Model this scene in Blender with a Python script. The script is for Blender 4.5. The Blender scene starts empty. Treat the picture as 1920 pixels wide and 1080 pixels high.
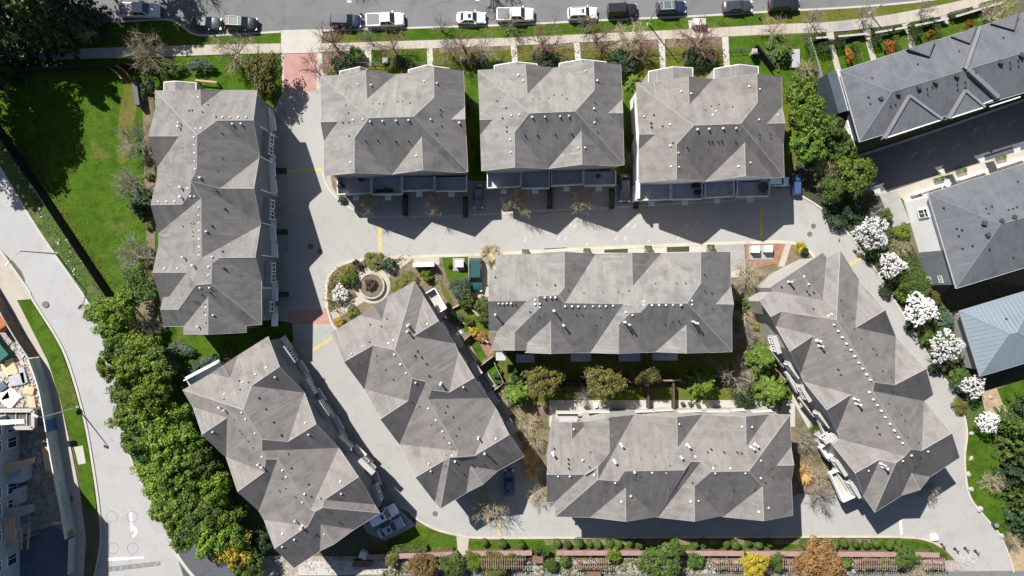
import bpy, bmesh, math, random
import numpy as np
from mathutils import Vector, Matrix

# ------------------------------------------------------------------ camera, sky, sun, exposure
S, H = 12.2, 106.0                      # photo pixels (1920 wide) per metre at ground level; camera height in metres
scene = bpy.context.scene
COL = scene.collection
cam = bpy.data.objects.new('camera', bpy.data.cameras.new('camera'))
COL.objects.link(cam)
cam.location = (0, 0, H)
cam.data.sensor_fit = 'HORIZONTAL'
cam.data.angle = 2 * math.atan(960 / (S * H))
cam.data.clip_end = 2000
scene.camera = cam

SUN_EL = math.radians(46.5)
TO_SUN = Vector((-0.615 * math.cos(SUN_EL), 0.788 * math.cos(SUN_EL), math.sin(SUN_EL)))
world = bpy.data.worlds.new('World')
scene.world = world
world.use_nodes = True
wn = world.node_tree.nodes
sky = wn.new('ShaderNodeTexSky')
sky.sky_type = 'NISHITA'
sky.sun_disc = False
sky.sun_elevation = SUN_EL
sky.sun_rotation = math.atan2(TO_SUN.x, TO_SUN.y)
wn['Background'].inputs['Strength'].default_value = 0.058
sky.air_density = 0.8
world.node_tree.links.new(sky.outputs[0], wn['Background'].inputs[0])
sun = bpy.data.objects.new('sun', bpy.data.lights.new('sun', 'SUN'))
COL.objects.link(sun)
sun.data.energy = 5.0
sun.data.angle = math.radians(0.53)
sun.data.color = (1.0, 0.96, 0.90)
sun.rotation_euler = (-TO_SUN).to_track_quat('-Z', 'Y').to_euler()
scene.view_settings.view_transform = 'Standard'
scene.view_settings.look = 'None'
scene.view_settings.gamma = 1
scene.view_settings.use_curve_mapping = False
scene.view_settings.exposure = 0.92

rng = np.random.default_rng(7)
random.seed(7)

# ------------------------------------------------------------------ helpers
def P(px, py, h=0.0):
    "photo pixel + height above ground -> world point"
    k = (H - h) / H / S
    return Vector(((px - 960) * k, (540 - py) * k, h))

def tag(o, label=None, cat=None, group=None, kind=None):
    if label: o['label'] = label
    if cat: o['category'] = cat
    if group: o['group'] = group
    if kind: o['kind'] = kind
    return o

def empty(name, loc, rz=0.0):
    o = bpy.data.objects.new(name, None)
    COL.objects.link(o)
    o.location = loc
    o.rotation_euler = (0, 0, rz)
    o.empty_display_size = 0.3
    return o

def link(name, me, parent=None, loc=None, rz=0.0, scale=None):
    o = bpy.data.objects.new(name, me)
    COL.objects.link(o)
    if parent is not None: o.parent = parent
    if loc is not None: o.location = loc
    if rz: o.rotation_euler = (0, 0, rz)
    if scale is not None: o.scale = scale
    return o

def mesh(name, verts, faces, m, smooth=False):
    me = bpy.data.meshes.new(name)
    me.from_pydata([tuple(v) for v in verts], [], faces)
    if isinstance(m, (list, tuple)):
        for x in m: me.materials.append(x)
    elif m is not None:
        me.materials.append(m)
    if smooth:
        me.polygons.foreach_set('use_smooth', [True] * len(me.polygons))
    me.update()
    return me

class MB:
    "collects boxes, bars and prisms into one mesh"
    def __init__(s): s.v = []; s.f = []
    def add(s, v, f):
        n = len(s.v)
        s.v += [tuple(x) for x in v]
        s.f += [tuple(i + n for i in q) for q in f]
        return s
    def box(s, c, d, rz=0.0):
        x, y, z = d[0] / 2, d[1] / 2, d[2] / 2
        ca, sa = math.cos(rz), math.sin(rz)
        v = []
        for sz in (-z, z):
            for sx, sy in ((-x, -y), (x, -y), (x, y), (-x, y)):
                v.append((c[0] + sx * ca - sy * sa, c[1] + sx * sa + sy * ca, c[2] + sz))
        return s.add(v, [(3, 2, 1, 0), (4, 5, 6, 7), (0, 1, 5, 4), (1, 2, 6, 5), (2, 3, 7, 6), (3, 0, 4, 7)])
    def bar(s, a, b, w, h, z0=None):
        "horizontal box between two points; z of a is its bottom"
        a = Vector(a); b = Vector(b)
        d = b - a; L = math.hypot(d.x, d.y)
        c = (a + b) / 2
        return s.box((c.x, c.y, (a.z if z0 is None else z0) + h / 2), (L, w, h), math.atan2(d.y, d.x))
    def prism(s, pts, z0, z1):
        pts = ccw(pts)
        n = len(pts)
        v = [(p[0], p[1], z0) for p in pts] + [(p[0], p[1], z1) for p in pts]
        f = [tuple(range(n, 2 * n))] + [(i, (i + 1) % n, n + (i + 1) % n, n + i) for i in range(n)]
        return s.add(v, f)
    def tube(s, pts, radii, n=6, cap=True):
        base = len(s.v)
        pts = [Vector(p) for p in pts]
        for i, p in enumerate(pts):
            d = (pts[min(i + 1, len(pts) - 1)] - pts[max(i - 1, 0)])
            d = d.normalized() if d.length > 1e-9 else Vector((0, 0, 1))
            a = d.orthogonal().normalized(); b = d.cross(a)
            for k in range(n):
                t = 2 * math.pi * k / n
                q = p + (a * math.cos(t) + b * math.sin(t)) * radii[i]
                s.v.append(tuple(q))
        for i in range(len(pts) - 1):
            for k in range(n):
                k2 = (k + 1) % n
                s.f.append((base + i * n + k, base + i * n + k2, base + (i + 1) * n + k2, base + (i + 1) * n + k))
        if cap:
            s.f.append(tuple(base + (len(pts) - 1) * n + k for k in range(n)))
            s.f.append(tuple(base + n - 1 - k for k in range(n)))
        return s
    def build(s, name, m, parent=None, loc=None, smooth=False, rz=0.0):
        return link(name, mesh(name, s.v, s.f, m, smooth), parent, loc, rz)

def ccw(pts):
    a = sum(pts[i][0] * pts[(i + 1) % len(pts)][1] - pts[(i + 1) % len(pts)][0] * pts[i][1] for i in range(len(pts)))
    return list(pts) if a > 0 else list(reversed(pts))

def spline(pts, n=5, closed=False):
    "Catmull-Rom through pixel points"
    out = []
    m = len(pts)
    rngi = range(m if closed else m - 1)
    for i in rngi:
        if closed: p0, p1, p2, p3 = [pts[(i + j) % m] for j in (-1, 0, 1, 2)]
        else: p0, p1, p2, p3 = pts[max(i - 1, 0)], pts[i], pts[i + 1], pts[min(i + 2, m - 1)]
        for k in range(n):
            t = k / n
            out.append(tuple(0.5 * ((2 * p1[c]) + (-p0[c] + p2[c]) * t + (2 * p0[c] - 5 * p1[c] + 4 * p2[c] - p3[c]) * t * t
                                    + (-p0[c] + 3 * p1[c] - 3 * p2[c] + p3[c]) * t ** 3) for c in (0, 1)))
    if not closed: out.append(tuple(pts[-1]))
    return out

def W2(pts, h=0.0):
    return [tuple(P(x, y, h)[:2]) for x, y in pts]

def slab(name, px, z0, z1, m, kind='structure', parent=None, sm=False):
    "ground patch with real edges, outline in photo pixels"
    if sm: px = spline(px, 4, True)
    o = MB().prism(W2(px), z0, z1).build(name, m, parent)
    if parent is None and kind: o['kind'] = kind
    return o

def strip(name, px, w, z0, z1, m, kind='structure', sm=True, parent=None, off=0.0):
    "kerb-like ribbon along a pixel polyline"
    if sm: px = spline(px, 5)
    pts = [P(x, y) for x, y in px]
    L, R = [], []
    for i, p in enumerate(pts):
        d = pts[min(i + 1, len(pts) - 1)] - pts[max(i - 1, 0)]
        n = Vector((-d.y, d.x, 0)).normalized()
        L.append(p + n * (off + w / 2)); R.append(p + n * (off - w / 2))
    n = len(pts)
    v = [(q.x, q.y, z1) for q in L] + [(q.x, q.y, z1) for q in R] + [(q.x, q.y, z0) for q in L] + [(q.x, q.y, z0) for q in R]
    f = []
    for i in range(n - 1):
        f += [(n + i, n + i + 1, i + 1, i), (i, i + 1, 2 * n + i + 1, 2 * n + i), (3 * n + i, 3 * n + i + 1, n + i + 1, n + i)]
    f += [(0, 2 * n, 3 * n, n), (n - 1, 2 * n - 1, 4 * n - 1, 3 * n - 1)]
    o = link(name, mesh(name, v, f, m), parent)
    if parent is None and kind: o['kind'] = kind
    return o

ORD = ['first', 'second', 'third', 'fourth', 'fifth', 'sixth', 'seventh', 'eighth', 'ninth', 'tenth', 'eleventh', 'twelfth', 'thirteenth',
       'fourteenth', 'fifteenth', 'sixteenth', 'seventeenth', 'eighteenth', 'nineteenth', 'twentieth', 'twenty-first', 'twenty-second',
       'twenty-third', 'twenty-fourth', 'twenty-fifth', 'twenty-sixth', 'twenty-seventh', 'twenty-eighth', 'twenty-ninth', 'thirtieth',
       'thirty-first', 'thirty-second', 'thirty-third', 'thirty-fourth', 'thirty-fifth', 'thirty-sixth']

# ------------------------------------------------------------------ materials
def new_mat(name):
    m = bpy.data.materials.new(name)
    m.use_nodes = True
    nt = m.node_tree
    return m, nt, nt.nodes['Principled BSDF']

def nd(nt, t, **kw):
    n = nt.nodes.new(t)
    for k, v in kw.items():
        if k in n.inputs: n.inputs[k].default_value = v
        else: setattr(n, k, v)
    return n

def noise_fac(nt, coord, scale, lo, hi, detail=4.0, rough=0.6, vscale=None):
    if vscale is not None:
        mp = nd(nt, 'ShaderNodeMapping'); mp.inputs['Scale'].default_value = vscale
        nt.links.new(coord, mp.inputs['Vector']); coord = mp.outputs[0]
    n = nd(nt, 'ShaderNodeTexNoise'); n.inputs['Scale'].default_value = scale
    n.inputs['Detail'].default_value = detail; n.inputs['Roughness'].default_value = rough
    nt.links.new(coord, n.inputs['Vector'])
    r = nd(nt, 'ShaderNodeMapRange'); r.inputs[1].default_value = lo; r.inputs[2].default_value = hi
    nt.links.new(n.outputs[0], r.inputs[0])
    return r.outputs[0]

def mixc(nt, fac, a, b):
    mx = nd(nt, 'ShaderNodeMix'); mx.data_type = 'RGBA'
    if isinstance(fac, float): mx.inputs[0].default_value = fac
    else: nt.links.new(fac, mx.inputs[0])
    for i, c in ((6, a), (7, b)):
        if isinstance(c, (tuple, list)): mx.inputs[i].default_value = (*c, 1)
        else: nt.links.new(c, mx.inputs[i])
    return mx.outputs[2]

def surf(name, base, layers=(), rough=0.9, bump=None, spec=0.3, rand=0.0, metallic=0.0, coat=0.0):
    "layers: (colour, noise scale, lo, hi[, mapping scale]) in world metres"
    m, nt, b = new_mat(name)
    geo = nd(nt, 'ShaderNodeNewGeometry')
    c = base
    for L in layers:
        f = noise_fac(nt, geo.outputs['Position'], L[1], L[2], L[3], vscale=L[4] if len(L) > 4 else None)
        c = mixc(nt, f, c, L[0])
    if rand:
        oi = nd(nt, 'ShaderNodeObjectInfo')
        hs = nd(nt, 'ShaderNodeHueSaturation')
        mr = nd(nt, 'ShaderNodeMapRange'); mr.inputs[3].default_value = 1 - rand; mr.inputs[4].default_value = 1 + rand
        nt.links.new(oi.outputs['Random'], mr.inputs[0]); nt.links.new(mr.outputs[0], hs.inputs['Value'])
        if isinstance(c, tuple): hs.inputs['Color'].default_value = (*c, 1)
        else: nt.links.new(c, hs.inputs['Color'])
        c = hs.outputs[0]
    if isinstance(c, tuple): b.inputs['Base Color'].default_value = (*c, 1)
    else: nt.links.new(c, b.inputs['Base Color'])
    b.inputs['Roughness'].default_value = rough
    b.inputs['Specular IOR Level'].default_value = spec
    b.inputs['Metallic'].default_value = metallic
    b.inputs['Coat Weight'].default_value = coat
    if bump:
        n = nd(nt, 'ShaderNodeTexNoise'); n.inputs['Scale'].default_value = bump[0]; n.inputs['Detail'].default_value = 5
        nt.links.new(geo.outputs['Position'], n.inputs['Vector'])
        bp = nd(nt, 'ShaderNodeBump'); bp.inputs['Strength'].default_value = bump[1]; bp.inputs['Distance'].default_value = bump[2]
        nt.links.new(n.outputs[0], bp.inputs['Height']); nt.links.new(bp.outputs[0], b.inputs['Normal'])
    return m

def leaf_mat(name, c1, c2, trans=0.25):
    m, nt, b = new_mat(name)
    geo = nd(nt, 'ShaderNodeNewGeometry')
    oi = nd(nt, 'ShaderNodeObjectInfo')
    c = mixc(nt, geo.outputs['Random Per Island'], c1, c2)
    f = noise_fac(nt, geo.outputs['Position'], 0.9, 0.35, 0.7)
    c = mixc(nt, f, c, tuple(x * 0.72 for x in c1))
    hs = nd(nt, 'ShaderNodeHueSaturation')
    mr = nd(nt, 'ShaderNodeMapRange'); mr.inputs[3].default_value = 0.82; mr.inputs[4].default_value = 1.2
    nt.links.new(oi.outputs['Random'], mr.inputs[0]); nt.links.new(mr.outputs[0], hs.inputs['Value'])
    mr2 = nd(nt, 'ShaderNodeMapRange'); mr2.inputs[3].default_value = 0.485; mr2.inputs[4].default_value = 0.51
    nt.links.new(oi.outputs['Random'], mr2.inputs[0]); nt.links.new(mr2.outputs[0], hs.inputs['Hue'])
    nt.links.new(c, hs.inputs['Color'])
    b.inputs['Roughness'].default_value = 0.6
    b.inputs['Specular IOR Level'].default_value = 0.25
    nt.links.new(hs.outputs[0], b.inputs['Base Color'])
    if trans:
        tr = nd(nt, 'ShaderNodeBsdfTranslucent'); nt.links.new(hs.outputs[0], tr.inputs[0])
        ms = nd(nt, 'ShaderNodeMixShader'); ms.inputs[0].default_value = trans
        nt.links.new(b.outputs[0], ms.inputs[1]); nt.links.new(tr.outputs[0], ms.inputs[2])
        nt.links.new(ms.outputs[0], nt.nodes['Material Output'].inputs[0])
    return m

def roof_mat(name, base, dark, light):
    m, nt, b = new_mat(name)
    uv = nd(nt, 'ShaderNodeUVMap'); uv.uv_map = 'UVMap'
    geo = nd(nt, 'ShaderNodeNewGeometry')
    st = noise_fac(nt, uv.outputs[0], 1.0, 0.42, 0.75, 5, 0.6, (0.9, 0.12, 1))      # streaks running down the slope
    c = mixc(nt, st, base, dark)
    bl = noise_fac(nt, geo.outputs['Position'], 0.22, 0.5, 0.75, 5)
    c = mixc(nt, bl, c, light)
    bl2 = noise_fac(nt, geo.outputs['Position'], 0.45, 0.52, 0.74, 6)
    c = mixc(nt, bl2, c, tuple(x * .93 for x in dark))
    st2 = noise_fac(nt, uv.outputs[0], 1.0, 0.60, 0.72, 3, 0.5, (2.6, 0.16, 1))       # pale run-off streaks
    c = mixc(nt, st2, c, tuple(x * 1.12 for x in light))
    mo = noise_fac(nt, uv.outputs[0], 1.0, 0.50, 0.74, 6, 0.7, (0.5, 0.3, 1))          # mossy, sooty patches
    c = mixc(nt, mo, c, tuple(x * 0.8 for x in dark))
    tabs = nd(nt, 'ShaderNodeTexBrick')                                              # shingle tabs
    tabs.inputs['Scale'].default_value = 1.0
    tabs.inputs['Brick Width'].default_value = 0.32; tabs.inputs['Row Height'].default_value = 0.16
    tabs.inputs['Mortar Size'].default_value = 0.012
    tabs.inputs['Color1'].default_value = (0.95, 0.95, 0.95, 1); tabs.inputs['Color2'].default_value = (1.05, 1.05, 1.05, 1)
    tabs.inputs['Mortar'].default_value = (0.86, 0.86, 0.86, 1)
    nt.links.new(uv.outputs[0], tabs.inputs['Vector'])
    mu = nd(nt, 'ShaderNodeMix'); mu.data_type = 'RGBA'; mu.blend_type = 'MULTIPLY'; mu.inputs[0].default_value = 1.0
    nt.links.new(c, mu.inputs[6]); nt.links.new(tabs.outputs[0], mu.inputs[7])
    fine = noise_fac(nt, geo.outputs['Position'], 7.0, 0.2, 0.8, 3)
    mu2 = nd(nt, 'ShaderNodeMix'); mu2.data_type = 'RGBA'; mu2.blend_type = 'MULTIPLY'; mu2.inputs[0].default_value = 0.16
    nt.links.new(mu.outputs[2], mu2.inputs[6]); nt.links.new(fine, mu2.inputs[7])
    nt.links.new(mu2.outputs[2], b.inputs['Base Color'])
    b.inputs['Roughness'].default_value = 0.95; b.inputs['Specular IOR Level'].default_value = 0.2
    return m

def asphalt(name, base, dark, light, crack=0.5):
    m, nt, b = new_mat(name)
    geo = nd(nt, 'ShaderNodeNewGeometry'); pos = geo.outputs['Position']
    c = mixc(nt, noise_fac(nt, pos, 0.09, 0.4, 0.7, 6), base, light)
    c = mixc(nt, noise_fac(nt, pos, 0.35, 0.52, 0.8, 6), c, dark)
    c = mixc(nt, noise_fac(nt, pos, 9.0, 0.45, 0.75, 3), c, tuple(x * 0.8 for x in base))
    # long patches and tar lines
    wob = nd(nt, 'ShaderNodeTexNoise'); wob.inputs['Scale'].default_value = 0.6; nt.links.new(pos, wob.inputs['Vector'])
    vm = nd(nt, 'ShaderNodeVectorMath'); vm.operation = 'MULTIPLY_ADD'; vm.inputs[1].default_value = (1.6, 1.6, 0)
    nt.links.new(wob.outputs['Color'], vm.inputs[0]); nt.links.new(pos, vm.inputs[2])
    vo = nd(nt, 'ShaderNodeTexVoronoi'); vo.feature = 'DISTANCE_TO_EDGE'; vo.inputs['Scale'].default_value = 0.085
    nt.links.new(vm.outputs[0], vo.inputs['Vector'])
    mr = nd(nt, 'ShaderNodeMapRange'); mr.inputs[1].default_value = 0.003; mr.inputs[2].default_value = 0.008; mr.inputs[3].default_value = crack; mr.inputs[4].default_value = 0.0
    nt.links.new(vo.outputs[0], mr.inputs[0])
    c = mixc(nt, mr.outputs[0], c, dark)
    c = mixc(nt, noise_fac(nt, pos, 1.1, 0.66, 0.74, 3), c, tuple(x * .86 for x in dark))      # oil drips
    c = mixc(nt, noise_fac(nt, pos, 0.16, 0.60, 0.63, 2), c, tuple(x * .93 for x in base))     # resurfaced areas
    nt.links.new(c, b.inputs['Base Color'])
    b.inputs['Roughness'].default_value = 0.9; b.inputs['Specular IOR Level'].default_value = 0.2
    return m

def glass_mat(name, c, rough=0.08):
    m, nt, b = new_mat(name)
    b.inputs['Base Color'].default_value = (*c, 1); b.inputs['Roughness'].default_value = rough
    b.inputs['Specular IOR Level'].default_value = 0.8
    return m

def paint_mat(name, c, rough=0.35, metallic=0.0):
    m, nt, b = new_mat(name)
    geo = nd(nt, 'ShaderNodeNewGeometry')
    f = noise_fac(nt, geo.outputs['Position'], 2.5, 0.5, 0.9)
    cc = mixc(nt, f, c, tuple(x * 0.85 + 0.01 for x in c))
    nt.links.new(cc, b.inputs['Base Color'])
    b.inputs['Roughness'].default_value = rough; b.inputs['Metallic'].default_value = metallic
    b.inputs['Coat Weight'].default_value = 0.6; b.inputs['Coat Roughness'].default_value = 0.08
    return m

M = {}
M['soil'] = surf('soil', (0.10, 0.085, 0.055), [((0.07, 0.085, 0.03), 0.25, 0.4, 0.65), ((0.05, 0.045, 0.035), 1.3, 0.5, 0.8)], bump=(3, 0.6, 0.1))
M['lawn'] = surf('lawn', (0.044, 0.094, 0.009), [((0.062, 0.112, 0.013), 0.12, 0.40, 0.60), ((0.11, 0.11, 0.032), 0.17, 0.58, 0.74), ((0.028, 0.060, 0.007), 0.6, 0.47, 0.70), ((0.085, 0.11, 0.025), 1.8, 0.55, 0.75), ((0.024, 0.050, 0.006), 5, 0.45, 0.75)], bump=(9, 1.0, 0.08), spec=0.0)
M['lawn_dry'] = surf('lawn_dry', (0.085, 0.105, 0.015), [((0.145, 0.115, 0.045), 0.25, 0.45, 0.65), ((0.05, 0.088, 0.01), 0.5, 0.5, 0.7), ((0.05, 0.055, 0.014), 4, 0.45, 0.8)], bump=(9, 1.0, 0.08), spec=0.0)
M['verge'] = surf('verge', (0.045, 0.085, 0.014), [((0.10, 0.095, 0.035), 0.35, 0.5, 0.68), ((0.02, 0.04, 0.01), 0.9, 0.5, 0.75), ((0.11, 0.125, 0.06), 3.0, 0.6, 0.8)], bump=(5, 1.0, 0.15))
M['mulch'] = surf('mulch', (0.14, 0.11, 0.075), [((0.20, 0.155, 0.10), 0.8, 0.45, 0.7), ((0.07, 0.075, 0.03), 0.5, 0.5, 0.7), ((0.06, 0.045, 0.03), 5, 0.5, 0.8)], bump=(6, 0.9, 0.08))
M['darkbed'] = surf('darkbed', (0.035, 0.04, 0.02), [((0.06, 0.055, 0.03), 0.8, 0.45, 0.7), ((0.03, 0.055, 0.015), 0.4, 0.5, 0.7)], bump=(6, 0.9, 0.1))
M['redmulch'] = surf('redmulch', (0.25, 0.13, 0.09), [((0.16, 0.09, 0.06), 1.0, 0.4, 0.7)], bump=(6, 0.9, 0.06))
M['dirt'] = surf('dirt', (0.30, 0.22, 0.14), [((0.20, 0.15, 0.10), 0.8, 0.45, 0.7), ((0.36, 0.30, 0.22), 2.0, 0.5, 0.8)], bump=(4, 0.8, 0.1))
M['gravel'] = surf('gravel', (0.28, 0.25, 0.215), [((0.17, 0.15, 0.125), 0.9, 0.45, 0.65), ((0.40, 0.37, 0.34), 2.4, 0.5, 0.7), ((0.10, 0.085, 0.07), 3.5, 0.6, 0.75)], bump=(5, 1.0, 0.15))
M['street'] = asphalt('street', (0.132, 0.134, 0.136), (0.10, 0.10, 0.102), (0.16, 0.16, 0.16))
M['lane'] = asphalt('lane', (0.288, 0.284, 0.273), (0.235, 0.231, 0.225), (0.318, 0.314, 0.303), 0.4)
M['avenue'] = asphalt('avenue', (0.302, 0.30, 0.296), (0.25, 0.249, 0.247), (0.33, 0.328, 0.325), 0.4)
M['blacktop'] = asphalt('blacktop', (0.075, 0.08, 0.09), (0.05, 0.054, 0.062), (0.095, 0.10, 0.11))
M['apron'] = surf('apron', (0.27, 0.265, 0.255), [((0.20, 0.195, 0.19), 0.4, 0.45, 0.7), ((0.20, 0.195, 0.185), 6, 0.5, 0.8)])
M['concrete'] = surf('concrete', (0.33, 0.298, 0.255), [((0.28, 0.252, 0.215), 0.35, 0.45, 0.7), ((0.37, 0.338, 0.29), 1.1, 0.5, 0.8), ((0.33, 0.31, 0.28), 7, 0.5, 0.85)])
M['pale_concrete'] = surf('pale_concrete', (0.37, 0.352, 0.32), [((0.31, 0.295, 0.27), 0.5, 0.5, 0.75), ((0.31, 0.30, 0.275), 6, 0.5, 0.85)])
M['kerb'] = surf('kerb', (0.40, 0.368, 0.305), [((0.32, 0.295, 0.245), 0.7, 0.45, 0.75)])
M['brickpave'] = surf('brickpave', (0.33, 0.185, 0.165), [((0.27, 0.15, 0.135), 0.8, 0.45, 0.7), ((0.38, 0.23, 0.20), 5, 0.5, 0.75)])
M['yellow'] = surf('yellow_paint', (0.52, 0.37, 0.10), [((0.36, 0.29, 0.16), 2.2, 0.42, 0.62), ((0.28, 0.27, 0.25), 4, 0.52, 0.62)])
M['white_line'] = surf('white_line', (0.54, 0.54, 0.53), [((0.42, 0.42, 0.41), 2.5, 0.55, 0.75)])
M['faint_line'] = surf('faint_line', (0.40, 0.39, 0.38), [((0.33, 0.32, 0.31), 3, 0.45, 0.65)])
M['dark_line'] = surf('dark_line', (0.15, 0.15, 0.15), [((0.3, 0.3, 0.3), 3, 0.5, 0.7)])
M['iron'] = surf('iron', (0.10, 0.095, 0.09), [((0.16, 0.15, 0.14), 8, 0.5, 0.7)], rough=0.6)
M['roof'] = roof_mat('roof_shingle', (0.226, 0.216, 0.206), (0.158, 0.151, 0.145), (0.250, 0.234, 0.223))
M['roof_warm'] = roof_mat('roof_shingle_warm', (0.205, 0.189, 0.180), (0.148, 0.138, 0.132), (0.230, 0.207, 0.198))
M['roof_grey'] = roof_mat('roof_shingle_grey', (0.196, 0.187, 0.180), (0.140, 0.134, 0.130), (0.222, 0.209, 0.200))
M['roof_slate'] = roof_mat('roof_shingle_slate', (0.118, 0.126, 0.14), (0.10, 0.107, 0.12), (0.13, 0.137, 0.15))
M['ridge'] = surf('ridge_cap', (0.232, 0.22, 0.211), [((0.19, 0.18, 0.172), 1.5, 0.45, 0.7)])
M['ridge_slate'] = surf('ridge_cap_slate', (0.125, 0.133, 0.147))
M['flash_slate'] = surf('flashing_slate', (0.17, 0.178, 0.19), [((0.14, 0.147, 0.158), 2, 0.5, 0.7)])
M['gutter'] = surf('gutter_white', (0.52, 0.52, 0.52), [((0.42, 0.41, 0.40), 1.2, 0.5, 0.75)], rough=0.5)
M['eave'] = surf('eave_trim', (0.33, 0.325, 0.32), [((0.24, 0.235, 0.23), 1.2, 0.45, 0.7)], rough=0.6)
M['siding_navy'] = surf('siding_navy', (0.055, 0.07, 0.085), [((0.045, 0.057, 0.07), 0.8, 0.45, 0.7)], rough=0.7)
M['rubble'] = surf('rubble', (0.36, 0.35, 0.33), [((0.24, 0.23, 0.22), 3, 0.45, 0.7)])
M['gutter_grey'] = surf('gutter_grey', (0.34, 0.33, 0.32), [((0.27, 0.26, 0.25), 1.2, 0.5, 0.75)], rough=0.5)
M['white'] = surf('white_paint', (0.82, 0.82, 0.81), [((0.74, 0.74, 0.73), 1.5, 0.5, 0.8)], rough=0.6)
M['siding'] = surf('siding', (0.33, 0.32, 0.30), [((0.28, 0.27, 0.255), 0.8, 0.45, 0.7)], rough=0.7)
M['siding_blue'] = surf('siding_blue', (0.17, 0.19, 0.205), [((0.14, 0.155, 0.17), 0.8, 0.45, 0.7)], rough=0.7)
M['siding_dark'] = surf('siding_dark', (0.075, 0.08, 0.088), [((0.06, 0.064, 0.07), 0.8, 0.45, 0.7)], rough=0.7)
M['deck'] = surf('deck_vinyl', (0.36, 0.37, 0.385), [((0.29, 0.30, 0.31), 0.9, 0.45, 0.7)], rough=0.6)
M['glass'] = glass_mat('window_glass', (0.03, 0.04, 0.05))
M['vent_white'] = surf('vent_white', (0.60, 0.60, 0.59), rough=0.4)
M['vent_metal'] = surf('vent_metal', (0.52, 0.52, 0.53), [((0.45, 0.44, 0.43), 5, 0.5, 0.75)], rough=0.35)
M['pipe'] = surf('vent_pipe', (0.03, 0.03, 0.032), rough=0.6)
M['metal_roof'] = surf('metal_roof', (0.165, 0.20, 0.235), [((0.15, 0.18, 0.212), 0.4, 0.45, 0.7)], rough=0.45)
M['metal_seam'] = surf('metal_seam', (0.14, 0.172, 0.202), rough=0.5)
M['fence_black'] = surf('fence_black', (0.012, 0.012, 0.013), [((0.02, 0.02, 0.02), 2, 0.5, 0.7)], rough=0.8)
M['fence_brown'] = surf('fence_brown', (0.155, 0.088, 0.072), [((0.11, 0.062, 0.052), 1.2, 0.45, 0.7)], rough=0.8)
M['cap_brown'] = surf('cap_brown', (0.265, 0.175, 0.16), [((0.21, 0.14, 0.125), 1.2, 0.45, 0.7)], rough=0.8)
M['wood'] = surf('wood', (0.36, 0.25, 0.15), [((0.27, 0.18, 0.10), 1.2, 0.45, 0.7)], rough=0.8)
M['dark_wood'] = surf('dark_wood', (0.07, 0.05, 0.04), [((0.05, 0.035, 0.03), 2, 0.45, 0.7)], rough=0.8)
M['tan_wall'] = surf('tan_wall', (0.30, 0.27, 0.20), [((0.22, 0.20, 0.15), 1.2, 0.45, 0.7)], rough=0.8)
M['rock'] = surf('rock', (0.32, 0.30, 0.28), [((0.20, 0.19, 0.175), 2.0, 0.45, 0.7)], bump=(4, 0.8, 0.1))
M['bark'] = surf('bark', (0.115, 0.095, 0.075), [((0.08, 0.065, 0.05), 3, 0.45, 0.7)])
M['twig_grey'] = surf('twig_grey', (0.25, 0.225, 0.19), [((0.17, 0.15, 0.125), 2, 0.45, 0.7)])
M['twig_tan'] = surf('twig_tan', (0.37, 0.31, 0.205), [((0.26, 0.215, 0.145), 1.5, 0.45, 0.7)])
M['twig_red'] = surf('twig_red', (0.21, 0.105, 0.09), [((0.19, 0.145, 0.12), 0.7, 0.45, 0.7)])
M['twig_gold'] = surf('twig_gold', (0.42, 0.27, 0.10), [((0.28, 0.17, 0.07), 1.5, 0.45, 0.7)])
M['pole'] = surf('pole_metal', (0.42, 0.43, 0.42), rough=0.4)
M['dark_metal'] = surf('dark_metal', (0.05, 0.052, 0.055), rough=0.5)
M['lens'] = surf('lamp_lens', (0.8, 0.8, 0.78), rough=0.3)
M['tyre'] = surf('tyre', (0.015, 0.015, 0.015), rough=0.85)
M['rim'] = surf('rim', (0.4, 0.4, 0.42), rough=0.35)
M['carglass'] = glass_mat('car_glass', (0.02, 0.028, 0.035), 0.05)
M['headlight'] = surf('headlight', (0.75, 0.77, 0.8), rough=0.2)
M['taillight'] = surf('taillight', (0.35, 0.02, 0.015), rough=0.25)
M['bedliner'] = surf('bedliner', (0.16, 0.165, 0.17), [((0.12, 0.12, 0.125), 3, 0.5, 0.7)], rough=0.7)
M['mint'] = surf('mint_paint', (0.48, 0.55, 0.46), rough=0.5)
M['panel'] = surf('hoarding_panel', (0.42, 0.46, 0.48), [((0.36, 0.40, 0.42), 0.6, 0.45, 0.7)], rough=0.6)
M['panel_brown'] = surf('hoarding_brown', (0.12, 0.085, 0.075), [((0.20, 0.16, 0.15), 0.9, 0.5, 0.65)], rough=0.7)
M['panel_blue'] = surf('panel_print_blue', (0.05, 0.16, 0.38), rough=0.6)
M['panel_green'] = surf('panel_print_green', (0.10, 0.26, 0.06), rough=0.6)
M['ink'] = surf('ink', (0.12, 0.17, 0.20), rough=0.7)
M['ink_red'] = surf('ink_red', (0.35, 0.06, 0.08), rough=0.7)
M['orange'] = surf('orange_paint', (0.30, 0.10, 0.035), [((0.24, 0.08, 0.03), 1.5, 0.5, 0.7)], rough=0.6)
M['green_paint'] = surf('green_paint', (0.02, 0.10, 0.075), rough=0.6)
M['ply'] = surf('plywood', (0.50, 0.36, 0.22), [((0.42, 0.30, 0.18), 0.9, 0.45, 0.7)], rough=0.8)
M['tarp'] = surf('tarp_blue', (0.07, 0.09, 0.125), [((0.10, 0.12, 0.15), 0.5, 0.45, 0.7)], rough=0.5, bump=(1.2, 0.8, 0.2))
M['grey_board'] = surf('grey_board', (0.30, 0.31, 0.32), [((0.24, 0.25, 0.26), 0.9, 0.45, 0.7)], rough=0.7)
M['red'] = surf('red_paint', (0.16, 0.03, 0.03), rough=0.5)
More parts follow.
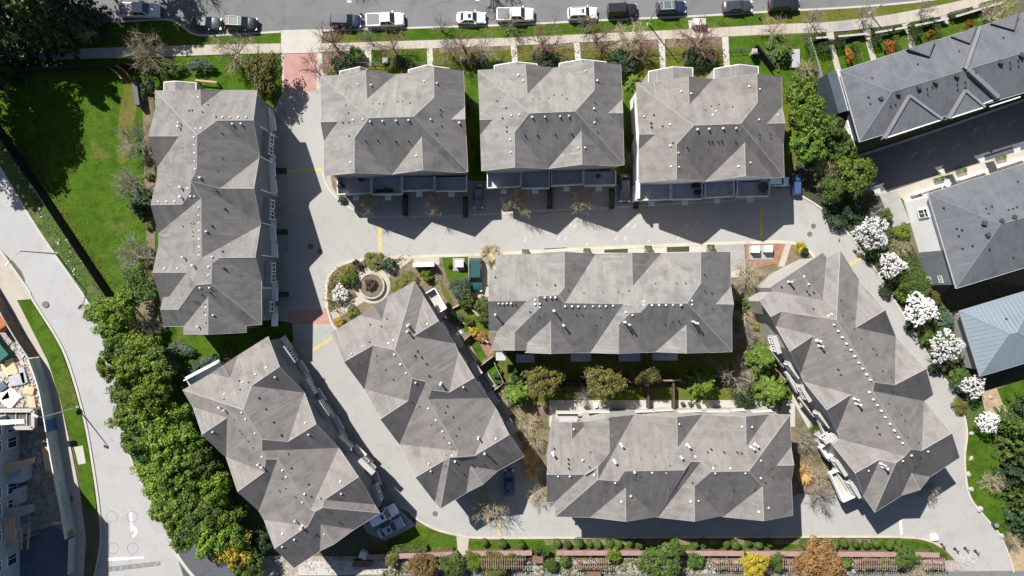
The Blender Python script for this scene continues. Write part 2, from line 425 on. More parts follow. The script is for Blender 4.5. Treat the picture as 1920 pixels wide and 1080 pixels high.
# foliage
M['leaf'] = leaf_mat('leaf_green', (0.085, 0.15, 0.018), (0.22, 0.33, 0.055))
M['leaf_dark'] = leaf_mat('leaf_dark', (0.02, 0.042, 0.016), (0.05, 0.085, 0.034), 0.12)
M['leaf_mid'] = leaf_mat('leaf_mid', (0.055, 0.10, 0.021), (0.145, 0.21, 0.04))
M['leaf_lush'] = leaf_mat('leaf_lush', (0.11, 0.185, 0.018), (0.27, 0.38, 0.06))
M['leaf_lime'] = leaf_mat('leaf_lime', (0.10, 0.16, 0.018), (0.19, 0.25, 0.03))
M['leaf_olive'] = leaf_mat('leaf_olive', (0.115, 0.12, 0.03), (0.215, 0.21, 0.06))
M['leaf_khaki'] = leaf_mat('leaf_khaki', (0.15, 0.145, 0.035), (0.27, 0.25, 0.075))
M['leaf_brown'] = leaf_mat('leaf_brown', (0.17, 0.125, 0.045), (0.27, 0.20, 0.08))
M['leaf_gold'] = leaf_mat('leaf_gold', (0.36, 0.28, 0.03), (0.55, 0.45, 0.06))
M['leaf_orange'] = leaf_mat('leaf_orange', (0.30, 0.13, 0.02), (0.48, 0.23, 0.035))
M['leaf_rust'] = leaf_mat('leaf_rust', (0.30, 0.18, 0.06), (0.46, 0.30, 0.115))
M['leaf_blue'] = leaf_mat('leaf_blue', (0.05, 0.085, 0.05), (0.13, 0.19, 0.12))
M['leaf_purple'] = leaf_mat('leaf_purple', (0.06, 0.028, 0.028), (0.13, 0.065, 0.06))
M['petal'] = leaf_mat('petal_white', (0.84, 0.84, 0.83), (0.90, 0.90, 0.90), 0.3)
M['petal_pink'] = leaf_mat('petal_pink', (0.55, 0.42, 0.38), (0.72, 0.62, 0.58), 0.3)

# ------------------------------------------------------------------ the setting: ground, streets, lanes, paths
g = link('ground', mesh('ground', [(-900, -700, 0), (900, -700, 0), (900, 700, 0), (-900, 700, 0)], [(0, 1, 2, 3)], M['soil']))
g['kind'] = 'structure'

# top street
KERB_TOP_L = [(-300, 62), (-60, 56), (120, 45), (230, 41), (312, 37), (340, 48), (366, 65), (420, 66), (527, 60)]
KERB_TOP_R = [(605, 58), (660, 56), (800, 52), (960, 47), (1140, 38), (1300, 31), (1450, 22), (1600, 14), (1740, 1), (1860, -22), (2100, -90)]
slab('street', [(-700, -260), (2500, -260), (2500, -200)] + KERB_TOP_R[::-1] + KERB_TOP_L[::-1] + [(-700, 75)], -0.1, 0.02, M['street'])
# sidewalk and boulevard grass along it
WALK_UP_L = [(-300, 110), (-60, 103), (120, 93), (365, 85), (527, 82)]
WALK_LO_L = [(-300, 126), (-60, 119), (120, 112), (300, 107), (410, 103), (527, 100)]
WALK_UP_R = [(600, 82), (700, 79), (800, 76), (960, 71), (1130, 63), (1300, 55), (1440, 47), (1560, 41), (1640, 32), (1700, 22), (1790, 4), (1900, -24)]
WALK_LO_R = [(600, 98), (700, 94), (960, 86), (1130, 78), (1300, 72), (1440, 65), (1560, 60), (1640, 52), (1700, 43), (1800, 23), (1900, -3), (2000, -30)]
slab('boulevard_grass', spline(KERB_TOP_L) + spline(WALK_UP_L)[::-1], -0.05, 0.13, M['lawn'])
slab('boulevard_grass', [(616, 80)] + spline([(642, 57)] + KERB_TOP_R[2:]) + spline(WALK_UP_R[1:])[::-1], -0.05, 0.13, M['lawn_dry'])
slab('boulevard_grass', [(645, 60), (665, 58), (800, 54), (1000, 47), (1000, 68), (800, 74), (700, 77), (655, 74)], 0.1, 0.136, M['lawn'], sm=False)
slab('boulevard_grass', [(1010, 46), (1300, 33), (1430, 26), (1430, 46), (1300, 53), (1130, 60), (1010, 66)], 0.1, 0.136, M['lawn'], sm=False)
slab('sidewalk', spline(WALK_UP_L) + spline(WALK_LO_L)[::-1], -0.05, 0.142, M['concrete'])
slab('sidewalk', spline(WALK_UP_R) + spline(WALK_LO_R)[::-1], -0.05, 0.142, M['concrete'])
strip('kerb', KERB_TOP_L, 0.3, -0.05, 0.16, M['pale_concrete'])
strip('kerb', KERB_TOP_R, 0.3, -0.05, 0.16, M['pale_concrete'])
slab('driveway_apron', [(527, 57), (606, 55), (601, 99), (527, 101)], -0.05, 0.10, M['pale_concrete'])
# sidewalk joints (saw cuts are shallow grooves filled with dirt)
jb = MB()
for x in range(-20, 1780, 21):
    if 527 < x < 600: continue
    up, lo = (WALK_UP_L, WALK_LO_L) if x < 560 else (WALK_UP_R, WALK_LO_R)
    y0 = float(np.interp(x, [p[0] for p in up], [p[1] for p in up])); y1 = float(np.interp(x, [p[0] for p in lo], [p[1] for p in lo]))
    a, b = P(x, y0), P(x + 1, y1)
    jb.bar((a.x, a.y, 0.135), (b.x, b.y, 0.135), 0.035, 0.0095)
jo = jb.build('sidewalk_joint', M['iron']); tag(jo, 'thin dark joints across the long pale street sidewalk', 'joint', kind='stuff')

# park lawn on the left and the ground round the left row
slab('lawn', [(-300, 127), (-60, 120), (120, 113), (300, 108), (410, 104), (527, 101), (529, 172), (514, 205), (516, 600), (548, 606), (550, 640), (520, 655), (470, 720), (350, 760),
              (300, 660), (250, 600), (215, 557), (110, 400), (0, 238), (-300, -180)], -0.05, 0.11, M['lawn'])
slab('worn_path', [(216, 128), (232, 125), (262, 155), (250, 240), (240, 300), (222, 300), (224, 220), (232, 160)], 0.05, 0.116, M['lawn_dry'], sm=True)
slab('verge', [(-300, -180), (0, 238), (110, 400), (215, 557), (250, 600), (300, 660), (350, 760), (520, 940), (560, 1075), (600, 1200), (350, 1200), (345, 1080), (318, 1000), (290, 955), (240, 850), (220, 740),
               (195, 630), (160, 560), (110, 485), (55, 405), (0, 314), (-300, -90)], -0.05, 0.12, M['verge'])
slab('planting_bed', [(268, 150), (290, 165), (292, 640), (330, 700), (300, 690), (255, 590), (250, 520), (276, 500), (270, 300)], 0.05, 0.126, M['mulch'])
# left avenue
AVE_R = [(-300, -95), (0, 313), (60, 412), (110, 487), (162, 562), (196, 632), (222, 742), (242, 850), (290, 955), (318, 1000), (345, 1080), (352, 1200)]
AVE_L = [(-300, 260), (0, 468), (52, 541), (62, 562), (112, 642), (136, 702), (160, 790), (176, 880), (186, 952), (190, 1012), (178, 1082), (150, 1200)]
slab('avenue', spline(AVE_R) + spline(AVE_L)[::-1], -0.1, 0.02, M['avenue'])
strip('kerb', AVE_L[1:], 0.35, -0.05, 0.15, M['pale_concrete'])
strip('kerb', AVE_R[1:9], 0.3, -0.05, 0.13, M['pale_concrete'])
slab('sidewalk', [(-300, 262), (0, 470), (52, 543), (58, 561), (33, 563), (62, 620), (92, 680), (114, 750), (132, 830), (152, 930), (162, 1010), (150, 1200), (120, 1200), (140, 1005), (128, 930), (100, 760), (72, 680), (20, 580), (-300, 320)],
     -0.05, 0.14, M['concrete'])
slab('verge_grass', [(34, 564), (58, 562), (110, 645), (133, 705), (157, 790), (173, 880), (182, 955), (160, 955), (150, 905), (138, 838), (113, 750), (91, 680), (61, 620)], -0.05, 0.135, M['lawn'])
slab('driveway_crossing', [(140, 838), (156, 835), (162, 868), (148, 871)], 0.05, 0.146, M['pale_concrete'])
slab('site_ground', [(-300, 330), (20, 580), (72, 680), (100, 760), (128, 930), (140, 1005), (120, 1200), (-300, 1200)], -0.05, 0.10, M['gravel'])
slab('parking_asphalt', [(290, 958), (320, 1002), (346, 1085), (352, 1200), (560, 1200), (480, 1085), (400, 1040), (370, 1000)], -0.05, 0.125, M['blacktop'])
strip('kerb', [(316, 995), (325, 1025), (344, 1056), (372, 1090), (400, 1120)], 0.5, 0.0, 0.20, M['pale_concrete'])
# avenue markings
mk = MB()
def mark(mb, px, z=0.024):
    pts = W2(px); n = len(mb.v)
    pts = ccw(pts)
    mb.v += [(x, y, z) for x, y in pts]; mb.f.append(tuple(range(n, n + len(pts))))
mark(mk, [(200, 1046), (270, 1043), (270, 1047), (200, 1052)])
o = mk.build('stop_line', M['white_line']); o['kind'] = 'structure'
mk = MB()
mark(mk, [(243, 958), (247, 958), (250, 993), (244, 998)]); mark(mk, [(249, 986), (255, 988), (259, 999), (250, 1008), (247, 1005), (253, 999), (250, 994)])
o = mk.build('turn_arrow', M['white_line']); o['kind'] = 'structure'
for cx, cy in ((210, 969), (248, 969), (213, 1028), (249, 1028)):
    mb = MB(); n = 28
    for k in range(n):
        a, b = 2 * math.pi * k / n, 2 * math.pi * (k + 1) / n
        mark(mb, [(cx + 10.6 * math.cos(a), cy + 10.6 * math.sin(a)), (cx + 10.6 * math.cos(b), cy + 10.6 * math.sin(b)),
                  (cx + 9.6 * math.cos(b), cy + 9.6 * math.sin(b)), (cx + 9.6 * math.cos(a), cy + 9.6 * math.sin(a))])
    mark(mb, [(cx - 3, cy + 10), (cx - 2.4, cy + 10), (cx - 4.4, cy + 40), (cx - 5, cy + 40)])
    o = mb.build('detector_loop', M['dark_line']); o['kind'] = 'structure'
mb = MB(); mark(mb, [(200, 1063), (300, 1052), (302, 1060), (200, 1073)])
o = mb.build('asphalt_patch', M['dark_line']); o['kind'] = 'structure'

# lane loop inside the complex
LANE_E = [(1500, 366), (1545, 395), (1590, 438), (1640, 505), (1690, 585), (1750, 682), (1794, 745), (1812, 805), (1808, 862), (1816, 926), (1840, 962), (1872, 1000), (1892, 1045), (1900, 1072)]
LANE_S = [(1812, 1076), (1790, 1050), (1765, 1025), (1740, 1013), (1700, 1007), (1600, 1006), (1300, 1007), (1000, 1008), (900, 1008), (860, 1003), (820, 993), (790, 978), (770, 962)]
slab('lane', [(530, 99), (602, 99), (634, 140), (634, 320), (1480, 320)] + spline(LANE_E) + spline(LANE_S) +
     [(742, 948), (780, 985), (722, 1014), (690, 1000), (610, 880), (520, 668), (545, 640), (514, 600), (514, 200), (530, 175)], -0.1, 0.03, M['lane'])
slab('brick_paving', [(531, 100), (600, 99), (598, 171), (532, 172)], 0.0, 0.035, M['brickpave'])
slab('brick_paving', [(540, 582), (616, 580), (622, 607), (545, 609)], 0.0, 0.035, M['brickpave'])
strip('paving_border', [(529, 100), (530, 175)], 0.5, 0.0, 0.045, M['pale_concrete'], sm=False)
strip('paving_border', [(600, 99), (599, 172)], 0.9, 0.0, 0.045, M['pale_concrete'], sm=False)
for a, b in (((516, 210), (516, 600)),):
    slab('garage_apron', [(512, 205), (537, 205), (540, 598), (514, 600)], 0.0, 0.036, M['apron'])
slab('garage_apron', [(635, 335), (690, 395), (1000, 403), (1200, 384), (1440, 370), (1490, 352), (1480, 300), (635, 300)], 0.0, 0.036, M['apron'])
strip('kerb', [(690, 406), (850, 405), (1000, 396), (1200, 386), (1440, 371)], 0.25, 0.0, 0.042, M['kerb'], sm=True)
strip('kerb', [(537, 205), (538, 400), (541, 570), (550, 640), (600, 720), (700, 870), (752, 955)], 0.2, 0.0, 0.042, M['apron'], sm=True)
slab('garage_apron', [(500, 640), (532, 652), (590, 700), (700, 870), (750, 955), (700, 1000), (560, 800)], 0.0, 0.036, M['apron'])
strip('kerb', LANE_E, 0.3, 0.0, 0.15, M['kerb'])
strip('kerb', LANE_S[2:], 0.3, 0.0, 0.15, M['kerb'])
strip('kerb', [(605, 320), (612, 345), (630, 370), (660, 392), (690, 405)], 0.3, 0.0, 0.12, M['kerb'])
slab('planting_bed', [(620, 330), (632, 330), (655, 378), (640, 375), (624, 352)], 0.0, 0.1, M['mulch'])

# yellow bars and white marks on the lanes
def bar_mark(name, m, a, b, w):
    A, B = P(*a), P(*b)
    mb = MB(); mb.bar((A.x, A.y, 0.034), (B.x, B.y, 0.034), w, 0.0085)
    o = mb.build(name, m); o['kind'] = 'structure'
for a, b, w in (((537, 321), (606, 318), .42), ((712, 418), (713, 476), .55), ((1427, 384), (1428, 448), .6), ((1593, 497), (1617, 480), .6), ((581, 661), (622, 634), .5), ((937, 975), (936, 1004), .5)):
    bar_mark('painted_line', M['yellow'], a, b, w)
bar_mark('painted_line', M['white_line'], (1688, 975), (1690, 1003), .4)
random.seed(3)
for cx, cy in ((1048, 446), (1060, 447), (1070, 423), (1078, 424), (1156, 446), (1172, 447), (1178, 422), (1190, 424), (1290, 421), (1306, 420), (1290, 438), (1101, 458), (1216, 453), (1272, 446), (985, 450)):
    bar_mark('faint_lane_mark', M['faint_line'], (cx - 2.5, cy + 3.5), (cx + 2, cy - 3), .22)
for cx, cy in ((895, 0), (655, 3)):
    bar_mark('faint_lane_mark', M['white_line'], (cx - 4, cy), (cx + 4, cy), .3)
# manholes
for cx, cy, r in ((599, 471, .42), (583, 462, .45), (1525, 424, .4), (1518, 439, .4), (816, 963, .42), (132, 935, .55), (300, 590, .0), (86, 571, .5), (607, 712, .3)):
    if r:
        mb = MB(); c = P(cx, cy)
        mb.prism([(c.x + r * math.cos(t * math.pi / 9), c.y + r * math.sin(t * math.pi / 9)) for t in range(18)], 0.0, 0.052 if cx > 200 else 0.15)
        o = mb.build('manhole_cover', M['iron']); o['kind'] = 'structure'

# front gardens of the upper row
slab('garden_lawn', [(604, 98)] + WALK_LO_R[1:7] + [(1568, 110), (1568, 160), (1500, 200), (1490, 340), (1460, 352), (634, 332), (634, 150), (606, 136)], -0.05, 0.115, M['lawn_dry'])
for q in ([(872, 122), (900, 118), (905, 330), (884, 330)], [(1168, 118), (1196, 112), (1200, 330), (1176, 330)], [(1366, 70), (1500, 66), (1560, 110), (1500, 180), (1440, 150), (1366, 120)], [(700, 96), (800, 93), (800, 124), (700, 124)]):
    slab('garden_grass', q, 0.05, 0.121, M['lawn'])
for q in ([(606, 100), (684, 96), (684, 128), (630, 136), (606, 134)], [(1000, 86), (1075, 82), (1075, 92), (1000, 95)], [(1090, 81), (1234, 75), (1234, 92), (1090, 96)], [(1250, 74), (1353, 70), (1353, 86), (1250, 90)], [(812, 91), (956, 86), (956, 94), (812, 100)]):
    slab('planting_bed', q, 0.05, 0.123, M['mulch'])
for q in ([(684, 95), (696, 94), (697, 124), (685, 124)], [(800, 91), (811, 91), (813, 128), (802, 128)], [(957, 85), (969, 84), (971, 120), (960, 120)], [(1075, 81), (1087, 80), (1090, 118), (1079, 118)], [(1234, 75), (1246, 74), (1248, 132), (1238, 132)], [(1353, 70), (1365, 69), (1368, 128), (1357, 128)]):
    slab('garden_path', q, 0.05, 0.128, M['pale_concrete'])
slab('utility_pad', [(1290, 39), (1323, 37), (1324, 53), (1292, 55)], 0.05, 0.145, M['pale_concrete'])

# interior block: courtyard ground
CORE = [(613, 575), (612, 540), (620, 512), (645, 494), (690, 486), (760, 482), (925, 477), (1110, 466), (1400, 455), (1480, 455), (1512, 466), (1540, 500)]
slab('courtyard', spline(CORE, 4) + [(1620, 600), (1680, 790), (1650, 880), (1560, 930), (1496, 925), (1470, 945), (1040, 945), (1020, 930), (1000, 870), (960, 848), (850, 890), (660, 640), (628, 610)], -0.05, 0.11, M['mulch'])
strip('kerb', CORE[:7], 0.45, 0.0, 0.15, M['kerb'])
strip('kerb', CORE[6:], 0.5, 0.0, 0.15, M['kerb'])
strip('kerb', [(613, 575), (622, 605), (632, 618)], 0.3, 0.0, 0.15, M['kerb'])
slab('sidewalk', [(925, 480), (1110, 469), (1385, 458), (1400, 520), (925, 520)], 0.05, 0.118, M['pale_concrete'])
slab('parking_pad', [(1338, 460), (1395, 458), (1398, 500), (1372, 510), (1338, 480)], 0.05, 0.124, M['apron'])
for q in ([(1020, 466), (1062, 464), (1062, 476), (1020, 477)], [(1133, 463), (1177, 461), (1177, 474), (1133, 474)], [(1250, 459), (1292, 458), (1292, 472), (1250, 473)]):
    slab('planting_bed', q, 0.05, 0.125, M['darkbed'])
slab('planting_bed', [(1397, 456), (1470, 454), (1480, 458), (1465, 495), (1400, 500)], 0.05, 0.122, M['redmulch'])
slab('garden_path', [(1472, 458), (1484, 457), (1470, 500), (1458, 500)], 0.05, 0.127, M['concrete'])
# plaza with ring path
def disc(cx, cy, r, n=40): return [(cx + r * math.cos(2 * math.pi * k / n), cy + r * math.sin(2 * math.pi * k / n)) for k in range(n)]
slab('plaza', disc(698, 535, 34), 0.05, 0.125, M['concrete'])
slab('garden_path', [(722, 508), (762, 482), (776, 484), (730, 520)], 0.05, 0.121, M['concrete'])
slab('garden_path', [(620, 586), (672, 556), (682, 566), (626, 601)], 0.05, 0.121, M['concrete'])
slab('mailbox_pad', [(775, 480), (824, 478), (824, 496), (776, 500)], 0.05, 0.129, M['concrete'])
slab('lawn', [(828, 480), (878, 480), (880, 530), (850, 545), (838, 520)], 0.05, 0.121, M['lawn'])
slab('parking_pad', [(878, 478), (916, 477), (922, 555), (884, 560), (879, 530)], 0.05, 0.127, M['concrete'])
slab('transformer_pad', [(849, 484), (871, 484), (871, 507), (850, 508)], 0.05, 0.16, M['apron'])
slab('transformer_pad', [(1403, 461), (1449, 459), (1449, 486), (1404, 487)], 0.05, 0.16, M['apron'])
# yards east of the slanted block
slab('yard_lawn', [(822, 520), (840, 545), (855, 580), (846, 575), (832, 555)], 0.05, 0.122, M['lawn_dry'])
slab('yard_lawn', [(848, 578), (866, 570), (916, 612), (916, 632)], 0.05, 0.122, M['lawn_dry'])
slab('yard_lawn', [(864, 605), (876, 600), (884, 618), (872, 625)], 0.05, 0.124, M['lawn'])
slab('yard_lawn', [(880, 641), (892, 633), (914, 670), (900, 678)], 0.05, 0.124, M['lawn'])
slab('yard_lawn', [(911, 690), (926, 681), (937, 711), (928, 720)], 0.05, 0.124, M['lawn'])
slab('planting_bed', [(893, 622), (912, 636), (926, 660), (912, 668)], 0.05, 0.121, M['redmulch'])
for q in ([(854, 613), (860, 611), (868, 624), (861, 628)], [(875, 650), (881, 647), (898, 675), (891, 679)], [(907, 702), (914, 698), (929, 722), (923, 727)], [(936, 749), (942, 745), (961, 776), (950, 779)]):
    slab('patio_slab', q, 0.05, 0.16, M['pale_concrete'])
slab('patio', [(835, 600), (850, 610), (890, 680), (960, 790), (985, 850), (965, 855), (900, 760), (830, 640)], 0.05, 0.126, M['apron'])
# yards between the two middle rows
slab('yard_lawn', [(928, 655), (1380, 655), (1380, 715), (928, 715)], 0.05, 0.121, M['lawn_dry'])
slab('yard_lawn', [(1000, 726), (1485, 726), (1485, 754), (1000, 754)], 0.05, 0.125, M['lawn_dry'])
slab('patio', [(1030, 750), (1490, 750), (1490, 800), (1030, 800)], 0.05, 0.13, M['pale_concrete'])
slab('planting_bed', [(930, 715), (1480, 712), (1480, 727), (930, 727)], 0.05, 0.128, M['darkbed'])
slab('patio', [(1470, 650), (1490, 690), (1520, 760), (1560, 830), (1530, 830), (1480, 740), (1455, 670)], 0.05, 0.124, M['pale_concrete'])
# parking court between slanted block and lower row
slab('parking_court', [(860, 905), (985, 862), (1030, 945), (1030, 1000), (900, 1003), (870, 960)], 0.0, 0.036, M['lane'])

# land east of the loop
slab('planting_bed', [(1490, 350)] + spline(LANE_E[:8]) + [(1860, 800), (2100, 700), (2100, 560), (1800, 520), (1760, 560), (1700, 440), (1640, 350), (1580, 250), (1520, 150), (1475, 150), (1490, 300)], -0.05, 0.1105, M['darkbed'])
slab('lawn', spline(LANE_E[7:12]) + [(1905, 1010), (1940, 1000), (1940, 900), (1885, 880), (1862, 830), (1845, 803), (1822, 800)], -0.05, 0.118, M['lawn'])
slab('bare_ground', [(1838, 735), (1890, 720), (1905, 760), (1880, 800), (1850, 790)], -0.05, 0.121, M['dirt'])
slab('lawn', [(1868, 728), (1912, 712), (1930, 760), (1900, 775), (1880, 758)], 0.05, 0.125, M['lawn'])
slab('verge', [(1816, 800), (1800, 750), (1830, 730), (1850, 790), (1880, 860), (1870, 880), (1850, 820)], -0.05, 0.114, M['verge'])
slab('bare_ground', [(1892, 1040), (1900, 1020), (1960, 1000), (2100, 1000), (2100, 1100), (1902, 1075)], -0.05, 0.112, M['dirt'])
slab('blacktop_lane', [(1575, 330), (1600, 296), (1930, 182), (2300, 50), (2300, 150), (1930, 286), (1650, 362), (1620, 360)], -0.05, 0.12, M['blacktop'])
strip('kerb', [(1600, 296), (1760, 243), (1930, 184), (2300, 55)], 0.35, 0.05, 0.16, M['apron'], sm=False)
slab('sidewalk', [(1634, 366), (1655, 358), (1935, 276), (2100, 220), (2100, 240), (1935, 300), (1700, 385), (1690, 372)], 0.05, 0.15, M['concrete'])
slab('concrete_pad', [(1648, 366), (1681, 357), (1706, 418), (1672, 427)], 0.05, 0.17, M['apron'])
for cx, cy in ((1643, 360), (1763, 323), (1838, 302), (1905, 283)):
    slab('concrete_step', [(cx - 6, cy - 3), (cx + 6, cy - 7), (cx + 8, cy + 3), (cx - 4, cy + 7)], 0.05, 0.19, M['pale_concrete'])
for cx, cy in ((1715, 290), (1745, 284), (1792, 275), (1832, 243), (1858, 238), (1896, 232)):
    slab('painted_stall_mark', [(cx - 8, cy - 2), (cx + 7, cy - 7), (cx + 7, cy - 2), (cx - 2, cy + 1), (cx - 2, cy + 6), (cx - 8, cy + 8)], 0.05, 0.124, M['iron'])
# gardens of the slate-roofed row
slab('garden_lawn', [(1520, 80), (1700, 48), (1900, 0), (1900, 60), (1600, 160), (1575, 180), (1545, 190)], -0.05, 0.117, M['lawn'])
slab('planting_bed', [(1500, 66), (1580, 61), (1700, 44), (1860, 8), (1860, 20), (1700, 60), (1580, 78), (1510, 86)], 0.05, 0.123, M['darkbed'])
for q in ([(1553, 85), (1563, 84), (1582, 150), (1570, 150)], [(1621, 72), (1631, 70), (1645, 120), (1634, 122)], [(1697, 52), (1706, 50), (1716, 90), (1705, 94)], [(1548, 62), (1562, 60), (1564, 74), (1552, 74)], [(1617, 57), (1631, 55), (1633, 68), (1622, 68)], [(1690, 46), (1705, 42), (1708, 54), (1696, 56)], [(1762, 32), (1776, 28), (1780, 44), (1768, 46)]):
    slab('garden_path', q, 0.05, 0.129, M['concrete'])
slab('sidewalk_patch', [(1560, 42), (1598, 37), (1600, 55), (1562, 59)], 0.05, 0.147, M['apron'])

# south strip
slab('lawn', [(715, 1020), (790, 985)] + spline(LANE_S[::-1][1:6]) + [(880, 1010), (1700, 1009), (1740, 1015), (1765, 1028), (1792, 1056), (1815, 1080), (1815, 1130), (690, 1130)], -0.05, 0.113, M['lawn_dry'])
slab('grass_strip', [(880, 1014), (1010, 1013), (1130, 1020), (1300, 1020), (1640, 1018), (1700, 1012), (1738, 1018), (1765, 1034), (880, 1032)], 0.05, 0.119, M['lawn'])
slab('grass_strip', [(730, 1010), (786, 986), (800, 990), (856, 1008), (857, 1026), (730, 1026)], 0.05, 0.119, M['lawn'])
slab('planting_bed', [(1020, 1012), (1640, 1011), (1636, 1019), (1300, 1021), (1024, 1021)], 0.05, 0.124, M['mulch'])
slab('garden_path', [(856, 1005), (880, 1006), (876, 1036), (868, 1042), (858, 1030)], 0.05, 0.128, M['concrete'])
slab('gravel_walk', [(500, 1042), (1500, 1046), (1790, 1050), (1815, 1082), (1815, 1200), (480, 1200), (480, 1080)], -0.05, 0.122, M['gravel'])
slab('sidewalk', [(560, 1052), (740, 1050), (740, 1074), (560, 1080)], 0.05, 0.128, M['pale_concrete'])
slab('street', [(560, 1078), (1500, 1074), (2100, 1068), (2100, 1250), (480, 1250)], 0.0, 0.134, M['street'])

# ------------------------------------------------------------------ buildings
ZM = {'A1': (270, 140, 4.1536), 'A2': (270, 380, 4.1536), 'B': (590, 110, 3.6), 'C': (885, 100, 3.6), 'D': (1180, 110, 3.6), 'E1': (900, 460, 4.908), 'E2': (1140, 460, 4.908),
      'F1': (610, 520, 4.908), 'F2': (740, 700, 4.1538), 'G1': (340, 630, 4.696), 'G2': (480, 800, 4.0), 'H1': (1015, 760, 4.696), 'H2': (1250, 760, 4.696),
      'I1': (1400, 460, 4.1538), 'I2': (1500, 600, 3.375), 'I3': (1540, 740, 4.696), 'J': (1530, 20, 3.6), 'K': (1630, 280, 2.455)}
def zm(z, x, y): a, b, k = ZM[z]; return a + x / k, b + y / k

class Roof: pass

def solve_roof(vtx, faces, eaves, eave_h, slope, south):
    "vtx name->pixel; faces [(dir, names)]; every face gets the same pitch; heights by least squares"
    names = list(vtx); ix = {n: i for i, n in enumerate(names)}
    px = np.array([vtx[n] for n in names], float)
    s = Vector((south[0], -south[1]))                                  # image y down -> world y up
    s.normalize()
    dirs = {'S': s, 'N': -s, 'E': Vector((-s.y, s.x)), 'W': Vector((s.y, -s.x))}
    h = np.full(len(names), eave_h + 1.5)
    for it in range(6):
        k = (H - h) / H / S
        xy = np.stack([(px[:, 0] - 960) * k, (540 - px[:, 1]) * k], 1)
        rows, rhs = [], []
        for d, ns in faces:
            up = -dirs[d]
            for a, b in zip(ns, ns[1:] + ns[:1]):
                i, j = ix[a], ix[b]
                r = np.zeros(len(names)); r[j] = 1; r[i] = -1
                rows.append(r); rhs.append(slope * float((xy[j] - xy[i]) @ np.array(up)))
        for n in eaves:
            r = np.zeros(len(names)); r[ix[n]] = 1.5
            rows.append(r); rhs.append(1.5 * eave_h)
        h = np.linalg.lstsq(np.array(rows), np.array(rhs), rcond=None)[0]
    k = (H - h) / H / S
    xyz = np.stack([(px[:, 0] - 960) * k, (540 - px[:, 1]) * k, h], 1)
    return names, ix, xyz, dirs

def loop_of(faces, ix):
    e = {}
    for d, ns in faces:
        for a, b in zip(ns, ns[1:] + ns[:1]):
            key = frozenset((a, b)); e.setdefault(key, []).append((a, b))
    adj = {}
    for key, l in e.items():
        if len(l) == 1:
            a, b = l[0]; adj.setdefault(a, []).append(b); adj.setdefault(b, []).append(a)
    start = next(iter(adj)); lp = [start]; prev = None; cur = start
    while True:
        nx = [n for n in adj[cur] if n != prev]
        if not nx: break
        n = nx[0]
        if n == start: break
        if n in lp: break
        lp.append(n); prev, cur = cur, n
    return lp, e

def inset(pts, d):
    "inset of a ccw 2-D loop with clamped mitres"
    n = len(pts); out = []
    for i in range(n):
        p = Vector(pts[i]); a = (p - Vector(pts[i - 1])); b = (Vector(pts[(i + 1) % n]) - p)
        if a.length < 1e-6: a = b
        if b.length < 1e-6: b = a
        a = a.normalized(); b = b.normalized()
        na, nb = Vector((-a.y, a.x)), Vector((-b.y, b.x))
        m = na + nb
        if m.length < 0.3: m = na
        else: m = m / max(m.length_squared / 2, 0.8)
        out.append(p + m * d)
    return out

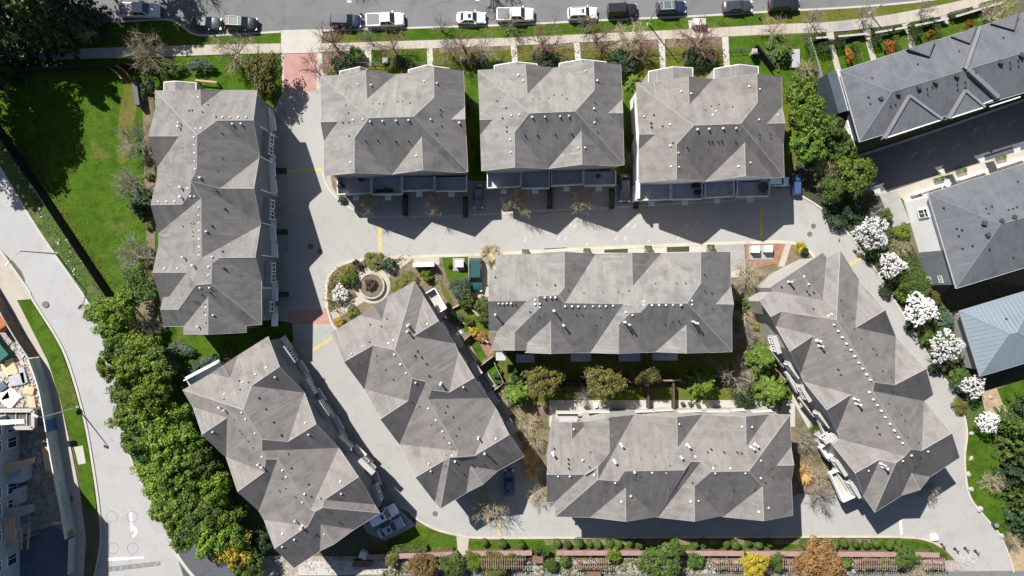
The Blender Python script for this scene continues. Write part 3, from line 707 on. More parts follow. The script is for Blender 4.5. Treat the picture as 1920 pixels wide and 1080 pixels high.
BLD = {}
def build_house(key, vt, fc, eaves, eave_h, slope, south, label, cat='building', mats=('roof', 'siding', 'ridge', 'eave'), name='townhouse_block', over=0.45, vents=None, group='grey roofed townhouse blocks'):
    vtx = {}
    for ent in vt.split(';'):
        t = ent.split()
        if not t: continue
        if len(t) == 4: zk = t[1]; xy = t[2:]
        else: xy = t[1:]
        vtx[t[0]] = zm(zk, float(xy[0]), float(xy[1]))
    faces = [(f.split()[0], f.split()[1:]) for f in fc.split(';') if f.strip()]
    names, ix, xyz, dirs = solve_roof(vtx, faces, eaves.split(), eave_h, slope, south)
    r = Roof(); r.vtx, r.faces, r.xyz, r.ix, r.slope, r.dirs = vtx, faces, xyz, ix, slope, dirs
    c = xyz.mean(0)
    root = empty(name, (c[0], c[1], 0)); r.root = root
    tag(root, label, cat, group)
    off = Vector((c[0], c[1], 0))
    # roof surface
    polys = []; nrm = []
    for d, ns in faces:
        idx = [ix[n] for n in ns]
        a = sum(xyz[idx[i]][0] * xyz[idx[(i + 1) % len(idx)]][1] - xyz[idx[(i + 1) % len(idx)]][0] * xyz[idx[i]][1] for i in range(len(idx)))
        if a < 0: idx = idx[::-1]
        polys.append(idx)
        ns_ = slope * 1.18 if slope > .5 else slope; v = Vector((dirs[d].x * ns_, dirs[d].y * ns_, 1)).normalized(); nrm.append((v, dirs[d]))
    me = mesh('roof', xyz - np.array(off), polys, M[mats[0]], smooth=True)
    uvl = me.uv_layers.new(name='UVMap')
    cn = []
    for pi, p in enumerate(me.polygons):
        v, dd = nrm[pi]
        for li in p.loop_indices:
            q = xyz[me.loops[li].vertex_index]
            uvl.data[li].uv = (q[0] * -dd.y + q[1] * dd.x, (q[0] * dd.x + q[1] * dd.y) / math.cos(math.atan(slope)))
            cn.append(tuple(v))
    me.normals_split_custom_set(cn)
    roof = link('roof', me, root); r.roof = roof
    # ridge and hip caps
    lp, edges = loop_of(faces, ix)
    cap = MB()
    fdir = {}
    for d, ns in faces:
        for a, b in zip(ns, ns[1:] + ns[:1]): fdir.setdefault(frozenset((a, b)), []).append((d, ns))
    for kx, l in fdir.items():
        if len(l) != 2: continue
        a, b = tuple(kx)
        if l[0][0] == l[1][0]: continue
        pa, pb = Vector(xyz[ix[a]]), Vector(xyz[ix[b]])
        c0 = Vector(np.mean([xyz[ix[n]] for n in l[0][1]], 0)); c1 = Vector(np.mean([xyz[ix[n]] for n in l[1][1]], 0))
        mid = (pa + pb) / 2
        e2 = (pb - pa); e2.z = 0
        if e2.length < 0.3: continue
        pr = Vector((-e2.y, e2.x, 0)).normalized()
        if (c0 - mid).dot(pr) < 0: c0, c1 = c1, c0; d0, d1 = l[1][0], l[0][0]
        else: d0, d1 = l[0][0], l[1][0]
        s0 = -slope * dirs[d0].dot(Vector(pr[:2])); s1 = slope * dirs[d1].dot(Vector(pr[:2]))
        if s0 + s1 > -0.05: continue                                   # valleys get no cap
        w = 0.09
        up = 0.03
        cap = MB()
        v = []
        for p in (pa, pb):
            v += [(p + pr * w + Vector((0, 0, s0 * w + up - 0.02)) - off), (p + Vector((0, 0, up)) - off), (p - pr * w + Vector((0, 0, s1 * w + up - 0.02)) - off)]
        cap.add(v, [(0, 1, 4, 3), (1, 2, 5, 4)]).build('ridge_cap', M[mats[2]], roof)
    # eave loop: gutter, fascia, soffit, walls
    L3 = [Vector(xyz[ix[n]]) for n in lp]
    a = sum(L3[i].x * L3[(i + 1) % len(L3)].y - L3[(i + 1) % len(L3)].x * L3[i].y for i in range(len(L3)))
    if a < 0: L3.reverse()
    pts = [(p.x, p.y) for p in L3]; n = len(pts)
    outer = inset(pts, -0.04); inn = inset(pts, over)
    gb = MB()
    for i in range(n):
        j = (i + 1) % n
        za, zb = L3[i].z, L3[j].z
        v = [(*pts[i], za + .03), (*pts[j], zb + .03), (*outer[j], zb + .03), (*outer[i], za + .03), (*outer[i], za - .22), (*outer[j], zb - .22), (*inn[j], zb - .22), (*inn[i], za - .22)]
        v = [Vector(q) - off for q in v]
        gb.add(v, [(1, 0, 3, 2), (2, 3, 4, 5), (5, 4, 7, 6)])
    gb.build('gutter', M[mats[3]], root)
    wb = MB(); r.walls = []
    for i in range(n):
        j = (i + 1) % n
        A, B = Vector(inn[i]), Vector(inn[j])
        if (B - A).length < 0.05: continue
        v = [Vector((*A, 0)), Vector((*B, 0)), Vector((*B, L3[j].z - .15)), Vector((*A, L3[i].z - .15))]
        wb.add([q - off for q in v], [(0, 1, 2, 3)])
        e = (B - A).normalized()
        r.walls.append((A, B, Vector((e.y, -e.x)), L3[i].z, L3[j].z))
    wb.build('wall', M[mats[1]], root)
    r.off = off
    BLD[key] = r
    return r

def roof_hit(r, px, py):
    for (d, ns) in r.faces:
        poly = [r.vtx[n] for n in ns]; inside = False
        for i in range(len(poly)):
            (x1, y1), (x2, y2) = poly[i], poly[i - 1]
            if (y1 > py) != (y2 > py) and px < (x2 - x1) * (py - y1) / (y2 - y1) + x1: inside = not inside
        if inside:
            q = np.array([r.xyz[r.ix[n]] for n in ns]); A = np.c_[q[:, :2], np.ones(len(q))]
            if len(q) < 3: return None
            co = np.linalg.lstsq(A, q[:, 2], rcond=None)[0]
            h = float(q[:, 2].mean())
            for _ in range(6):
                p = P(px, py, h); h = float(co[0] * p.x + co[1] * p.y + co[2])
            return P(px, py, h)
    return None

def wall_hit(r, px, py, want=None):
    "where the sight line through a pixel meets the house wall"
    o = Vector((0, 0, H)); d = (P(px, py) - o)
    best = None
    for A, B, nn, z0, z1 in r.walls:
        n3 = Vector((nn.x, nn.y, 0)); den = d.dot(n3)
        if den > -1e-6: continue
        t = (Vector((A.x, A.y, 0)) - o).dot(n3) / den
        q = o + d * t
        u = (Vector((q.x, q.y)) - A).dot(B - A) / (B - A).length_squared
        if -0.05 <= u <= 1.05 and 0 <= q.z <= max(z0, z1):
            if best is None or t < best[0]: best = (t, q, nn)
    return best[1:] if best else None

def unit_cap(name, m, prof, n=10):
    mb = MB()
    for i, (rr, z) in enumerate(prof):
        for k in range(n):
            t = 2 * math.pi * k / n; mb.v.append((rr * math.cos(t), rr * math.sin(t), z))
    for i in range(len(prof) - 1):
        for k in range(n):
            k2 = (k + 1) % n; mb.f.append((i * n + k, i * n + k2, (i + 1) * n + k2, (i + 1) * n + k))
    mb.f.append(tuple((len(prof) - 1) * n + k for k in range(n)))
    return mesh(name, mb.v, mb.f, m)
DOME = unit_cap('roof_vent', M['vent_white'], [(.18, -.12), (.17, .03), (.12, .05), (.12, .09), (.15, .10), (.15, .17), (.11, .22), (.04, .24)], 8)
PIPE = unit_cap('vent_pipe', M['pipe'], [(.16, -.25), (.12, .05), (.085, .07), (.085, .26)], 7)
FLUE = unit_cap('flue_pipe', M['vent_metal'], [(.30, -.3), (.16, .12), (.13, .14), (.13, .9), (.19, .92), (.19, 1.02), (.07, 1.1)], 10)
BOXV = mesh('box_vent', *[(lambda b: (b.v, b.f))(MB().box((0, 0, .12), (.6, .6, .4)))][0], M['dark_metal'])
def add_vents(key, z, kind, s):
    r = BLD[key]; me, nm = {'w': (DOME, 'roof_vent'), 'p': (PIPE, 'vent_pipe'), 'f': (FLUE, 'flue_pipe'), 'b': (BOXV, 'box_vent')}[kind]
    for t in s.split(';'):
        x, y = map(float, t.split(','))
        # the photographed point is the cap of the vent, so aim a little above the shingles
        q = roof_hit(r, *zm(z, x, y))
        if q is None: continue
        hh = {'w': .25, 'p': .2, 'f': 1.1, 'b': .2}[kind]
        f = zm(z, x, y); top = P(*f, q.z + hh)
        o = link(nm, me, r.roof, Vector((top.x, top.y, q.z)) - r.off, random.random() * 3)
        sc = 0.78 + random.random() * 0.22
        o.scale = (sc, sc, 1)

TPL = ('N a b d e f i B A;W b c d;E c e d;W f g i;E g j k l n o B i;N l k m;S l m n;W a A u t v w x z;N z x y;S y x w;S A B o p r s u;E u t s;W r s q;E r q p')
TPE = 'a b e f j k n o p s v w z'
UP = (0, 1)
build_house('B', 'a B 40 118;b 165 112;c 345 78;d 355 272;e 545 106;f 622 101;g 805 57;i 808 262;j 1004 82;k 1013 325;l 920 410;m 1014 410;n 1022 520;o 1034 762;p 968 768;q 732 750;r 723 525;s 524 780;t 270 770;u 270 537;v 65 790;w 64 552;x 157 425;y 42 430;z 45 338;A 368 401;B 667 392',
            TPL, TPE, 8.0, .68, UP, 'grey hip roofed townhouse block nearest the entry drive, leftmost of the upper row')
build_house('C', 'a C 40 115;b 160 108;c 362 75;d 375 272;e 550 98;f 608 92;g 822 54;i 828 246;j 1004 75;k 1013 312;l 918 404;m 1018 404;n 1020 510;o 1026 752;p 968 760;q 745 748;r 738 520;s 514 778;t 290 768;u 288 535;v 65 793;w 57 547;x 140 447;y 54 450;z 52 390;A 388 405;B 697 393',
            TPL, TPE, 8.0, .68, UP, 'grey hip roofed townhouse block in the middle of the upper row of three')
build_house('D', 'a D 45 165;b 180 158;c 400 122;d 405 312;e 563 138;f 632 136;g 862 104;i 866 296;j 1027 122;k 1030 322;l 928 438;m 1050 436;n 1038 575;o 1045 798;p 972 806;q 785 790;r 780 566;s 512 828;t 320 812;u 319 580;v 65 835;w 66 612;x 174 511;y 68 512;z 64 452;A 436 451;B 752 440',
            TPL, TPE, 8.0, .68, UP, 'grey hip roofed townhouse block with twin porch gables, rightmost of the upper row', mats=('roof_warm', 'white', 'ridge', 'eave'))
build_house('A', 'a A1 88 125;b 345 128;c 438 117;d 442 246;e 605 122;f 880 122;g 850 356;h 570 358;i 895 605;j 895 648;k 590 886;l 855 888;n 412 472;o 412 745;p 365 830;q 360 915;r 298 1012;s 55 1015;u 445 962;v 90 275;w 270 480;x 40 480;y 105 720;z 105 800;'
            'm A2 905 150;t 115 235;A 450 430;B 115 335;C 525 632;D 330 545;E 70 545;F 195 732;G 145 735;HH 130 775;I 130 832;J 270 832;K 405 642;L 155 963;M 310 963;N 500 730;O 500 1025;Q 310 1022;R 795 1010;T 795 955;U 915 948;X 530 475;Y 590 430;Z 865 428;a1 905 178;b1 915 610',
            'N a b d e f g h n;W b c d;E c e d;S h g i;E n h i j k p o;N k j l;S k l m p;W a n o p q r z y w v;N v w x;S x w y;N z r s;S p q r s t u;E u p m a1 A;W u A X C B t;N B C K D E;S E D F G HH;W D K J I G F;S I J K C N M L;N A a1 Z Y X;S Y Z b1;E X Y b1 U C;S C U T N;W N O Q M;E N O R T',
            'a b e f i j m t y z v B HH L M T U R Q a1 b1', 8.0, .66, UP, 'long grey hip roofed townhouse block standing upright beside the park lawn', mats=('roof_grey', 'siding_blue', 'ridge', 'eave'))
build_house('E', 'a E1 145 88;b 470 82;c 780 62;d 778 388;e 1065 80;f 780 532;g 720 460;h 535 468;i 430 512;j 80 515;k 80 225;kk 145 222;l 160 790;ll 82 790;m 535 590;n 320 800;o 320 965;p 105 962;q 650 695;r 437 893;rr 425 962;s 655 996;t 405 986;u 892 988;v 1015 988;'
            'A E2 222 70;B 228 375;C 490 72;D 855 345;DD 855 65;F 730 535;G 375 535;HH 300 620;I 205 625;J 100 733;K 100 996;L 345 985;M 437 980;N 720 730;O 725 992;Q 945 985;R 1140 978;S 1138 690;T 990 542;U 1155 545;V 1130 380;X 1125 65;Y 140 540;Z 225 555',
            'W b c d;N a b d g h i j k kk;E c e f g d;S j i l ll;W i h m n o p l;S m q r n;E n r rr o;W q s t r;E q u s;S h g f Y v u q m;W e A B;N f e B Z Y;W Y Z HH I J K v;N B C D F G HH Z;E A C B;W C DD D;S I HH G F R Q N M L J;E J L K;W N O M;E N Q O;E F D DD X V T S R;N V U T;S T U S',
            'a b e C k kk ll l p rr t u v L M Q R S V X', 8.0, .66, UP, 'grey hip roofed townhouse block in the centre, above the row of back gardens')
build_house('H', 'a H1 100 145;b 265 155;c 270 300;d 370 147;dd 372 186;e 597 108;f 602 415;g 498 540;h 815 85;i 500 655;j 385 610;k 50 610;l 120 850;ll 55 850;m 125 980;n 680 668;o 735 580;q 742 725;r 430 985;s 746 1022;t 1008 980;u 1030 985;'
            'A H2 -175 95;B 92 105;C 96 374;D 315 82;F 430 90;G 697 100;HH 702 368;I 905 80;J 1085 85;K 725 580;L 395 585;M 300 498;N 215 494;O 155 572;Q 245 715;R 248 1021;S 475 972;T 500 981;U 845 712;V 857 1016;X 1110 966;Y 1097 665;Z 968 533;a1 1120 527;b1 1095 370',
            'W a b c;N a c dd g j k;E b d dd c;W d e f g dd;E e h i g f;S k j l ll;W j g i m l;S i n q r m;N i h A C N O o n;W A B C;E B D C;N C D F HH I J K L M N;W F G HH;E G I HH;S o O N M u t q n;W q s r;E q t s;W M L Q R u;E Q S R;S L K U T S Q;W U V T;E K J b1 Z Y X V U;N b1 a1 Z;S Z a1 Y',
            'a d h A D F I J b1 Y X T S u t r m l ll', 8.0, .66, UP, 'grey hip roofed townhouse block below the row of back gardens, over the bottom lane', mats=('roof_warm', 'siding', 'ridge', 'eave'))
SL = (0.53, 0.848)
build_house('F', 'a F1 50 510;b 320 350;c 435 275;d 522 400;e 575 180;f 820 38;g 640 668;h 440 626;i 175 778;j 360 1028;k 905 177;l 815 543;m 1042 402;n 1190 608;'
            'A F2 137 42;B 105 215;C -109 357;D 245 65;E 38 552;F 497 -164;G 425 150;HH 620 35;I 290 132;J 260 202;K 730 192;L 785 270;M 492 605;N 430 658;O 380 682;Q 165 810;R 312 1000;S 360 1052;T 480 655;U 622 643;V 892 480;X 1010 645;Y 805 757;Z 590 725;a1 685 865;b1 558 930',
            'N a b d e f g h i;W b c d;E c e d;S h i j;W h g A B j;E g f k l n F G I D A;N k m l;S m n l;N j B C;S C B A D E;W D I J M E;N F HH G;S G HH K J I;E J K L U T M;N E M T N O Q;S O Q R;W O N S R;S N T U V X Y Z b1 S;W Z a1 b1;E Z Y a1;N L V U',
            'a b e f k n F K L X Y S b1 R E j', 8.0, .66, SL, 'slanted grey townhouse block between the round plaza and the centre block', mats=('roof_warm', 'siding_blue', 'ridge', 'eave'))
build_house('G', 'a G1 15 477;b 265 330;c 360 265;d 428 376;e 496 174;f 765 5;g 865 272;h 620 440;i 545 650;j 1083 500;k 940 932;l 710 912;m 1188 778;n 105 628;o 402 722;p 185 868;q 395 1066;'
            'A G2 45 180;B 620 160;C 64 342;D -136 488;E 75 245;F 160 244;G 22 630;HH 410 622;I 445 637;J 390 745;K 62 700;L 140 915;M 768 378;N 515 550;O 500 608;Q 888 583;R 928 648;S 735 772;T 487 735;U 582 882;V 480 932;X 290 1058',
            'N a b d e f g h i;W b c d;E c e d;S g j h;E h j k l i;N j m k;S k m B A l;W a i l A E C q o n;N n o p;S p o q;N q C D;S D C E F G;E A B HH F E;W F HH I J K G;N K J L;N B M N O I HH;S N M Q;E N Q R O;S J I O R S T V X L;W T U V;E T S U',
            'a b e f j n q G K X V S R Q B', 8.0, .66, SL, 'slanted grey townhouse block against the tall green hedge trees, lower left', mats=('roof_warm', 'siding_blue', 'ridge', 'eave'))
build_house('I', 'a I1 100 430;aa 205 358;b 190 325;c 395 190;d 595 430;e 592 60;ee 625 98;f 730 42;g 700 580;h 272 515;i 190 557;j 228 632;k 520 705;l 340 826;n 875 270;o 850 642;p 1077 506;'
            'm I2 5 338;q 605 105;r 600 412;s 470 395;t 460 450;u 325 472;v 25 390;w 170 570;x 234 700;y 255 755;z 700 820;A 665 862;B 205 790;C 797 310;D 842 474;E 785 513;F 770 827;G 960 718;'
            'HH I3 515 571;I 300 692;J 370 890;K 658 602;L 470 1035;M 1215 555;N 955 723;O 795 690;Q 870 836;R 705 886',
            'N a aa d ee f g h i;W aa b c d;E c e ee d;W h g s t u v m k j;S i h j;N j k l;S l k m;E f n o q r s g;N n p o;S o p q;N q C r;S r C D E t s;N v u w;S w u x;W u t z A y x;E t E F z;N E G F;N y A K HH I B;S HH I J;W HH K L J;S z F G M N O R L K A;W O Q R;E O N Q',
            'a aa ee f b e j n q v x y B m D E M N R L J', 8.0, .66, SL, 'slanted grey townhouse block along the curving right hand lane', mats=('roof_warm', 'siding', 'ridge', 'eave'))
SJ = (0.286, 0.958)
build_house('J', 'a J 160 405;b 515 548;c 295 885;d 1700 195;e 1700 -80;f 1700 465', 'N a b d e;W a c b;S b c f d', 'a c e f', 7.6, .36, SJ,
            'long slate grey roofed townhouse row in the upper right corner', mats=('roof_slate', 'siding_dark', 'ridge_slate', 'gutter'), name='slate_roofed_row', group='slate roofed buildings on the right')
build_house('K', 'a K 270 205;b 605 345;c 400 640;d 900 262;e 900 5;f 900 488', 'N a b d e;W a c b;S b c f d', 'a c e f', 7.0, .36, SJ,
            'slate grey hip roofed building with a bright white end wall, right edge', mats=('roof_slate', 'white', 'ridge_slate', 'gutter'), name='slate_roofed_building', group='slate roofed buildings on the right')
build_house('L', 'a K 415 745;b 645 850;c 680 845;d 510 1045;e 790 632;f 860 942', 'N a e c b;W a b d;S b c f d;E c e f', 'a d e f', 4.2, .42, SJ,
            'small pavilion with a blue grey standing seam metal roof, right edge', mats=('metal_roof', 'siding', 'metal_seam', 'gutter_grey'), name='metal_roofed_pavilion', over=0.7, group='buildings at the right edge')
# standing seams on the metal roof
r = BLD['L']
for d, ns in r.faces:
    q = np.array([r.xyz[r.ix[n]] for n in ns]); dd = r.dirs[d]; al = Vector((-dd.y, dd.x))
    u = q[:, :2] @ np.array(al); mb = MB()
    nn = len(q)
    for uu in np.arange(u.min() + .3, u.max(), 0.62):
        hits = []
        for i in range(nn):
            a, b = u[i], u[(i + 1) % nn]
            if (a - uu) * (b - uu) < 0: hits.append(q[i] + (q[(i + 1) % nn] - q[i]) * (uu - a) / (b - a))
        if len(hits) == 2:
            a, b = [Vector(x) - r.off for x in hits]
            w = Vector((al.x, al.y, 0)) * .05; hz = Vector((0, 0, .07))
            MB().add([a - w, b - w, b + hz, a + hz, a + w, b + w], [(0, 1, 2, 3), (3, 2, 5, 4)]).build('standing_seam', M['metal_seam'], r.roof)

# vents, pipes and flues
V = '''A A1 w 418,175;607,330;667,330;730,330;793,328;683,380;750,380;400,418;438,418;386,486;387,548;390,610;391,673;394,735;428,800;338,820;338,884;357,947;390,947;105,988;171,988;234,987
A A1 p 347,276;372,276;495,232;452,289;558,326;601,453;303,577;304,603;305,640;334,643;264,684;318,718;345,769;606,645;572,747;558,905
A A1 f 262,370;258,402;273,875;273,950
A A2 w 424,36;424,98;425,157;426,220;426,283;427,345;426,408;478,224;525,422;498,500;498,563;154,514;255,514;432,664;504,664;478,814;478,877;532,878
A A2 p 625,48;522,180;302,184;368,163;390,163;378,228;380,260;608,378;614,511;303,705;364,643;506,700;446,718;380,770;405,770;475,790;467,853;481,937
A A2 f 292,425;370,490;410,967
B B w 290,170;378,175;738,148;824,163;257,412;323,408;372,422;456,420;547,417;632,413;782,408;975,431;241,698;684,654
B B p 208,310;227,365;392,303;434,303;463,303;560,287;592,287;642,297;189,429;230,425;229,519;339,551;423,549;545,556;631,554;846,340;847,372;853,450;818,503
C C w 314,143;345,182;768,116;847,181;265,417;318,413;407,428;493,426;596,423;655,420;825,371;827,466;259,581;262,665;720,636;764,635
C C p 168,318;229,365;410,309;458,305;517,302;554,282;608,279;640,305;206,434;234,494;234,524;359,551;442,548;563,545;674,540;831,330;840,443;847,528
D D w 355,217;419,233;813,185;884,204;102,388;277,442;588,352;567,378;464,475;542,472;637,468;724,467;878,410;1006,378;280,585;334,634;285,727;337,730;740,726;820,700
D D p 168,376;150,430;153,457;226,452;517,346;555,320;605,307;697,324;296,565;394,595;538,555;561,555;601,553;626,553;721,558;881,508;882,540;954,505;957,531
E E1 w 171,537;210,537;247,535;286,535;508,502;508,543;550,540;552,572;598,482;651,480;695,480;785,563;849,562;905,563;967,563;1041,562;1102,562;1160,561
E E1 p 140,293;321,479;522,364;691,365;812,408;956,437;1136,435;459,611;325,543;543,655;451,737;886,637;942,640;1110,660;1068,732
E E1 f 140,640;685,605;773,740
E E2 w 49,556;330,514;330,548;167,617;228,642;280,642;409,552;474,551;537,551;603,550;675,550;775,510;775,546
E E2 p 94,431;194,418;438,350;444,402;638,351;720,348;891,267;895,417;957,437;896,535;958,580;363,713;326,708;524,723;591,694;650,690
E E2 f 163,709;205,733;797,705;830,720
F F1 w 343,640;238,705;579,610;625,582;631,713;690,803;740,883;828,972;936,433
F F1 p 410,435;513,452;563,383;404,596;471,720;551,850;624,942;844,679;821,724;881,736;927,794;953,909
F F1 f 753,448;748,503;1057,990
F F2 w 262,276;320,368;372,455;428,546;444,645;264,708;280,765;469,691;788,513;534,110
F F2 p 266,20;130,222;190,258;407,257;392,305;453,340;285,404;500,430;380,502;478,487;402,637;394,720;602,717;699,715;533,785
F F2 f 650,515;700,630
G G1 w 741,281;647,340;533,411;374,513;819,365;526,677;562,734;644,860;270,848;1090,767;1116,872
G G1 p 503,396;588,410;513,471;372,556;678,547;738,644;806,760;875,876;461,740;510,835;528,860;588,927;627,983
G G1 f 325,635;365,660
G G2 w 195,330;223,379;361,509;344,571;630,416;636,506;193,808;284,851;194,905;508,810;41,228
G G2 p 240,207;262,313;197,390;219,463;176,485;390,433;296,531;410,527;484,540;553,638;622,722;446,817
G G2 f 286,715;330,770;8,290;35,310
H H1 w 286,214;621,272;366,488;148,628;252,628;468,618;651,686;789,804;708,853;825,597;979,597;1101,597
H H1 p 113,384;433,414;516,463;427,549;237,478;240,520;242,560;562,753;652,750;767,688;874,630;829,653;1129,732;876,471;1008,452;1114,457;1134,531;598,121
H H1 f 715,365;655,510;108,445
H H2 w 114,168;670,192;756,192;257,457;150,585;414,560;565,560;430,602;697,602;833,490;832,645;216,853;284,845;817,942;901,906
H H2 p 399,392;511,418;627,418;665,426;368,415;230,684;376,745;591,745;780,743;25,731;79,731;873,680;932,443;927,556;934,630
H H2 f 205,370;140,470;775,390;810,365
I I1 w 452,243;490,304;643,551;668,537;688,620;720,669;753,718;786,768;819,816;849,866;881,916;912,963;941,1008;970,1050
I I1 p 473,356;526,364;492,381;275,323;523,494;738,428;748,545;829,566;895,730;985,806;1016,853;841,650;717,967;738,1007;987,390
I I1 f 358,285;583,750;600,790
I I2 w 446,459;470,505;496,541;521,577;546,617;576,661;604,702;631,745;656,782;710,859;656,894;815,834;438,956
I I2 p 526,323;578,363;588,452;565,530;643,601;664,637;683,742;755,776;491,680;508,724;763,868;729,925;703,203;873,613
I I2 f 375,510;390,540;545,925;560,945
J J p 380,453;690,358;357,581;369,626;505,640;540,630;753,523;790,512;757,560;957,493;1010,480;960,530;1013,515;968,270;1268,180;1313,348;1316,383;1370,332;1372,368
J J b 440,590;555,555;695,515;807,480;950,437;1072,408;1248,345;1390,298
K K p 345,268;540,272;567,262;552,295;643,277;664,272;682,265;405,364;429,371;415,398;432,456;478,443;556,458;665,497;686,147
K K b 532,340;548,394;612,329;671,311
L K p 634,780'''
for line in V.split('\n'):
    k, z, kind, s = line.split(' ', 3)
    add_vents(k, z, kind, s)

def child(r, name, mb, m, parent=None):
    o = mb.build(name, m, parent if parent is not None else r.root)
    if (parent is None or parent is r.root): o.location = -r.off
    return o

def lean_to(r, name, px, h_low, h_ridge, matk):
    "small porch roof: pixel outline a(left low) b(ridge front) c(right low) d(right back) e(ridge back) f(left back)"
    a, b, c, d, e, f = px
    v = [P(*a, h_low), P(*b, h_ridge), P(*c, h_low), P(*d, h_low), P(*e, h_ridge), P(*f, h_low)]
    base = [Vector((q.x, q.y, 0)) for q in v]
    mb = MB(); mb.add(v, [(0, 5, 4, 1), (1, 4, 3, 2)])
    me = mesh(name, [Vector(q) - r.off for q in mb.v], mb.f, M[matk])
    uvl = me.uv_layers.new(name='UVMap')
    for l in me.loops: uvl.data[l.index].uv = me.vertices[l.vertex_index].co[:2]
    link(name, me, r.root)
    wb = MB(); wb.add([base[0], base[2], v[2] - Vector((0, 0, .1)), v[1] - Vector((0, 0, .1)), v[0] - Vector((0, 0, .1))], [(0, 1, 2, 3, 4)])
    wb.add([base[0], base[5], v[5] - Vector((0, 0, .1)), v[0] - Vector((0, 0, .1))], [(0, 1, 2, 3)])
    wb.add([base[2], base[3], v[3] - Vector((0, 0, .1)), v[2] - Vector((0, 0, .1))], [(3, 2, 1, 0)])
    child(r, 'porch_wall', wb, M['siding'])
    gb = MB()
    for p, q in ((0, 1), (1, 2), (0, 5), (2, 3)):
        gb.tube([v[p] + Vector((0, 0, -.05)), v[q] + Vector((0, 0, -.05))], [.09, .09], 4)
    child(r, 'porch_gutter', gb, M['gutter'])
def Zs(z, *pts): return [zm(z, *p) for p in pts]
lean_to(BLD['B'], 'porch_roof', Zs('B', (170, 85), (305, 54), (350, 66), (350, 120), (305, 120), (170, 120)), 5.2, 6.0, 'roof')
lean_to(BLD['B'], 'porch_roof', Zs('B', (632, 76), (755, 42), (908, 66), (908, 110), (755, 110), (632, 110)), 5.2, 6.2, 'roof')
lean_to(BLD['C'], 'porch_roof', Zs('C', (150, 82), (300, 56), (440, 72), (440, 110), (300, 110), (150, 110)), 5.2, 6.0, 'roof')
lean_to(BLD['C'], 'porch_roof', Zs('C', (588, 68), (742, 40), (905, 58), (905, 100), (742, 100), (588, 100)), 5.2, 6.2, 'roof')
lean_to(BLD['D'], 'porch_roof', Zs('D', (130, 86), (296, 54), (428, 62), (428, 150), (296, 150), (130, 160)), 5.6, 6.6, 'roof_warm')
lean_to(BLD['D'], 'porch_roof', Zs('D', (572, 68), (745, 38), (870, 54), (870, 130), (745, 130), (572, 138)), 5.6, 6.6, 'roof_warm')
lean_to(BLD['A'], 'porch_roof', Zs('A1', (155, 58), (245, 50), (405, 62), (405, 140), (245, 140), (155, 130)), 5.4, 6.2, 'roof')

# windows and doors on the walls the photograph shows
def frame_window(r, q, nn, w, h, panes=2, frame='white'):
    "white frame with real bars; the panes are sub-parts"
    ang = math.atan2(nn.x, -nn.y)                                       # local x along the wall
    e = Vector((math.cos(ang), math.sin(ang), 0)); n3 = Vector((nn.x, nn.y, 0))
    wn_ = empty('window', q - r.off); wn_.parent = r.root
    mb = MB(); t = .11
    for s in (-1, 1): mb.box(tuple(n3 * .05 + e * s * (w / 2 - t / 2)), (t, .14, h), ang)
    for s in (-1, 1): mb.box(tuple(n3 * .05 + Vector((0, 0, s * (h / 2 - t / 2)))), (w - 2 * t, .14, t), ang)
    for k in range(1, panes): mb.box(tuple(n3 * .05 + e * (-w / 2 + w * k / panes)), (.07, .12, h - 2 * t), ang)
    mb.box(tuple(n3 * .05 + Vector((0, 0, h * .12))), (w - 2 * t, .10, .06), ang)
    mb.build('window_frame', M[frame], wn_)
    MB().box(tuple(n3 * .02), (w - 2 * t, .05, h - 2 * t), ang).build('pane', M['glass'], wn_)
    return wn_

def bay(r, px, py, w, z0, z1, depth, wins=2, m='siding_blue'):
    hit = wall_hit(r, px, py)
    if not hit: return
    q, nn = hit
    ang = math.atan2(nn.x, -nn.y); e = Vector((math.cos(ang), math.sin(ang), 0)); n3 = Vector((nn.x, nn.y, 0))
    c = Vector((q.x, q.y, 0)) + n3 * depth / 2
    mb = MB(); mb.box((c.x, c.y, (z0 + z1) / 2), (w, depth, z1 - z0), ang)
    child(r, 'bay', mb, M[m])
    mb = MB(); mb.box((c.x + n3.x * .1, c.y + n3.y * .1, z1 + .06), (w + .3, depth + .2, .12), ang)
    child(r, 'bay_roof', mb, M['gutter_grey'])
    for k in range(wins):
        p = Vector((q.x, q.y, (z0 + z1) / 2 + .1)) + n3 * depth + e * (w * ((k + .5) / wins - .5))
        frame_window(r, p, nn, w / wins * .82, (z1 - z0) * .72)

def trim(r, pxs, z0, z1, m='white', w=.25, depth=.12, nm='trim_board'):
    for px, py in pxs:
        hit = wall_hit(r, px, py)
        if not hit: continue
        q, nn = hit; ang = math.atan2(nn.x, -nn.y)
        mb = MB(); mb.box((q.x + nn.x * depth / 2, q.y + nn.y * depth / 2, (z0 + z1) / 2), (w, depth, z1 - z0), ang)
        child(r, nm, mb, M[m])

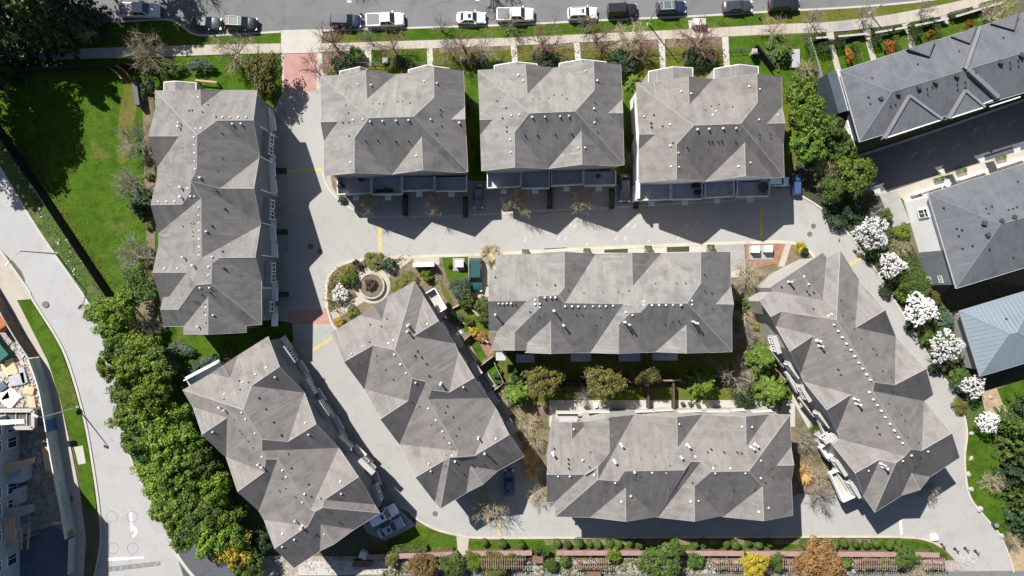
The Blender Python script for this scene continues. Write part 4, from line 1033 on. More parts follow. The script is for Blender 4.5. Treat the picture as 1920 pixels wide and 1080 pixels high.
A = BLD['A']
for py in (272, 393, 511): bay(A, 500, py, 3.2, 3.2, 5.6, .7)
bay(A, 502, 575, 1.8, 3.2, 5.6, .5, 1)
trim(A, [(503, y) for y in (232, 318, 350, 437, 470, 552, 600)], 2.7, 2.95, 'white', 2.0, .9, 'entry_canopy')
trim(A, [(506, y) for y in (215, 300, 335, 420, 455, 540, 590)], 0.05, 2.7, 'gutter', 2.3, .06, 'garage_door')
trim(A, [(500, y) for y in (245, 300, 360, 420, 480, 540)], .1, 7.4, 'white', .14, .1, 'downpipe')
G = BLD['G']
E_EDGE = lambda t, o=0: (509 + 206 * t + o, 632 + 332 * t - o * .55)
for t in (.12, .30, .42, .62, .78, .90):
    x, y = E_EDGE(t, 7); bay(G, x, y, 2.6, 3.2, 5.5, .6, 2)
trim(G, [E_EDGE(t, 9) for t in (.06, .2, .36, .52, .7, .85, .96)], 2.7, 2.95, 'gutter', 2.2, .9, 'entry_canopy')
trim(G, [E_EDGE(t, 10) for t in (.1, .25, .45, .57, .75)], .05, 2.6, 'gutter_grey', 2.4, .06, 'garage_door')
I = BLD['I']
W_EDGE = lambda t, o=0: (1450 + 168 * t - o, 622 + 310 * t + o * .5)
for t in (.06, .2, .34, .48, .62, .8, .92):
    x, y = W_EDGE(t, 6); bay(I, x, y, 2.4, 3.4, 5.8, .5, 2, 'siding')
trim(I, [W_EDGE(t, 9) for t in (.12, .27, .41, .55, .7, .86)], 2.9, 3.05, 'grey_board', 3.4, .9, 'balcony_slab')
for t in (.12, .27, .41, .55, .7, .86):
    hit = wall_hit(I, *W_EDGE(t, 9))
    if hit:
        q, nn = hit; mb = MB(); mb.box((q.x + nn.x * .88, q.y + nn.y * .88, 3.5), (3.4, .06, .9), math.atan2(nn.x, -nn.y)); child(I, 'balcony_rail', mb, M['gutter'])
F = BLD['F']
trim(F, [(800 + 170 * t, 560 + 280 * t) for t in (.1, .3, .5, .7, .9)], 2.8, 3.0, 'gutter_grey', 2.2, 1.0, 'entry_canopy')
for t in (.2, .4, .6, .8):
    hit = wall_hit(F, 797 + 175 * t, 560 + 280 * t)
    if hit: frame_window(F, Vector((hit[0].x, hit[0].y, 5.0)) + Vector((*hit[1], 0)) * .05, hit[1], 1.8, 1.3)
K = BLD['K']
def win_at(r, px, py, w, h, panes=2):
    hit = wall_hit(r, px, py)
    if hit: frame_window(r, hit[0] + Vector((*hit[1], 0)) * .04, hit[1], w, h, panes)
win_at(K, 1732, 400, 1.3, 2.4, 2)
win_at(K, 1744, 525, 1.1, 1.0, 2); win_at(K, 1765, 523, 1.1, 1.0, 2)
hit = wall_hit(K, 1752, 500)
if hit:
    q, nn = hit; ang = math.atan2(nn.x, -nn.y); e = Vector((math.cos(ang), math.sin(ang)))
    mb = MB(); A0, B0 = min(((a, b) for a, b, n2, z0, z1 in K.walls if (n2 - nn).length < .01), key=lambda ab: 0)
    far = A0 if (P(1775, 535).xy - A0).length < (P(1775, 535).xy - B0).length else B0
    near = far + (A0 + B0 - far - far).normalized() * 5.2
    for z in np.arange(0, 6.6, .3):
        mb.bar((far.x + nn.x * .08, far.y + nn.y * .08, z), (near.x + nn.x * .08, near.y + nn.y * .08, z), .1, .285)
    child(K, 'dark_siding', mb, M['siding_blue'])
J = BLD['J']
win_at(J, 1580, 245, 1.3, 2.2, 2)
for x, y in ((1546, 172), (1560, 163)): win_at(J, x, y, 1.1, 1.3, 1)
# white lower bay on the slate row's end wall
hit = wall_hit(J, 1585, 255)
if hit:
    q, nn = hit; ang = math.atan2(nn.x, -nn.y)
    mb = MB(); mb.box((q.x + nn.x * .05, q.y + nn.y * .05, 3.0), (4.0, .1, 4.6), ang); child(J, 'white_cladding', mb, M['white'])
    frame_window(J, Vector((q.x, q.y, 4.0)) + Vector((*nn, 0)) * .12, nn, 1.4, 1.7, 2, 'gutter')
    mb = MB(); e = Vector((math.cos(ang), math.sin(ang)))
    c = q.xy + e * (-6.2 if e.dot(Vector((0, 1))) < 0 else 6.2)
    mb.box((c.x + nn.x * .8, c.y + nn.y * .8, 3.2), (6.0, 1.6, 6.4), ang); child(J, 'end_bay', mb, M['siding_navy'])
    mb = MB(); mb.box((c.x + nn.x * .1, c.y + nn.y * .1, 6.5), (6.1, .25, .35), ang); child(J, 'parapet', mb, M['white'])
# raised cross gables of the slate row
def gable_slab(z, pts, lift, r, fr=.26, fm='flash_slate', gut=True):
    q = [roof_hit(r, *zm(z, *p)) or P(*zm(z, *p), 8.0) for p in pts]
    mb = MB(); n = len(q)
    top = [p + Vector((0, 0, lift)) for p in q]; bot = [p - Vector((0, 0, .6)) for p in q]
    mb.add(top + bot, [tuple(range(n))] + [(i, n + i, n + (i + 1) % n, (i + 1) % n) for i in range(n)])
    me = mesh('cross_gable', [Vector(v) - r.off for v in mb.v], mb.f, M['roof_slate'])
    uvl = me.uv_layers.new(name='UVMap')
    for l in me.loops: uvl.data[l.index].uv = me.vertices[l.vertex_index].co[:2]
    o = link('cross_gable', me, r.root)
    fb = MB()
    for i in range(n - 1): fb.tube([top[i] + Vector((0, 0, .02)), top[i + 1] + Vector((0, 0, .02))], [fr, fr], 4)
    f = fb.build('flashing', M[fm], o); f.location = -r.off
    if not gut: return
    ed = MB(); ed.tube([top[-1], top[0]], [.13, .13], 4); f = ed.build('gutter', M['gutter'], o); f.location = -r.off
for p in ([(835, 742), (615, 582), (448, 868)], [(1120, 658), (990, 547), (880, 735)]): gable_slab('J', p, .5, J)
for p in ([(612, 262), (755, 313), (795, 200)], [(905, 178), (1030, 224), (1076, 108)], [(1170, 90), (1325, 135), (1360, 20)]): gable_slab('J', p, .30, J, .09, 'siding_dark', False)
for p, q2 in (((1018, 402), (1222, 590)), ((1112, 370), (1376, 578)), ((1092, 118), (995, 398))):
    a, b = [roof_hit(J, *zm('J', *t)) for t in (p, q2)]
    if a and b:
        mb = MB(); d2 = (b - a); d2.z = 0; n2 = Vector((-d2.y, d2.x, 0)).normalized() * .32; up = Vector((0, 0, .45))
        mb.add([a - n2 + up, b - n2 + up, b + n2 + up, a + n2 + up, a - n2, b - n2, b + n2, a + n2], [(0, 1, 2, 3), (0, 4, 5, 1), (3, 2, 6, 7), (1, 5, 6, 2), (0, 3, 7, 4)])
        child(J, 'party_wall', mb, M['flash_slate'])
        mb = MB(); mb.tube([a - n2 + up, b - n2 + up], [.06, .06], 4); child(J, 'wall_edge', mb, M['siding_dark'])
for p, q2 in (((1222, 592), (1122, 632)), ((1378, 582), (1172, 648))):
    a, b = P(*zm('J', *p), 7.7), P(*zm('J', *q2), 7.7); mb = MB(); mb.tube([a, b], [.12, .12], 4); child(J, 'gutter', mb, M['gutter'])

# rear decks of the upper row
def decks(key, z, segs, back):
    r = BLD[key]
    for (x0, y0), (x1, y1) in segs:
        a, b = P(*zm(z, x0, y0), 4.1), P(*zm(z, x1, y1), 4.1)
        a.z = b.z = 0
        yb = P(*zm(z, x0, back), 8).y + 0.6
        A, B = (a.x, a.y), (b.x, b.y); C, D = (b.x, yb), (a.x, yb)
        dk = MB().prism([A, B, C, D], 2.8, 3.1); d = child(r, 'deck', dk, M['deck'])
        rb = MB()
        for p, q in ((A, B), (A, D), (B, C)): rb.bar((*p, 3.1), (*q, 3.1), .14, 1.0)
        child(r, 'deck_rail', rb, M['gutter'])
        gw = MB().prism([(A[0] + .1, A[1] + .5), (B[0] - .1, B[1] + .5), C, D], 0.0, 2.8); child(r, 'garage', gw, M['siding'])
        gd = MB(); m = ((A[0] + B[0]) / 2, (A[1] + B[1]) / 2 + .47)
        gd.box((m[0], m[1], 1.2), (min(abs(B[0] - A[0]) * .7, 4.6), .06, 2.3)); child(r, 'garage_door', gd, M['gutter'])
        pb = MB(); pb.box(((A[0] * .5 + B[0] * .5), A[1] - .35, 2.75), (.9, .7, .16)); child(r, 'lamp_bracket', pb, M['gutter'])
decks('B', 'B', (((153, 915), (378, 905)), ((386, 914), (584, 912)), ((592, 890), (804, 884)), ((812, 892), (1024, 890))), 790)
decks('C', 'C', (((104, 908), (326, 895)), ((334, 908), (522, 906)), ((538, 890), (748, 881)), ((756, 890), (970, 886))), 785)
decks('D', 'D', (((48, 956), (278, 946)), ((288, 948), (492, 944)), ((514, 936), (708, 926)), ((730, 930), (946, 924))), 825)
# tall white end wall of the right hand deck
r = BLD['D']; a = P(*zm('D', 60, 955), 3); b = P(*zm('D', 66, 845), 5)
mb = MB(); mb.bar((a.x - .3, a.y, 0), (a.x - .3, b.y + .4, 0), .3, 5.2); child(r, 'privacy_wall', mb, M['white'])
# front balconies on the two lower middle blocks and the slanted ones
def ledge(key, a, b, z, depth, m='gutter', nm='balcony_slab', h=.2):
    r = BLD[key]; A, B = P(*a, z), P(*b, z)
    mb = MB(); mb.bar((A.x, A.y, z), (B.x, B.y, z), depth, h); o = child(r, nm, mb, M[m]); return o
for a, b in (((1042, 778), (1084, 778)), ((1100, 777), (1142, 776)), ((1190, 776), (1224, 775)), ((1226, 774), (1260, 773)), ((1270, 776), (1314, 775)), ((1322, 776), (1366, 775)), ((1368, 774), (1395, 773)), ((1408, 776), (1446, 775))):
    ledge('H', a, b, 3.2, 1.3, 'concrete'); ledge('H', (a[0], a[1] - 5), (b[0], b[1] - 5), 3.4, .1, 'gutter', 'balcony_rail', .9)
ledge('H', (1048, 786), (1082, 786), 5.6, .9, 'roof_warm' if False else 'gutter_grey', 'dormer_cap')
for a, b in (((808, 545), (830, 582)),):
    ledge('F', a, b, 3.0, 1.4, 'pale_concrete', 'balcony_slab', .2)
    r = BLD['F']; A, B = P(*a, 3.2), P(*b, 3.2); d = (B - A).normalized(); n = Vector((-d.y, d.x, 0)) * .75
    rb = MB()
    for p, q in ((A + n, B + n), (A - n, A + n), (B - n, B + n)): rb.bar(p, q, .12, 1.0, 3.2)
    child(r, 'balcony_rail', rb, M['white'])
for a, b in (((352, 716), (416, 682)),):
    ledge('G', a, b, 3.0, 1.6, 'deck', 'balcony_slab', .2); ledge('G', (a[0] - 2, a[1] - 4), (b[0] - 2, b[1] - 4), 3.2, .14, 'white', 'balcony_rail', 1.0)
for a, b in (((1565, 880), (1588, 932)), ((1545, 830), (1558, 850))):
    ledge('I', a, b, 3.0, 2.2, 'pale_concrete', 'balcony_slab', .2)
    r = BLD['I']; A, B = P(*a, 3.2), P(*b, 3.2); d = (B - A).normalized(); n = Vector((-d.y, d.x, 0)) * -1.1
    rb = MB()
    for p, q in ((A + n, B + n), (A - n, A + n), (B - n, B + n)): rb.bar(p, q, .12, 1.0, 3.2)
    child(r, 'balcony_rail', rb, M['white'])
for a, b in (((930, 668), (948, 668)), ((968, 672), (1002, 672)), ((1070, 670), (1108, 670)), ((1160, 670), (1200, 670)), ((1222, 668), (1270, 668))):
    ledge('E', a, b, 3.0, 1.2, 'deck')

# ------------------------------------------------------------------ plants
def leaf_mesh(name, centres, normals, size, m, jitter=0.7, seed=0, aspect=1.5):
    "one small quad per leaf; centres and normals are arrays"
    g_ = np.random.default_rng(seed)
    n = len(centres)
    nr = normals + g_.normal(0, jitter, (n, 3)); nr /= np.linalg.norm(nr, axis=1, keepdims=True) + 1e-9
    t = np.cross(nr, g_.normal(0, 1, (n, 3))); t /= np.linalg.norm(t, axis=1, keepdims=True) + 1e-9
    b = np.cross(nr, t)
    sz = size * g_.uniform(0.6, 1.35, (n, 1))
    a, c = t * sz * aspect, b * sz
    v = np.stack([centres - a, centres + c * .9, centres + a, centres - c * .9], 1).reshape(-1, 3)
    me = bpy.data.meshes.new(name)
    me.vertices.add(4 * n); me.vertices.foreach_set('co', v.astype(np.float32).ravel())
    me.loops.add(4 * n); me.loops.foreach_set('vertex_index', np.arange(4 * n, dtype=np.int32))
    me.polygons.add(n); me.polygons.foreach_set('loop_start', np.arange(0, 4 * n, 4, dtype=np.int32)); me.polygons.foreach_set('loop_total', np.full(n, 4, np.int32))
    me.materials.append(m); me.update(calc_edges=True)
    return me

def sph(g_, n):
    v = g_.normal(0, 1, (n, 3)); return v / np.linalg.norm(v, axis=1, keepdims=True)

def crown_points(seed, clumps, per, rad, flat=0.0, fill=.55, dome=True):
    "clumps of leaves spread through a unit ball, lumpy outline with gaps"
    g_ = np.random.default_rng(seed)
    d = sph(g_, clumps)
    if dome: d[:, 2] = np.abs(d[:, 2]) * .95 - .12 * (g_.random(clumps) < .3)
    rr = fill + (1 - fill) * g_.random(clumps) ** .45
    lob = 1 + .16 * np.sin(3 * np.arctan2(d[:, 1], d[:, 0]) + seed) + .10 * np.sin(5 * np.arctan2(d[:, 1], d[:, 0]) + 2 * seed)
    cc = d * (rr * (1 - rad * .8) * lob)[:, None]
    cr = rad * g_.uniform(.55, 1.25, clumps)
    o = sph(g_, clumps * per); o[:, 2] = np.where(g_.random(len(o)) < .7, np.abs(o[:, 2]), o[:, 2])
    k = np.repeat(np.arange(clumps), per)
    pts = cc[k] + o * (cr[k] * g_.uniform(.5, 1.0, len(k)))[:, None]
    return pts, o * .8 + cc[k] * .35

def bare_mesh(name, seed, n1, n2, n3, m, up=.45, thick=.022, droop=0.0, spread=1.0, n4=0):
    "leafless crown: limbs, branches, twigs as tapered three-sided rods in a unit ball, foot at (0,0,-1)"
    g_ = np.random.default_rng(seed); mb = MB()
    def rod(a, d, L, r0, r1, kink=.18, segs=3):
        pts = [np.array(a)]; d = d / np.linalg.norm(d); rr = [r0]
        for s in range(segs):
            d = d + g_.normal(0, kink, 3) + np.array([0, 0, -droop * .25]); d /= np.linalg.norm(d)
            pts.append(pts[-1] + d * L / segs); rr.append(r0 + (r1 - r0) * (s + 1) / segs)
        mb.tube(pts, rr, 3, cap=False)
        return pts, d
    for i in range(n1):
        az = 2 * math.pi * (i + g_.random() * .7) / n1
        el = up + g_.uniform(-.25, .55)
        d = np.array([math.cos(az) * math.cos(el) * spread, math.sin(az) * math.cos(el) * spread, math.sin(el)])
        p1, d1 = rod((g_.normal(0, .03), g_.normal(0, .03), -.72 + .2 * g_.random()), d, g_.uniform(.8, 1.15), thick, thick * .4)
        for j in range(n2):
            t = g_.uniform(.35, 1); q = p1[min(int(t * 3), 2)] + (p1[min(int(t * 3) + 1, 3)] - p1[min(int(t * 3), 2)]) * (t * 3 % 1)
            p2, d2 = rod(q, d1 * .7 + g_.normal(0, .5, 3) + np.array([0, 0, .25 - droop]), g_.uniform(.3, .6), thick * .4, thick * .16)
            for k in range(n3):
                q2 = p2[g_.integers(1, 4)]
                p3, d3 = rod(q2, d2 * .7 + g_.normal(0, .55, 3) + np.array([0, 0, .15 - droop]), g_.uniform(.15, .36), thick * .2, thick * .08, .15, 2)
                for l in range(n4):
                    rod(p3[g_.integers(1, 3)], d3 + g_.normal(0, .6, 3), g_.uniform(.08, .2), thick * .13, thick * .07, .1, 1)
    v = np.array(mb.v); rmax = np.percentile(np.hypot(v[:, 0], v[:, 1]), 97)
    v[:, :2] /= rmax
    return mesh(name, v, mb.f, m)

def conifer_mesh(name, seed, tiers, boughs, per, m, size=.05):
    "drooping boughs in tiers on a cone, needles as small blades"
    g_ = np.random.default_rng(seed); C = []; N = []
    for t in range(tiers):
        f = t / (tiers - 1); z = -0.9 + 1.9 * f; R = (1 - f) ** .75 * (0.92 + .16 * g_.random()) + .03
        nb = max(4, int(boughs * (1 - .6 * f)))
        for b in range(nb):
            az = 2 * math.pi * (b + g_.random() * .8) / nb; L = R * g_.uniform(.72, 1.1)
            s = g_.random(per) ** .7; w = g_.normal(0, .07 + .05 * R, per) * (1.15 - s)
            x = L * s; zz = z - .22 * R * s ** 2 + .12 * s + g_.normal(0, .02, per)
            C.append(np.stack([x * math.cos(az) - w * math.sin(az), x * math.sin(az) + w * math.cos(az), zz], 1))
            nn = np.tile([math.cos(az) * .35, math.sin(az) * .35, .9], (per, 1)); N.append(nn)
    return leaf_mesh(name, np.concatenate(C), np.concatenate(N), size, m, .45, seed, 2.2)

def tuft_mesh(name, seed, n, m, w=.035):
    "fountain of arching blades"
    g_ = np.random.default_rng(seed); v = []; f = []
    for i in range(n):
        az = g_.uniform(0, 2 * math.pi); L = g_.uniform(.35, 1.05); e0 = g_.uniform(.5, 1.45)
        a = np.array([g_.normal(0, .05), g_.normal(0, .05), -.8])
        px = -math.sin(az) * w, math.cos(az) * w
        pts = []
        for s in range(5):
            t = s / 4; rad = L * (math.sin(t * 1.5)) * math.cos(e0 * .6); z = -.8 + 1.7 * L * (t * math.sin(e0) - .55 * t * t)
            pts.append((a[0] + math.cos(az) * rad, a[1] + math.sin(az) * rad, z))
        b = len(v)
        for s, p in enumerate(pts):
            k = 1 - s / 4.6
            v += [(p[0] - px[0] * k, p[1] - px[1] * k, p[2]), (p[0] + px[0] * k, p[1] + px[1] * k, p[2])]
        f += [(b + 2 * s, b + 2 * s + 1, b + 2 * s + 3, b + 2 * s + 2) for s in range(4)]
    return mesh(name, v, f, m)

PM = {}
for i in range(4):
    p, nn = crown_points(11 + i, 84, 66, .22, fill=.5); PM['leafy', i] = leaf_mesh('crown', p, nn, .034, M['leaf'], .55, i)
    p, nn = crown_points(31 + i, 90, 70, .22, fill=.3); PM['airy', i] = leaf_mesh('crown', p, nn, .03, M['leaf'], .7, i)
for i in range(3):
    p, nn = crown_points(51 + i, 34, 55, .32, fill=.7); PM['shrub', i] = leaf_mesh('foliage', p, nn, .06, M['leaf'], .5, i)
    p, nn = crown_points(71 + i, 210, 16, .09, fill=.62); PM['bloom', i] = leaf_mesh('blossom', p, nn, .031, M['petal'], .7, i, 1.3)
    PM['conifer', i] = conifer_mesh('crown', 91 + i, 9, 13, 26, M['leaf_dark'], .04)
    PM['feather', i] = conifer_mesh('crown', 97 + i, 6, 15, 30, M['leaf_mid'], .042)
    PM['bare', i] = bare_mesh('branches', 111 + i, 10, 7, 5, M['twig_grey'], .55, .034, n4=1)
    PM['barefine', i] = bare_mesh('branches', 121 + i, 18, 7, 6, M['twig_tan'], .5, .030, n4=1)
    PM['red', i] = bare_mesh('branches', 131 + i, 10, 7, 6, M['twig_red'], .8, .024, n4=1)
    PM['tuft', i] = tuft_mesh('blades', 141 + i, 420, M['twig_tan'], .022)
g_ = np.random.default_rng(5)
p = g_.uniform(-1, 1, (2600, 3)); ax = g_.integers(0, 3, 2600); p[np.arange(2600), ax] = np.sign(p[np.arange(2600), ax] + .4) * g_.uniform(.8, 1.03, 2600)
nn = np.zeros_like(p); nn[np.arange(2600), ax] = np.sign(p[np.arange(2600), ax])
PM['hedge', 0] = leaf_mesh('foliage', p, nn, .05, M['leaf_mid'], .5, 3)
th = g_.uniform(0, 6.283, 1500); zz = g_.uniform(-1, 1, 1500); rr = np.where(g_.random(1500) < .8, 1, g_.random(1500)) * (1.0 - .25 * np.clip(zz, 0, 1) ** 3) * g_.uniform(.93, 1.04, 1500)
top = g_.random(1500) < .4
pp = np.stack([np.cos(th) * rr, np.sin(th) * rr, np.where(top, 1 - .15 * rr ** 2, zz)], 1); pp[top, :2] *= np.sqrt(g_.random((top.sum(), 1)))
PM['ball', 0] = leaf_mesh('foliage', pp, pp * np.array([1, 1, .6]) + np.where(top[:, None], [0, 0, 1.], 0), .075, M['leaf_mid'], .45, 4)
TR = MB().tube([(0, 0, 0), (.02, .01, .5), (0, 0, 1)], [.05, .038, .025], 7); TRUNK = mesh('trunk', TR.v, TR.f, M['bark'])
SMALLTR = mesh('stem', *[(lambda b: (b.v, b.f))(MB().tube([(0, 0, 0), (0, 0, .6)], [.06, .04], 6))][0], M['bark'])
KIND = {'leafy': 'tree', 'airy': 'tree', 'shrub': 'shrub', 'bloom': 'tree', 'conifer': 'tree', 'feather': 'tree', 'bare': 'tree', 'barefine': 'shrub', 'red': 'tree', 'tuft': 'grass', 'hedge': 'hedge', 'ball': 'shrub'}
NPL = [0]
def plant(kind, name, px, py, rpx, htop, label, m=None, group=None, ry=1.0, rot=None, cat=None, under=None):
    "px,py is where the crown shows; rpx its radius in photo pixels; htop its height in metres"
    NPL[0] += 1; i = NPL[0]
    vs = [k for k in PM if k[0] == kind]; me = PM[vs[i % len(vs)]]
    if kind in ('airy', 'feather'): rpx = rpx * 1.15
    low = kind in ('tuft', 'hedge', 'ball', 'shrub', 'barefine')
    hc = htop * (.5 if low else .62); rz = htop * (.5 if low else .42)
    if kind in ('bare', 'red'): hc, rz = htop * .52, htop * .5
    if kind in ('conifer', 'feather'): hc, rz = htop * .5, htop * .5
    c = P(px, py, hc if kind not in ('conifer',) else htop * .5)
    R = rpx / S * (H - hc) / H
    root = empty(name, (c.x, c.y, 0.1))
    tag(root, label, cat or KIND[kind], group)
    z = hc
    o = link(me.name, me, root, (0, 0, z - .1), rot if rot is not None else i * 2.399, (R, R * ry, rz))
    if m:
        o.material_slots[0].link = 'OBJECT'; o.material_slots[0].material = M[m]
    if kind in ('leafy', 'airy', 'bloom', 'conifer', 'feather', 'bare', 'red'):
        t = link('trunk', TRUNK, root, (0, 0, -.05), i); th_ = htop * .045 + .6
        hh = hc if kind not in ('bare', 'red') else htop * .22
        t.scale = (max(R, 1.5) * 1.0, max(R, 1.5) * 1.0, hh)
        if kind == 'bloom':
            b = link('branches', PM['bare', i % 3], root, (0, 0, z - .1), i, (R * .9, R * .9, rz)); b.material_slots[0].link = 'OBJECT'; b.material_slots[0].material = M['bark']
        if under:
            b = link('branches', PM['bare', i % 3], root, (0, 0, z - .1), i, (R * .95, R * .95 * ry, rz)); b.material_slots[0].link = 'OBJECT'; b.material_slots[0].material = M[under]
    elif kind in ('shrub', 'ball', 'hedge'):
        s_ = link('stem', SMALLTR, root, (0, 0, -.05)); s_.scale = (1, 1, max(htop * .8, .3))
    return root

# tall hedge trees along the avenue
HT = [(192, 588, 34, 6), (226, 582, 30, 6), (214, 618, 28, 5.5), (226, 655, 30, 6.5), (262, 648, 34, 7), (212, 684, 28, 6), (250, 692, 36, 7), (290, 690, 34, 7), (246, 732, 36, 7), (290, 738, 40, 7.5), (252, 778, 34, 6.5), (300, 784, 42, 7.5), (340, 776, 32, 7),
      (268, 822, 36, 6.5), (318, 832, 44, 7.5), (358, 826, 34, 7), (294, 866, 36, 6.5), (340, 878, 44, 7.5), (384, 870, 34, 7), (316, 912, 38, 6.5), (364, 924, 46, 7.5), (408, 916, 34, 7), (330, 956, 38, 6.5), (380, 968, 46, 7.5), (424, 962, 36, 7), (352, 992, 32, 6), (400, 1006, 36, 6.5), (440, 1004, 30, 6.5)]
for i, (x, y, r_, h) in enumerate(HT):
    plant('leafy', 'hedge_tree', x, y, r_ * (1.0 + .12 * ((i * 5) % 3)), h * (.85 + .12 * ((i * 7) % 4)), '%s bright green hedge tree along the avenue, counted from the top' % ORD[i], (None, 'leaf_lush', None, 'leaf_mid', 'leaf_lush')[i % 5], 'hedge trees along the avenue')
plant('leafy', 'flowering_shrub', 440, 1028, 42, 5.5, 'yellow flowering shrub tree at the lower end of the avenue hedge', 'leaf_gold')
plant('leafy', 'hedge_tree', 468, 1062, 36, 5, 'dark green tree below the yellow shrub at the bottom edge', 'leaf_mid')
plant('shrub', 'evergreen_shrub', 492, 1012, 26, 3, 'dark evergreen shrub in shade at the foot of the slanted lower left block', 'leaf_dark')
plant('airy', 'evergreen_tree', 262, 540, 38, 5.5, 'dark olive evergreen at the lower left corner of the upright block', 'leaf_mid')
plant('barefine', 'bare_shrub', 268, 615, 40, 4.5, 'brown leafless shrub between the hedge trees and the upright block', 'twig_grey')
plant('barefine', 'bare_shrub', 312, 688, 26, 3, 'small leafless shrub above the slanted lower left block', 'twig_grey')
plant('shrub', 'low_shrub', 338, 656, 34, 1.6, 'blue green low spreading shrub by the upright block, upper of the pair', 'leaf_blue', ry=.5, rot=.05)
plant('shrub', 'low_shrub', 382, 686, 40, 1.6, 'blue green low spreading shrub by the slanted block, lower of the pair', 'leaf_blue', ry=.42, rot=.5)
plant('shrub', 'low_shrub', 428, 662, 14, 1.4, 'yellowish small shrub in shade between the two left blocks', 'leaf_olive')
# park side of the upright block
for i, (x, y, r_, h) in enumerate([(252, 262, 40, 5.5), (240, 345, 36, 4.5), (250, 480, 42, 5)]):
    plant('barefine', 'bare_shrub', x, y, r_, h, '%s leafless grey shrub along the park side of the upright block' % ('topmost', 'middle', 'lowest')[i], 'twig_grey', 'leafless shrubs beside the park')
plant('conifer', 'small_conifer', 262, 384, 34, 4, 'dark small conifer beside the park lawn at the upright block')
for i, (x, y) in enumerate([(276, 300), (278, 425), (280, 470), (274, 495), (279, 330)]):
    plant('shrub', 'low_shrub', x, y, 9, 1.0, '%s little olive shrub in the strip along the upright block' % ORD[i], 'leaf_olive', 'little shrubs along the upright block')
plant('shrub', 'evergreen_shrub', 282, 165, 17, 3.2, 'dark green columnar shrub at the upper left corner of the upright block', 'leaf_dark', ry=1.7, rot=0.0)
plant('barefine', 'bare_tree', 268, 92, 46, 6.5, 'leafless grey tree over the sidewalk, left of the pair near the park', 'twig_tan', cat='tree')
plant('barefine', 'bare_tree', 437, 92, 44, 6.5, 'leafless grey tree over the sidewalk, right of the pair near the park', 'twig_tan', cat='tree')
plant('shrub', 'low_shrub', 378, 122, 30, 1.8, 'blue green shrub bed between the two leafless sidewalk trees', 'leaf_blue', ry=.5, rot=0.0)
plant('shrub', 'low_shrub', 322, 128, 28, 1.6, 'dark green low shrub under the left leafless sidewalk tree', 'leaf_mid', ry=.5, rot=0.0)
plant('airy', 'evergreen_tree', 497, 140, 32, 6, 'olive green feathery evergreen left of the red brick entry', 'leaf_olive', ry=1.4, rot=0.0)
plant('shrub', 'evergreen_shrub', 505, 172, 20, 3.5, 'dark shrub at the upper right corner of the upright block', 'leaf_mid', ry=1.4, rot=0.0)
plant('barefine', 'bare_tree', 160, 62, 22, 4, 'thin pale sapling on the grass under the tall conifers', 'twig_tan', cat='tree')
plant('shrub', 'low_shrub', 92, 78, 24, 2, 'sunlit green shrub below the tall conifers in the top left corner', 'leaf_lime')
# tall conifers, top left corner and beyond the frame
for i, (x, y, r_, h) in enumerate([(18, 22, 72, 15), (70, 34, 56, 13), (118, 8, 50, 14), (-50, 70, 70, 16)]):
    plant('conifer', 'tall_conifer', x, y, r_, h, '%s tall dark conifer of the top left corner, counted from the frame edge' % ('second', 'third', 'fourth', 'outermost')[i], 'leaf_dark' if i != 1 else 'leaf_mid', 'tall conifers in the top left corner')
for i, (x, y, r_, h) in enumerate([(-125, 40, 80, 17), (-80, 130, 70, 15), (-40, 165, 50, 12), (-150, 160, 80, 17)]):
    plant('airy', 'tall_tree', x, y, r_, h, '%s tall tree outside the left edge, its shadow lying on the park lawn' % ORD[i], 'leaf_dark', 'tall trees outside the left edge')
# bare budding trees of the front gardens
RT = [('bare', 618, 72, 44, 6.5, 'twig_red', 'leafless pinkish tree at the corner right of the entry drive'), ('red', 590, 128, 36, 5.5, 'twig_red', 'red budding tree leaning over the red brick entry'),
      ('red', 735, 84, 36, 5.5, 'twig_red', 'red budding tree in the garden right of the first white path'), ('red', 868, 82, 36, 5.5, 'twig_red', 'red budding tree left of the gap between the first two upper blocks'),
      ('bare', 905, 92, 34, 6, 'twig_grey', 'grey leafless tree over the gap between the first two upper blocks'), ('bare', 842, 92, 24, 5, 'twig_grey', 'thin leafless sapling right of the second garden path'),
      ('red', 1018, 72, 44, 6, 'twig_red', 'reddish leafless tree above the left half of the middle upper block'), ('bare', 1122, 66, 34, 6, 'twig_red', 'pale pinkish sapling above the right half of the middle upper block'),
      ('bare', 1185, 70, 42, 6.5, 'twig_tan', 'tan leafless tree over the gap between the last two upper blocks'), ('red', 1205, 84, 34, 5, 'twig_red', 'pinkish budding tree beside the street lamp shadow'),
      ('bare', 1312, 72, 54, 7, 'twig_red', 'large reddish leafless tree above the rightmost upper block'), ('bare', 1456, 52, 28, 4.5, 'twig_tan', 'thin leafless sapling by the sidewalk right of the upper row')]
for k, x, y, r_, h, m_, lb in RT: plant(k, 'budding_tree', x, y, r_, h, lb, m_, 'leafless street trees in front of the upper row', cat='tree')
for i, (x, y) in enumerate([(688, 66), (826, 46), (955, 40), (1104, 40), (1530, 32), (1625, 24), (1738, 14)]):
    plant('bare', 'street_sapling', x, y, 22, 4.5, '%s thin leafless sapling in the boulevard grass, counted from the entry drive' % ORD[i], 'twig_grey', 'saplings in the boulevard grass')
